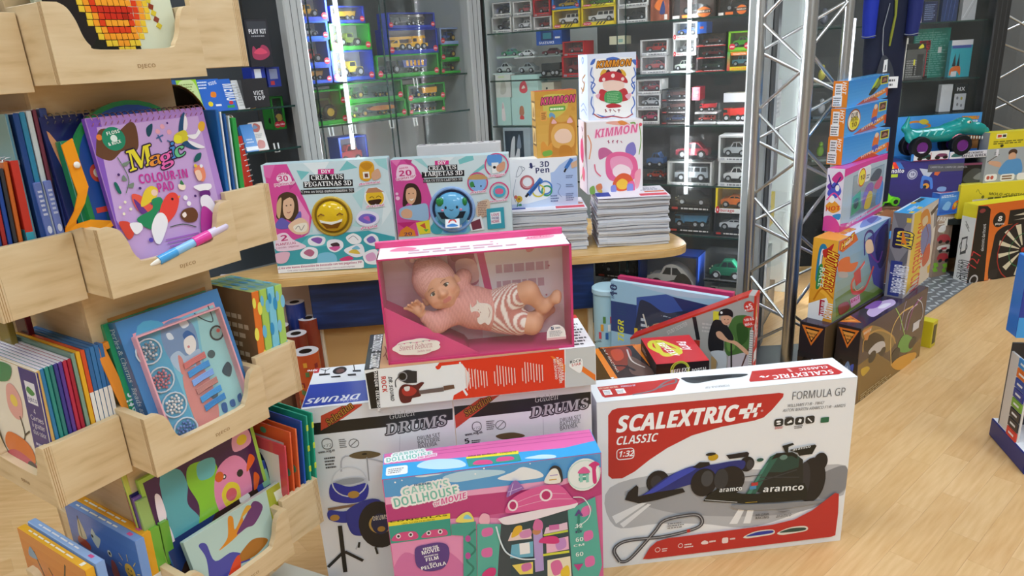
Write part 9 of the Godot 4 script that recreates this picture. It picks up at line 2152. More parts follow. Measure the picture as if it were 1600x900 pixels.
	"K2_front": "r dfe6f4 0 0 100 100|r f6f4f0 11.4 1.7 84.4 90.9 8|q 4a6fc0 5.3,84.3 9.4,91.3 16.3,93.1 13.2,86.1|q 4a6fc0 91,87.7 99.7,88 99.7,80 95,82.5|s 4a6fc0 1.79 9.1,80.6 5.9,69.9 12.6,62.4 6.4,51.8 11.1,40.6|s 4a6fc0 1.81 5.6,59.1 14.4,55 8.2,47.3 15.1,41.1|s 4a6fc0 1.84 8,37 5.7,26.1 11.4,16.1 8.2,8.8|s 4a6fc0 1.82 95,76.7 99,65.6 90.9,58.6 96.9,47.3 91.8,36.4|s 4a6fc0 1.84 98,54.6 89.8,51.3 95.9,42.9 89.8,37.3|s 4a6fc0 1.86 92.8,32.7 96.9,21.3 89.7,11.9 92.7,4.2|q 4a6fc0 37.1,91.5 52,94.4 66.9,90.2 51.9,88.7|q 4a6fc0 15.3,10 35.5,5.1 55.8,6.2 35.4,2.1|s b04a50 1.87 10.3,10.2 25.3,3.4 50.7,4.2 76.3,0.3 92.7,5.7|T e8982c 6a3a20 1.08 18 79.5 87.9 79.9 9.69 bi KIMMON|q e0b040 28.6,65.2 31.8,76.7 51.7,71.4 70.8,74.9 76.7,63.7|q 4a3038 36.6,66.3 41.8,76.2 52.6,68.5 63.8,75.9 68.7,67|q c03a40 23.5,58.2 28.7,68.9 51.7,72.9 72.7,66.8 81.7,53.9 51.5,59.8|e f4dcd8 32.5 61.4 3.5 2.8|e f4dcd8 51.6 66.3 4 3.2|e f4dcd8 71.7 60.3 3.5 2.8|q f0d0c0 31.4,57.1 51.5,59.1 73.6,55.1 71.5,44.9 51.3,41.5 34.2,46.7|q c03a40 26.2,47.1 51.2,40 76.6,46.1 83.6,29.4 66.3,25.9 35.9,27.5 21.9,33.4|q 4a9a5c 37.2,42.2 66.4,41.4 68.3,25 35.9,26.7|m 8ac08a 39.2 25.9 27.1 15.5 6|q e8b0c0 15,38.1 24.1,40.6 20.9,32.7|q e8b0c0 76.5,35 89.8,38 84.6,28.6|q b8343c 35.8,20.8 51,24.4 69.2,19 50.9,15.5|r f6f4f0 30.6 8.4 39.5 8.9|l 8a2a30 1.12 33.6,15.7 38.6,11.7|l 8a2a30 1.12 35.7,16.3 35.6,11.1|l 8a2a30 1.12 41.7,14.5 47.8,14.2|l 8a2a30 1.12 44.8,15.8 44.7,10.6|l 8a2a30 1.12 50.9,14.7 56.9,10.7|l 8a2a30 1.12 60,13.5 66.1,13.2|l 8a2a30 1.12 63.1,14.8 63,9.6",
	"K2_left": "r c9d2e8 0 0 100 100|s a87a48 3 30,40 60,55 40,62 75,70|s a87a48 3 25,50 50,45 70,60|s 4a6fc0 2 50,86 40,92 50,96 60,92 50,86|s 8a98c8 2 20,20 50,25 80,15|s 8a98c8 2 20,12 50,16 80,8",
	"K1_front": "r f2eef0 0 0 100 100|q f0b0a0 34,97.8 46.9,99.7 68.3,98.1 76.9,92.4 51.1,94.4|q e89048 55.4,98.7 64,99.7 72.6,95.2 61.8,93.8|q 7aa850 76.9,95.7 85.5,96.5 89.8,91.1|s 7aa850 1.32 94.1,91.5 96.8,71.5 93.3,51.5|s e8a070 1.65 2,83.1 7.6,69.6 3.6,49.7|e e05a6a 95.9 92.7 3 2.4|T e86a9c f8d8e6 1.33 14.7 78.5 89 82.5 11.26 bi KIMMON|l a83a60 1.00 37,73.3 40.4,70.5|l a83a60 1.00 38.7,74.5 38.7,69.9|l a83a60 1.00 44.7,71.6 48.2,73.4|l a83a60 1.00 46.5,74.1 46.4,69.5|l a83a60 1.00 52.5,71.2 56,73|l a83a60 1.00 54.3,73.7 54.2,69.1|l a83a60 1.00 60.3,72.1 62.9,69.3|q c86a98 21.8,48.7 21.2,62.2 33.4,64.2 46.2,55.4 33.1,51.4|q 8a80c8 68.9,56.2 72.4,66.1 83.7,68.8 88.1,55.2 79.3,48.9|q ea6a9c 32.8,34.5 34.9,51.3 50.6,57.2 72.4,54.7 88.1,45 90.7,24.4 76.5,14.9 45.7,16.7 35.3,24.1|q f0a0c0 41.8,47.6 59.2,51.4 76.7,45.7 81.9,31.8 67.8,25.7 45.9,30.4|q f6e2e6 45.9,33.8 59.1,39.9 76.6,33.4 76.6,23.2 58.9,20.7 47.6,24.8|q e0603a 49.3,19.9 59,26.2 69.5,26.3 79.2,20.9 83.6,6.9 58.8,1.4 45.6,9.8|q f0c040 51.8,12.9 61.6,19.2 72.1,14.5 69.4,4.9 57,5|q ea6a9c 72.1,11.7 83.6,14.5 85.3,0.3 74.7,0.3|q 8a90d8 42.1,9.3 50,10.9 51.7,1.8 42.8,0.9|q 8a90d8 72.1,10.3 81.8,10.4 81.8,0.7 72,0.3|q ea8a5a 14.8,11.6 23.7,14.5 26.2,7.4 18.2,3.8|q 8ab85a 3.4,8.8 11.3,11.8 12.8,1.3 4.9,0.4|q e8c050 16.4,4.6 25.3,5.4 25.2,0.3|s e8708a 1.69 13,42.4 15.3,32.1 23.9,24.8|q f4a8b8 85.4,24.7 96,31 94.2,10.4 88,3.8",
	"K1_left": "r e9d6dc 0 0 100 100|s 6a9a50 3 20,15 60,40 30,60 55,80|q d84a7a 20,50 45,40 60,55 50,75 25,70|q e8708a 35,20 60,15 70,30 45,35|s 8a3a6a 2 40,92 50,86 60,92",
	"K3_front": "r d9a84e 0 0 100 100|g e2b45a c8923a 0 0 100 100|q c9bd58 18.3,82.1 22.6,94 59.8,94.7 74.7,90.5 76.2,72.6 46.1,59.4 22.9,64|T d8557c 6a2040 1.07 13.5 80.1 94.2 81.9 10.69 bi KIMMON|r 6aa848 33.1 69.8 39.4 7.4 2|m e8f0d0 35.4 70.6 34.8 5.7 1|r e0a050 11.7 56.5 15.4 14.4 1|m 6a4a20 14 58.1 10.9 11.3 4|e c89440 91.4 71.9 5.3 3.4|q 6a9ac0 32.3,63.6 37.3,68.4 47.5,62.9 41.2,55.9|q c8883a 28.8,27.2 32.8,52.7 39.3,62.5 54,53.2 77.6,54.4 82.7,62.2 94.1,53 96.8,31.6 94.4,5.7 94.1,0.3 30.8,1.1|q e8b0b0 37.4,51.7 42.5,58.1 50.4,51.9|q e8b0b0 75.1,51.6 82.6,59.3 89.3,51.7|q e0aa58 35.2,34.3 45.5,48.5 69.2,50.4 89,44.4 93,28 85.2,13.6 43.6,15.5|q f0cdb4 43.5,33.9 56.9,42.1 75.8,41.3 86.1,32 80.9,22.7 62.9,20.5 47.7,24.9|q c48030 55.4,14.9 67.5,18.1 82.8,13.7 84.5,0.3 54.6,0.3|q e09a40 9.5,20.7 16.9,25.5 25.9,17.7 35.7,23.2 37.6,15.7 34.5,2.5 13,2.7|q 7ab04a 13.5,9.4 33.8,11.4 35.8,4.6 16.6,2.5",
	"K3_left": "r b98a3a 0 0 100 100|r 6a4a24 10 56 80 30|r d8b878 16 59 68 24|r 6a4a24 10 18 80 30|r d8b878 16 21 68 24|q 8a5a2a 30,62 50,78 70,64|q 8a5a2a 30,24 50,42 70,26",
	"MJ1_front": "r 5d4a34 0 0 100 100|g 6a5030 3d3048 0 0 100 100|p 8a6a34 6,2.8 0.4,53.4 24.3,54.8 59.1,13.4 99.7,29 99.7,0.3 54.8,0.3|q 9a7c48 0.3,93.6 10,98 30.1,83.1 53.5,54.1 41.6,43.5 13.6,67.5|q 2e2018 3,82.7 17.6,85 35.6,65.2 27.7,52.6 11.1,63.4|s c89a50 2.45 5.3,67.2 5.8,83.8 23.8,84.1 45.3,65.1 54.4,47.4|q d8d2d0 13,62.1 22.7,67.4 34.6,62.9 37.2,52.3 21.3,53.8|e 1c1a1e 19.7 52 5.4 7.6|e 1c1a1e 35.1 48.9 4.2 5.8|q d8b030 4.9,44.6 13.4,43.4 17.8,36.9 9.1,33.5|s e8c070 2.39 51.6,18.6 45.3,65.1 55.8,85.7 76.6,86|s c8b8d8 1.33 59.1,62.8 61.8,91.2 63.7,99.7|s f0e0f4 1.34 66.6,58.2 70.3,80.4 83.9,85|s d070c0 1.35 70.4,55.9 77.1,82.7 90.4,90.8|s a8d070 1.69 67.6,51.5 56.3,82.4 47.3,99.3|q 68a848 58.6,41.7 67.6,51.5 84.4,34.8 83,19.7 65.7,27.8|e 1c1a1e 56.7 30.6 6.8 8.8|e 1c1a1e 83.6 30.2 6.5 7.7|s e8e4ec 1.38 81.7,52.2 95.3,59.9 92,80.6 82.9,91.7|r d8d8e0 80.7 47.1 10.7 12|q e8a838 51.6,18.6 64.8,22.1 91.8,10.8 89.8,0.3 67.7,1.2|p d88840 0.9,96.5 3.1,97.1 14.5,95.9 9.7,80.2 6,82|t f4e0c0 3.3 90.3 13.3 90.4 3.19 b MONSTER JAM|m c8b080 8.1 -2.1 46.2 12.2 4|r d8c8a0 85.7 0.3 7.4 1.5|r d8c8a0 94.2 0.3 5.5 0",
	"MJ1_left": "g 6a5230 262226 0 0 100 62|p d9772e 8,96 92,97 50,72|p 2a2018 22,94 78,94 50,76|p e8a04a 26,92 74,92 50,79|t 2a1c10 30 86 70 86 2.6 b MONSTER|t 2a1c10 38 82 62 82 2.6 b JAM|q 6f86a8 40,40 60,56 78,38 66,24 46,26|e 17171a 34 30 14 10|e 17171a 78 26 12 9|e 17171a 30 50 10 6|q 4a5ab0 70,50 84,54 82,44|q 9fb0c8 50,40 60,50 66,36|m 8a7a5a 10 4 80 12 3",
	"MJ2_left": "g 6a5230 262226 0 0 100 62|p d9772e 8,96 92,97 50,72|p 2a2018 22,94 78,94 50,76|p e8a04a 26,92 74,92 50,79|t 2a1c10 30 86 70 86 2.6 b MONSTER|t 2a1c10 38 82 62 82 2.6 b JAM|q 6f86a8 40,40 60,56 78,38 66,24 46,26|e 17171a 34 30 14 10|e 17171a 78 26 12 9|e 17171a 30 50 10 6|q 4a5ab0 70,50 84,54 82,44|q 9fb0c8 50,40 60,50 66,36|m 8a7a5a 10 4 80 12 3",
	"MJ1_top": "r 3a2c40 0 0 100 100|p d9772e 2.9,99.7 9.6,30 16.9,99.7|p e8a04a 6.4,99.7 10,49.7 14,99.7|t 2a1c10 6.4 95.6 12.2 63.9 19.38 b MONSTER|q c8b0d8 28,64.7 46.7,83.4 60.8,57.3 54.3,19.9 38.3,21 23.1,22|q 8a5ab0 34.7,94.8 49.9,99.7 53.3,74 38.9,60|q e8e0f0 39.7,53 50.1,55.1 52.6,34 42.2,32.2",
	"MV_front": "r 7fb0de 0 0 100 100|g 8a9a58 86b4e2 0 0 100 100|p 6f8a40 7.3,4.3 2.6,28.6 31.8,30.9 79.1,6.5 99.7,8.6 99.7,0.3 42.2,0.3|p 4a4a9a 48.9,83.5 94.8,99.7 99.7,49.1 99.7,2 77,19.3 61.8,56.8|q 2c2c6a 70.8,82.2 86.7,94.4 95.6,86.1 99.5,49.8 87.9,36 74.9,58.1|s 3a3a8a 3.56 51.7,65.9 47.9,89.3 55.5,95.3 65.6,86.6 65.5,61.2|q e06a34 1.8,69.5 5.5,76.2 21.4,74.5 25.2,65 39.7,61.6 32.7,53 15.9,57.4 4.4,61.6|q b0a8a8 4.4,61.6 20.2,55.3 21.1,48.9 6.9,54.2|s d84a38 4.80 53.1,57 38,45.5 31,36.9 37.1,23.1 59,20.3 72.8,44.3|s f0b0a0 1.20 53.4,55.2 39.8,44.2 35.3,35.2 42.9,23.7 55.7,24.5|p c8382c 33.1,50 45,54.2 50.1,32.4 40.2,30.5|s 7a3a98 2.34 55.1,87.1 59.8,68.8 81.3,47.2 88.4,59.4|q f0d0b0 50.7,83 62,82.2 69.1,65.7 55.7,67.3|p e2662c 0.3,99.7 29.7,99.7 35.3,90.6 8.3,84.3 0.3,89.1|T f2d040 b02a1c 1.56 4.7 87.6 26.6 93.8 8.10 bi HOT|t ffffff 11.3 90.2 23.4 93.7 3.75 bi WHEELS|p e8a8c0 30.5,17.2 49.1,16.6 52.6,5.3 34.9,3.9|t b02040 33.2 10.4 49.2 10.8 5.04 b RACE|q 9a4a3a 9.5,17.4 25.7,16.3 31.4,5.4 15.3,3.7",
	"MV_left": "g e09a2c efb23a 0 0 100 100|p f0f0f0 0,0 62,0 84,32 0,18|q f3b63c 30,40 60,60 95,30 100,10 70,30|s c97a1c 2 20,24 50,40 98,30|q 2f7fa8 20,50 26,88 48,94 62,84 44,82 38,52|q e8ecf0 30,54 34,84 46,88 52,82 40,80 38,56|q c8382c 40,86 60,90 82,96 70,84 50,78|q 3a8a4a 24,40 40,42 46,68 30,66|T f2d040 b02a1c 1.2 62 88 48 42 13 bi HOT WHEELS|t d4e8d0 36 66 32 42 6 b RACE|r b02030 46 6 20 20|t f0f0f0 53 24 50 3 14 b MARVEL",
	"MV_top": "r cfd8ea 0 0 100 100|p e8a030 0,0 18,0 26,100 0,100|T f2d040 b02a1c 4 22 30 44 30 40 bi HOT WHEELS|q 6f8fd0 50,20 70,60 95,80 90,20|q 4a5aa8 70,20 80,60 98,50",
	"GA_front": "r d8cfc4 0 0 100 100|p e8c23c 7.3,99 33,97.1 57.7,16.4 11.1,2.4|T d83a2c f4d848 0.00 27.6 83.1 24.2 -1.3 33.83 b HOT WHEELS CITY|q d88a3a 31.8,92.3 58.3,94.8 77.8,72.8 49.6,68.4|q 6a7ab8 44.3,69.5 75.9,73.2 88.6,43.9 56,40.8|q c84a38 61.5,39.5 83.5,47.8 90.6,27.2 67,22.1|q e0c8a0 41,85.5 58.2,87.1 63.6,78.3 47.9,76.4|s 7a3a6a 1.78 60.3,34.5 74,57.9 57.5,77|p e6e2dc 77.2,93.8 99.7,94.5 99.7,48.1 93.1,45.6|p 8a8a8e 85.3,87 99.7,86.6 99.7,66.5 91.8,64.7|p 3a3a40 71,88.5 99.7,94.5 99.7,88.8 76.6,83.5|p d8b23a 87.1,17.1 99.7,18.4 99.7,6.6 92,7.6",
	"GA_left": "r 8d8a90 0 0 100 100|p 74727a 0,100 50,76 100,100|p 6b6972 0,60 50,40 100,60 100,44 50,26 0,44|r 33408c 16 2 62 42|t e8ecf6 62 40 54 6 11 b STUNT GARAGE|t e8ecf6 38 40 30 6 11 b GARAJE CASCADA|r 23234a 12 59 56 24 3|T f4d848 23234a 1 34 80 28 61 17 b CITY|q e8842c 58,80 80,70 86,64 66,66 62,62|r e0c23a 74 90 24 5",
	"GA_top": "r 4aa6e4 0 0 100 100|p e8f0f8 8,86 90,86 96,98 6,98|e e8b03a 60 84 6 14|m e8f4fc 16 30 30 26 3|r e8c23c 4 6 10 22|r e8c23c 30 4 12 22|r 40464e 66 62 26 30",
	"MU_front": "r b9c8d4 0 0 100 100|p e0409c 0,88 0,100 100,100 100,90 60,93|p d83a90 0,0 0,14 40,4 100,8 100,0|r 8fa3b2 20 14 74 70|g 6a7f8e a9bcc8 22 16 70 66|p 3aa878 22,18 22,48 40,56 44,24|r 2c8058 25 30 14 14|e 20504a 32 36 5 9|q 8a68c0 46,40 56,60 70,56 66,30 52,24|q e0c030 52,22 60,46 70,40 66,18|q 4a90d8 80,20 94,18 96,50 84,56|q d85a8c 72,50 84,64 92,60 86,44|q 48586a 60,66 74,80 88,74 80,60|r f2f2f4 30 66 30 26 8|e f4e23c 40 76 8 14|o d84a30 40 76 8 14 2|t 6a2a2a 36 72 46 72 8 b 10|t e8e8f0 48 82 58 82 7 b HOT|m 5a6a8a 50 70 8 8 2|p e86a9c 10,4 90,12 96,16 12,8|t f4e4ee 14 3 60 9 6 bi HOT WHEELS SKATE",
	"MU_left": "r e6dff0 0 0 100 100|q d84aa0 0,0 0,22 60,24 100,10 100,0|q 4a5ac8 10,60 50,80 90,66 60,54|q e8a03a 6,40 50,50 94,38 50,30|q c83a8c 30,84 70,96 96,86 60,78|q 3a90d8 50,26 96,30 90,20|e f4f4f8 40 52 16 6|e f4f4f8 66 70 12 5|q 6a3ab0 6,72 30,78 26,66|t d84a30 10 32 90 36 7 bi HOT|s 3a3a80 2 10,90 40,70 80,88|s e84a9c 2 10,50 50,62 90,52",
	"B1_front": "r 3d93dc 0 0 100 100|g 5aaae6 3288d4 0 0 100 100|p e8842c 30,2 34,12 98,44 98,24 60,2|p c8502c 20,0 40,14 60,20 80,0|q 3a3a2a 50,30 62,64 74,96 88,86 74,50 60,28|q b8d03a 56,50 64,60 72,86 68,88 60,66|q 7a8a3a 64,54 72,52 80,78 72,82|r d8d83a 78 60 20 34|r 5a3228 80 64 16 27|q 9a6a5a 82,70 88,84 94,74|t f6e0c0 40 6 92 30 9 bi HYPER PACK|r d8502c 96 8 4 34",
	"B1_left": "r e8862c 0 0 100 100|q f2a040 10,30 60,20 96,60 96,10|t f8f0e8 62 96 62 52 15 bi HOT|r f4f4f6 4 4 60 40|r f0f0f2 14 44 46 46|m 5a5a60 8 6 52 34 4|m 5a5a60 20 48 36 38 4",
	"B2_front": "r 3d93dc 0 0 100 100|g 5aaae6 3288d4 0 0 100 100|p e8842c 30,2 34,12 98,44 98,24 60,2|p c8502c 20,0 40,14 60,20 80,0|q e0702a 62,40 66,82 74,88 76,60 72,30|q 4a5ab8 62,40 66,20 76,22 74,44|e e8c8a8 70 82 4 10|r d8d83a 78 60 20 34|r 5a3228 80 64 16 27|q 9a6a5a 82,70 88,84 94,74|e f2e6d8 20 52 15 40|o 8a4a2a 20 52 14 38 6|e f0dc3a 21 42 11 24|t 3a2a1a 12 62 28 62 18 b OUR|t 3a2a1a 13 48 29 48 15 b HERO|t 6a4a1a 15 28 27 28 18 b 10|t f6e0c0 40 6 92 30 9 bi HYPER PACK|r d8502c 96 8 4 34",
	"B2_left": "r e8862c 0 0 100 100|q f2a040 10,30 60,20 96,60 96,10|t f8f0e8 62 96 62 52 15 bi HOT|r f4f4f6 4 4 60 40|r f0f0f2 14 44 46 46|m 5a5a60 8 6 52 34 4|m 5a5a60 20 48 36 38 4",
	"B3_front": "r 3d93dc 0 0 100 100|g 5aaae6 3288d4 0 0 100 100|p e8842c 30,2 34,12 98,44 98,24 60,2|p c8502c 20,0 40,14 60,20 80,0|q e0702a 62,40 66,82 74,88 76,60 72,30|q 4a5ab8 62,40 66,20 76,22 74,44|e e8c8a8 70 82 4 10|r d8d83a 78 60 20 34|r 5a3228 80 64 16 27|q 9a6a5a 82,70 88,84 94,74|t f6e0c0 40 6 92 30 9 bi HYPER PACK|r d8502c 96 8 4 34",
	"B3_left": "r e8862c 0 0 100 100|q f2a040 10,30 60,20 96,60 96,10|t f8f0e8 62 96 62 52 15 bi HOT|r f4f4f6 4 4 60 40|r f0f0f2 14 44 46 46|m 5a5a60 8 6 52 34 4|m 5a5a60 20 48 36 38 4",
	"SC_front": "m c4c0bc 60.2 73.1 14.5 6.9 3|t e8e4de 32.5 68.3 48.5 76.6 2.26 i STUNT SCOOTER|q 4a7038 83,83.4 88.9,87.1 96.4,85.8 97.9,71.5 95.3,62.8 81.7,60 78,69.2|q 2f5426 86.8,80.7 94.2,81.5 95.9,73.4 90,68.5|q 6a9048 79.9,69.4 84.7,74.2 86.4,65.9 81.5,63.2|p c0b8c0 81.7,60 97.7,65.2 98.5,52.5 81,49|p b89a6a 68.2,58.3 72.8,57.8 72,47.8 68.7,47.4|r d8d038 68.6 81.8 4.6 6|l 2a2422 0.95 83.4,69.8 84.4,51.7|l 5a3a34 0.84 96.9,67.2 91.6,52.6|l 26262a 2.34 53.6,82.5 57.5,67.9|r b8382c 54.1 62.6 4.7 4.9|q 22242a 68.5,80.9 74.2,82.5 79.4,79.9 84.8,73.1 83.7,69.8 77.9,71.3 77.1,62.6 67.5,61.3 65.3,68.8|q d8a888 71.4,74.3 75.2,75.2 81.1,70.6 87.4,70.3 96.4,65 95.3,62.8 86.3,68 78.7,69.3 72.8,71.2|q dba88a 74.7,84.6 79.1,86.1 82.9,84.9 81.8,81.2 78.8,79.8 75.8,81.1|e 2a2220 77.7 83.3 0.4 0.3|e 2a2220 80.2 83.5 0.4 0.3|s b06a58 0.31 77.8,81.4 79.3,80.9 80.8,81.9|q 1a1c20 72.8,85.5 73.9,88.7 78.8,90.4 83.2,89.1 83.6,85.5 80.3,86.2 75.3,85.7|e e8e8ea 75 87.4 0.9 0.9|q c4ccd2 67.5,61 78.3,62.8 80.6,56.6 79,49.9 71.9,48.4 73.6,54.6|r cf3a2c 91.6 89.9 8.1 6.7 3|t f8eeee 93.6 91.2 98.4 92.5 3.16 b +5|t f8eeee 92.9 90.2 99.1 91.6 0.90 b EDAD|r cf3a2c 91.6 80.1 8.1 7.3 3|t f8eeee 92.6 83.6 99.8 85.3 1.60 b 100 KG|t f8eeee 93.5 80.8 99.5 82.2 1.61 b MÁX.|r dcdad6 97.1 54 2.6 24.7|m 8a8a88 97.3 54.5 4 23.7 16",
	"DA_front": "r e8762a 0 0 100 100|g f0863a e06a20 0 0 100 100|p 1a1a1c 0.3,99.6 15.7,97.9 21.6,93.6 29.8,0.3 0.3,0.7 0.3,6.3|t c8303a 11.7 17 18.2 38.5 14.34 m 727|t e8e8e8 20.5 40.9 17.6 75.3 4.33 n electronic dartboard|e 1a1a1c 39.1 78.5 10.4 9.5|t f4f0ea 36.7 76.6 43.9 76.4 6.59 b 8|t f4f0ea 33.2 72.6 48.6 71.5 2.44 b players|e 8a3a38 8.3 92.8 5 2.7|q 1b1b1d 35.1,49 37.6,62.4 50.6,69.2 68.6,70 87.7,66.9 99.7,0.3 86.2,0.3 67.1,0.3 44,0.3 34.3,10|e 1b1b1d 89.4 34.5 47.7 43.5|p e6ddc0 89.4,34.5 51.7,60.9 56.8,64.1|p e6ddc0 89.4,34.5 45.7,45 45.7,51.6|p e6ddc0 89.4,34.5 46.7,33.8 48.7,28|p e6ddc0 89.4,34.5 58.1,15.6 65.2,10.2|p e6ddc0 89.4,34.5 80.5,2.1 89.4,0.3|p e6ddc0 89.4,34.5 69,68.3 78.4,69|o b03028 89.4 34.5 43.8 39.9 1.44|o 2a7a4a 89.4 34.5 24.1 22 1.15|e 1b1b1d 89.4 34.5 7.7 7.1|e b03028 89.4 34.5 3.5 3.2|r 2a2a2e 35.7 2.3 15 11.5|r 1a1a1c 54.9 70.9 31.9 17.9|p d8d0b8 62.3,81.5 80.1,83.5 80.7,80.7|p b8b0a0 63.7,75.4 81.6,76.8 82,75.2|p 14141a 0.3,0.7 99.7,0.3 99.7,0.3 0.3,0.3|t f0e0d0 36.5 -0.5 98.9 -12.3 2.76 b 8 games for 8 players|t f0c8a0 30 -4.8 103.9 -17.6 2.22 n 27 games with 159 variations|e c8c8cc 10.7 3.9 7.5 6.9|e 1b1b1d 10.7 3.9 5.3 4.8",
	"DA_left": "g e6e4e0 dcdcd8 0 0 100 100|r e2d02c 0 84 100 16|o 5a5a58 40 46 26 6 1|p 4a4a48 20,56 60,60 62,38 22,34|p e6e4e0 26,54 54,57 56,42 28,38|t 3a3a3a 40 30 44 2 14 b TOURNEO|t 5a5a58 20 28 22 4 8 n darts|l 5a5a58 1 30,78 60,70|l 5a5a58 1 34,74 64,66",
	"DA_top": "r e4d42e 0 0 100 100|r d8c828 0 92 100 8",
	"PK_front": "r b39a86 0 0 100 100|t f6f2ec -14.2 91.7 124 85.4 7.20 b PARKING|r f0ebe2 0.3 0.3 99.4 86.4|r 9a8474 0.3 0.3 99.4 84.7|q f2f2f2 0.3,76.4 17,82.9 49.1,82.8 51.1,74.6 23.2,72.6|p c8d0b0 23.2,72.6 49,73.4 45,70.2|q b8404a 7.4,59.8 19.7,68.7 70.5,67 95.7,59.6 93.1,54.3|e 2a2426 29.3 57.4 13.6 2.8|e 2a2426 77.8 55 13.7 2.8|q f0ece6 19.1,45 21.4,51 95.7,50 99.7,42.5 99.7,40.1|r c8404a 41.3 43.3 37.8 4|e 2a2426 38.1 42.6 13.7 2.8|e 2a2426 89.6 40.7 13.8 2.8|q c03a44 22.7,29 35,38 83.4,36.2 99.7,28.7 99.7,23.9|e 2a2426 44.9 26.4 13.8 2.9|e 2a2426 90.5 24.7 13.9 2.9|q 8ac83a 0.3,24.2 25.7,24 35.1,17.9 21.2,16.6 36.8,10.2 10.1,10.2 0.3,15.2 8.6,18|q 8ac83a 64,19.2 93.5,19.7 99.7,13.6 86,12.4 99.7,6.3 78,5.8 66.2,10.7 79.4,13.5|t 6a5a4a 63 -3.9 125.7 -8.1 3.77 b 17134|e f0ebe2 52.6 86.6 15.2 4.9",
	"MO_front": "r 37337a 0 0 100 100|g 2e2c6c 3b3880 0 0 100 100|p e8c22c 13.4,99 15.9,99.7 19.6,88.6 15.1,88.9|p d8392c 15.9,99.7 20.4,99.4 25.3,88.4 19.6,88.6|p 3a7ac8 20.4,99.4 25.8,98.7 31.4,87.7 25.3,88.4|T ffffff 37337a 0.00 14.6 82 31.1 81.3 6.70 b molto|r b8cc3a 14.1 74.5 10.3 5.3|e b8bcd0 41.4 77.8 6 8.4|e 37337a 41.4 77.8 4.9 6.9|e d0d4e4 41.4 77.8 4.1 5.7|t 37337a 39.4 75.8 43.7 75.8 4.60 b 18|p c8d0e0 48.7,87.3 65.9,83 63.2,77.1 60.5,71.2 56.2,71.6|q 4a80d8 52.3,67.3 53.8,74.8 60.4,72.8 65,69.4 67,53.9 64.4,52.6 62.2,65 55.6,67 55.6,54.7 52.4,55|q e09a3a 55.2,59.4 59.2,62.2 62.9,57.3 60.1,52.9|e 1c2a2a 57.6 56.1 1.9 2.7|p d86a38 67.5,83.8 74.3,83.9 73.6,79.4 71,73.5 66.6,75.4|r 5a5c66 58.6 80 41.1 12.6|t c8cad0 61.2 87 103.9 84.4 2.72 n CARRETILLA · CARRO DE LIMPIEZA|q 8ab0e0 72.1,50.4 74.9,54.9 82.5,53.7 82,47.5 75.6,47.1",
	"Y1_front": "r e6d234 0 0 100 100|r d8d2c0 17 30.6 82.5 24.1|t 5a5620 37.7 64.5 60.6 57.9 8.08 b MOLO +|t 5a5620 60.6 57.9 85.5 52.1 8.15 b CLAVITOS|m 6a6628 37.2 38.7 49.3 21.8 2|s 6a6628 1.38 20.5,75.9 22.3,83.7 25.5,72.2 28.2,69|e 6a6628 30.2 60.4 2 4.8",
	"KI_front": "r aab0b4 0 0 100 100|r e2d02e 0 68 100 32|r f2eed0 12 88 18 9|r c8402c 14 90 7 5|r 3a3a3a 23 90 6 5|e 4a3020 46 58 8 7|e d8a888 46 50 7 8|q 5a98d0 26,16 34,40 46,44 62,42 66,14|q d8a888 26,40 8,44 6,38 26,30|l 5a4632 1.5 2,42 22,56|r f4f2ee 2 3 22 14 5|e c85a4a 8 10 3 4|e c85a4a 15 10 3 4|r f4f2ee 30 1 26 14 5|r 8a6a4a 33 4 18 3|r 8a6a4a 33 9 18 3|r f4f2ee 60 1 26 14 5|m 6a6620 8 76 60 8 2|e 3a3a20 24 73 3 3",
	"PO_top": "r cf2530 0 0 100 100|s d8d23a 7.59 12.3,79.2 23.8,84.2 40.7,55.5 57.9,40.3 51.5,31.3 27.2,34.8 9.6,60 12.3,79.2|s d8d23a 7.64 23.4,82.9 36.5,82.3 59.2,52.8 56.7,40.5 30.9,26.9 22.3,39.2 23.4,82.9|T ffffff cf2530 0.00 25.2 76 38.9 24.5 11.14 bi REFLEXY|T ffffff cf2530 0.00 64.1 75.6 69 42.5 13.95 bi Party",
	"PO_front": "r 161416 0 0 100 100|o a8b83a 45.5 47.6 14.3 53.1 9.98|o c8d04a 44.8 45.3 17.5 64.6 7.49|T f0f0f0 161416 0.00 27 18.2 62.9 32.5 30.28 bi REFLEXY|t e8e8e8 68.1 11 96.6 19.9 35.36 b PORTAL",
	"KTM_top": "r e9842e 0 0 100 100|p 3a2c2c 8.3,99.7 61.1,99.7 65.5,23.4 9.5,23.9|q 8a3a2c 19.7,99.5 50.4,98.6 51.3,77 29.3,48.7 12.8,43.8 15.3,74.8|q c04a34 23.8,90.1 39.8,91.7 36.3,71.3 21.6,65.7|q 6a5048 45,73.9 59.7,51.4 63.1,28.2 32.2,33.2|s d8c8c0 1.60 49.3,90 44.7,61.8 56.3,44.2|s 2a2022 2.90 12.6,55.3 30.5,51.6 39.7,39.4|t 3a2410 8 101.5 10 36.9 4.63 b KTM 450|t f0e0d0 13.9 100.5 13.7 40 1.91 n SX-F RACING|r f2f2f0 0.3 21.9 4.2 8.9|t 5a5a5a -3.7 24.7 5 25.4 3.91 n 14+|l c8682a 2.58 11.2,99.7 66.3,99.7|r f0a050 9.3 99.7 8.9 0|t 3a2410 8.4 113.9 19.2 114.8 5.03 b KTM",
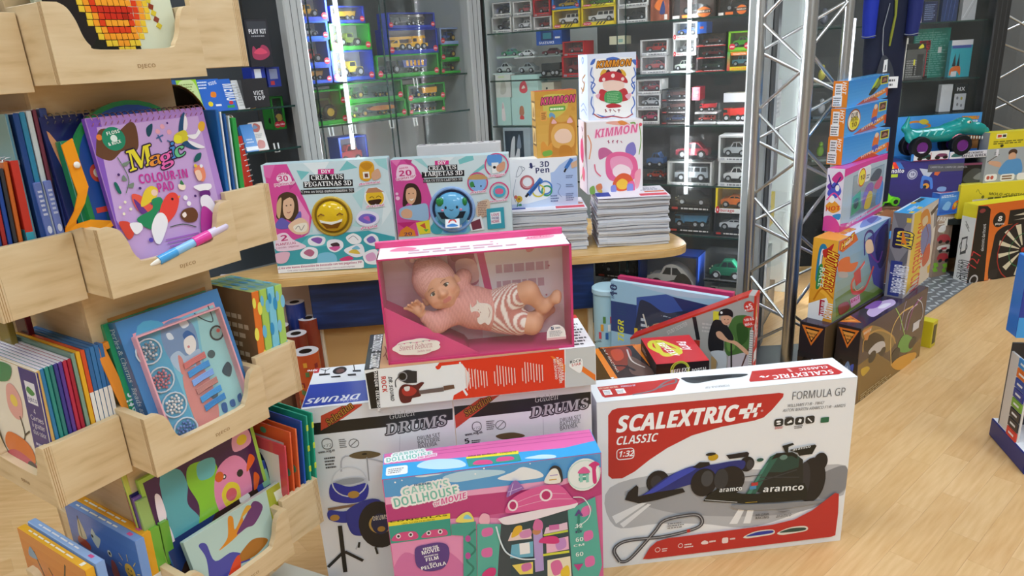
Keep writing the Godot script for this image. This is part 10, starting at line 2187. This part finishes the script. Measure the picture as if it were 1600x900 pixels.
	"magic": "r b48ad0 0 0 100 100|p 8a5cc0 0.5,99.6 11,99.5 7.3,29.9 0.3,32.9|p c9a6da 6.8,94.2 94,94.4 93.2,37.3 84.4,8.4 10,9.1 5.2,23 1.4,38.4|q 6a4530 1.2,80.5 7.4,92.1 17.9,92.1 19.5,88.8 32.4,95 37.3,92.4 35.3,80.6 29.9,76.8 22,78.9 10.9,73.9 1.5,77.3|e e8823a 6.5 88.3 2.3 1.8|e 2a8a68 17.2 86.4 9.1 7.2|T f0f4ee 2a8a68 0.00 12.9 88.9 23.3 89.7 2.00 b FLOSS|t f0f4ee 12 82.5 22.3 83.6 2.03 b & ROCK|e e0f0e8 17.3 86.7 2.7 2.1|q 1f4a5c 44.4,86.3 45.6,90.6 51.3,92.7 49.4,88 46.1,85|e e8a8b8 59.3 90.2 2.1 1.6|e e8a8b8 54.2 87.5 2.1 1.6|e e8a8b8 64 86.3 2.1 1.7|e 4a2a70 64.3 92 0.9 0.7|q 2a5078 72.4,85.7 76.5,93.5 81.9,97.7 80.8,90.8 76,85.3|q f0ecf0 82,96.5 82.5,90.6 79.7,86.2 77,86.4|q d8c83a 67,82.7 69.9,84.8 78,86.3 80.1,82.5 77.9,79.2 70.8,78.3|q e8e03a 66,81.4 68.9,83.7 73.6,82.5 72,78.9 67.5,78.5|q f4f0f4 79.1,82.7 87.6,83 92.2,87.4 92.4,83.7 85,79.6|q e8b03a 91.2,87.5 94.9,90.7 98.5,89.2 96.4,85 92.5,84.2|q 2a5078 72.3,77.4 78.9,79.1 90.6,73.6 81.6,73.2|q f0ecf0 79,79.5 92.5,73.8 86.9,73.3 80.6,76.5|l 4a6a9a 0.90 51.2,83.3 57.9,84.9|l 4a6a9a 0.90 53.3,85.3 55.1,80.6|l 4a6a9a 0.92 60.1,81.2 64.4,79|T e8d83a 2c2038 0.88 22.3 65.6 43.8 68.1 11.81 bsi M|T e8923a 2c2038 0.68 39.5 66.4 51.6 67.6 7.84 bsi a|T e86ab0 2c2038 0.69 48.6 65.7 61.4 68 7.99 bsi g|T 4a8ad0 2c2038 0.70 60.1 69.2 65.6 69.9 9.24 bsi i|T 6ac08a 2c2038 0.71 63.7 69.1 73.3 71 7.71 bsi c|t c83a9a 27.4 57.2 70.1 55.7 5.87 b COLOUR-IN|t c83a9a 40.9 49.8 55.2 49.7 5.90 b PAD|s 6a7a6a 0.54 15.4,75.4 18.5,67.3 19.3,60.4 14.3,53.2|q 7a8a7a 16.8,70.8 20.5,69.2 24.2,72|q 7a8a7a 16.2,64.3 13.9,61.3 17.9,60.6|q 7a8a7a 16.9,57.3 20.7,55.5 22.5,58.7|q 1f6a5c 7,60.2 9.4,60.2 10.8,53.9 8.2,54.3|q 1f5a5c 78.8,65.1 82.4,69.4 87.6,70.2 85.1,66|q e85a4a 18,51.4 25,50.1 32,42.7 35.3,43.3 30.3,36.9 19.5,41.6|q 6a3a8a 18.7,48.9 24.4,43 27.4,37.5 20.6,40.2|q e8c838 23,43.3 28.5,51.8 35.4,54.7 40.3,52.1 38.1,47.6 32.6,45|e f0cdb8 36.9 50.2 2.7 2.1|q 2a8a5a 16.7,36.2 31.3,40.4 33,46.1 40.9,46.6 41.3,42.1 33.3,36.3 26.3,28.1|q e8483e 33.5,31.2 39.4,41.2 47.7,47.5 54.3,47.6 56.4,42.9 50.9,35.1 43,30.4 35.8,28.1|e 20202a 50.6 44 1.1 0.9|q e8923a 55.9,45 58.3,45.1 56.6,43.6|q f2eef2 26,21.5 26.5,29 33.3,36.3 39.6,36.2 41.1,29.5 31.6,18.8 27.6,18.3|q d84a3a 2.3,37 10.3,35.2 11,27.7 5.9,25.3 3.3,30.8|q f2eef2 10.1,34.5 18.7,33.5 19,29.5 12.4,27.4|q 6a4228 53.5,31.9 57.9,35.7 66.7,35.7 69.8,31.1 66.1,26.6 57.5,27.4|q f0e4dc 55.4,32.8 58.5,34 59.3,31.7 56.5,30.5|s 4a5a50 0.62 42,26.7 53.8,26.6 65.2,22.7|e f0e8c8 6.3 45.5 1.1 0.9|e f0e8c8 11.3 48 1.1 0.9|e f0e8c8 14.1 43.2 1.2 0.9|e f0e8c8 7.8 41.2 1.1 0.9|e f2eef2 62.3 43.1 2 1.6|e f2eef2 64 38.9 2 1.6|e 4a2a6a 26 54.6 1.2 0.9|e 4a2a6a 12.2 64.9 1.1 0.9|e 5a4ab0 23.2 21.6 1.9 1.5|e 4a2a6a 71.4 42.9 1.2 0.9|q e88a6a 76.4,59.7 80.6,62.4 85.7,60.9 85.9,54.4 81.5,51.3 77.2,55.8|q f0c8b0 76.8,58.4 81.6,59 82.1,53.8 78.1,52.3|e e8c03a 78.8 62.4 1.5 1.2|e e8e8f0 84 61.6 1.5 1.2|q f4f0f4 71.9,49 79.3,49.8 88.3,48.8 87.5,45.5 78.1,45.1|q 6a2a7a 77.1,45.3 85.4,44.6 84.8,40.7 76.5,41.7|q f0e8f2 76.5,41.5 84.5,40.8 89.2,28.5 87.6,21.9 75.3,34|q b83a98 74.3,34.2 82.1,31.3 86.9,19.2 85.3,12.5 68.7,15.1|q f2e0cc 58.9,52.5 64.8,51.3 63,48.3 58.8,49.5|q 3a7a4a 60.3,52.5 62.3,54.9 63.8,51.7|l a86ac0 0.87 35,19.3 65.9,18.5|l a86ac0 0.88 36,17 63.5,16.3|l a86ac0 0.88 37,14.6 64.7,13.6",
	"beadkit": "r 4f86bc 0 0 100 100|p e8a0a8 10.7,89.1 92.1,91.2 92.3,11.8 17.2,0.3 13.8,13.9|p 7cc0d4 13,87.7 90.6,89.4 90.2,12.4 20.3,0.3 15.4,15.4|p 9fd0d0 72.2,88.6 90.6,89.4 90.2,12.4 54.5,5.7 59.3,35.8|q 5aa8c8 13,87.7 39,89.2 34.3,63.8 35,7.6 20.3,0.3 15.4,15.4|q 7a94b8 35.8,86.1 51.6,89.2 65.2,80.6 61.6,59.2 49.7,48.8 38,56.5 32.5,70.6|q dce4ec 52.8,86.7 59.1,86.7 61.5,81.8 54.9,80.8|q dce4ec 38.3,81.1 42.4,80.8 43.7,76.2 38.9,76.8|q 2f5fa0 52.5,76.4 58.2,78.3 63.3,72.9 61.2,69.5 53.8,71.9|q f0e8e0 52,72.5 60.7,73.8 62,67.2 55.8,60 50.1,63.9|e d88a8a 54.1 66.9 1.3 1|q b0c4d8 34.3,63.8 43.8,66.9 49.9,60.9 62.9,62.8 61.5,53.1 51.5,48.2 38.6,52.3|q d8867a 41.7,63.5 44.8,60.5 43.1,50.9 39.4,51|q d8867a 55.9,56.9 59.7,53.7 58.9,45.9 55.2,47|q d88a80 39.2,48.1 61.4,47.1 60.6,11.7 39.2,2.5|s 2a3a40 0.77 69.6,88.2 76,81.9 84.9,78.1 85.1,90.1|e 3a3a34 84.7 68.8 7.4 5.8|e 8aa8a0 84.7 68.8 5.7 4.5|e c85a4a 86.8 70.1 2 1.5|e 4a5a5c 72.6 55.6 3.9 3.1|q 3a4a54 77,40.2 85.1,45.6 88,40.7 82.9,34.3|e 5a6a6c 62 26.6 3.9 3|q 2a5a98 65.7,18 70.6,17.2 69,10.7 64.7,12|q 2a5a98 74.6,17.2 79.3,17 78.6,12.1 74.2,13|q 2a5a98 83.7,18.3 87.9,19 87,13.4 83.1,13.4|p 5a94c8 19.6,0.3 43,7.2 62.9,7.1 87.3,3.6 87.7,7.4 23.3,0.3|s d8e4f0 0.55 20.2,0.3 37.4,3 58.1,4.7 83.1,3|q e8b0b0 44.7,0.9 54.1,4.7 66,4.6 66.4,0.3 52.2,0.3 45.2,0.3|t f0f4f8 43 -9.2 68.7 -5.2 3.95 bi Perles & Charms",
}
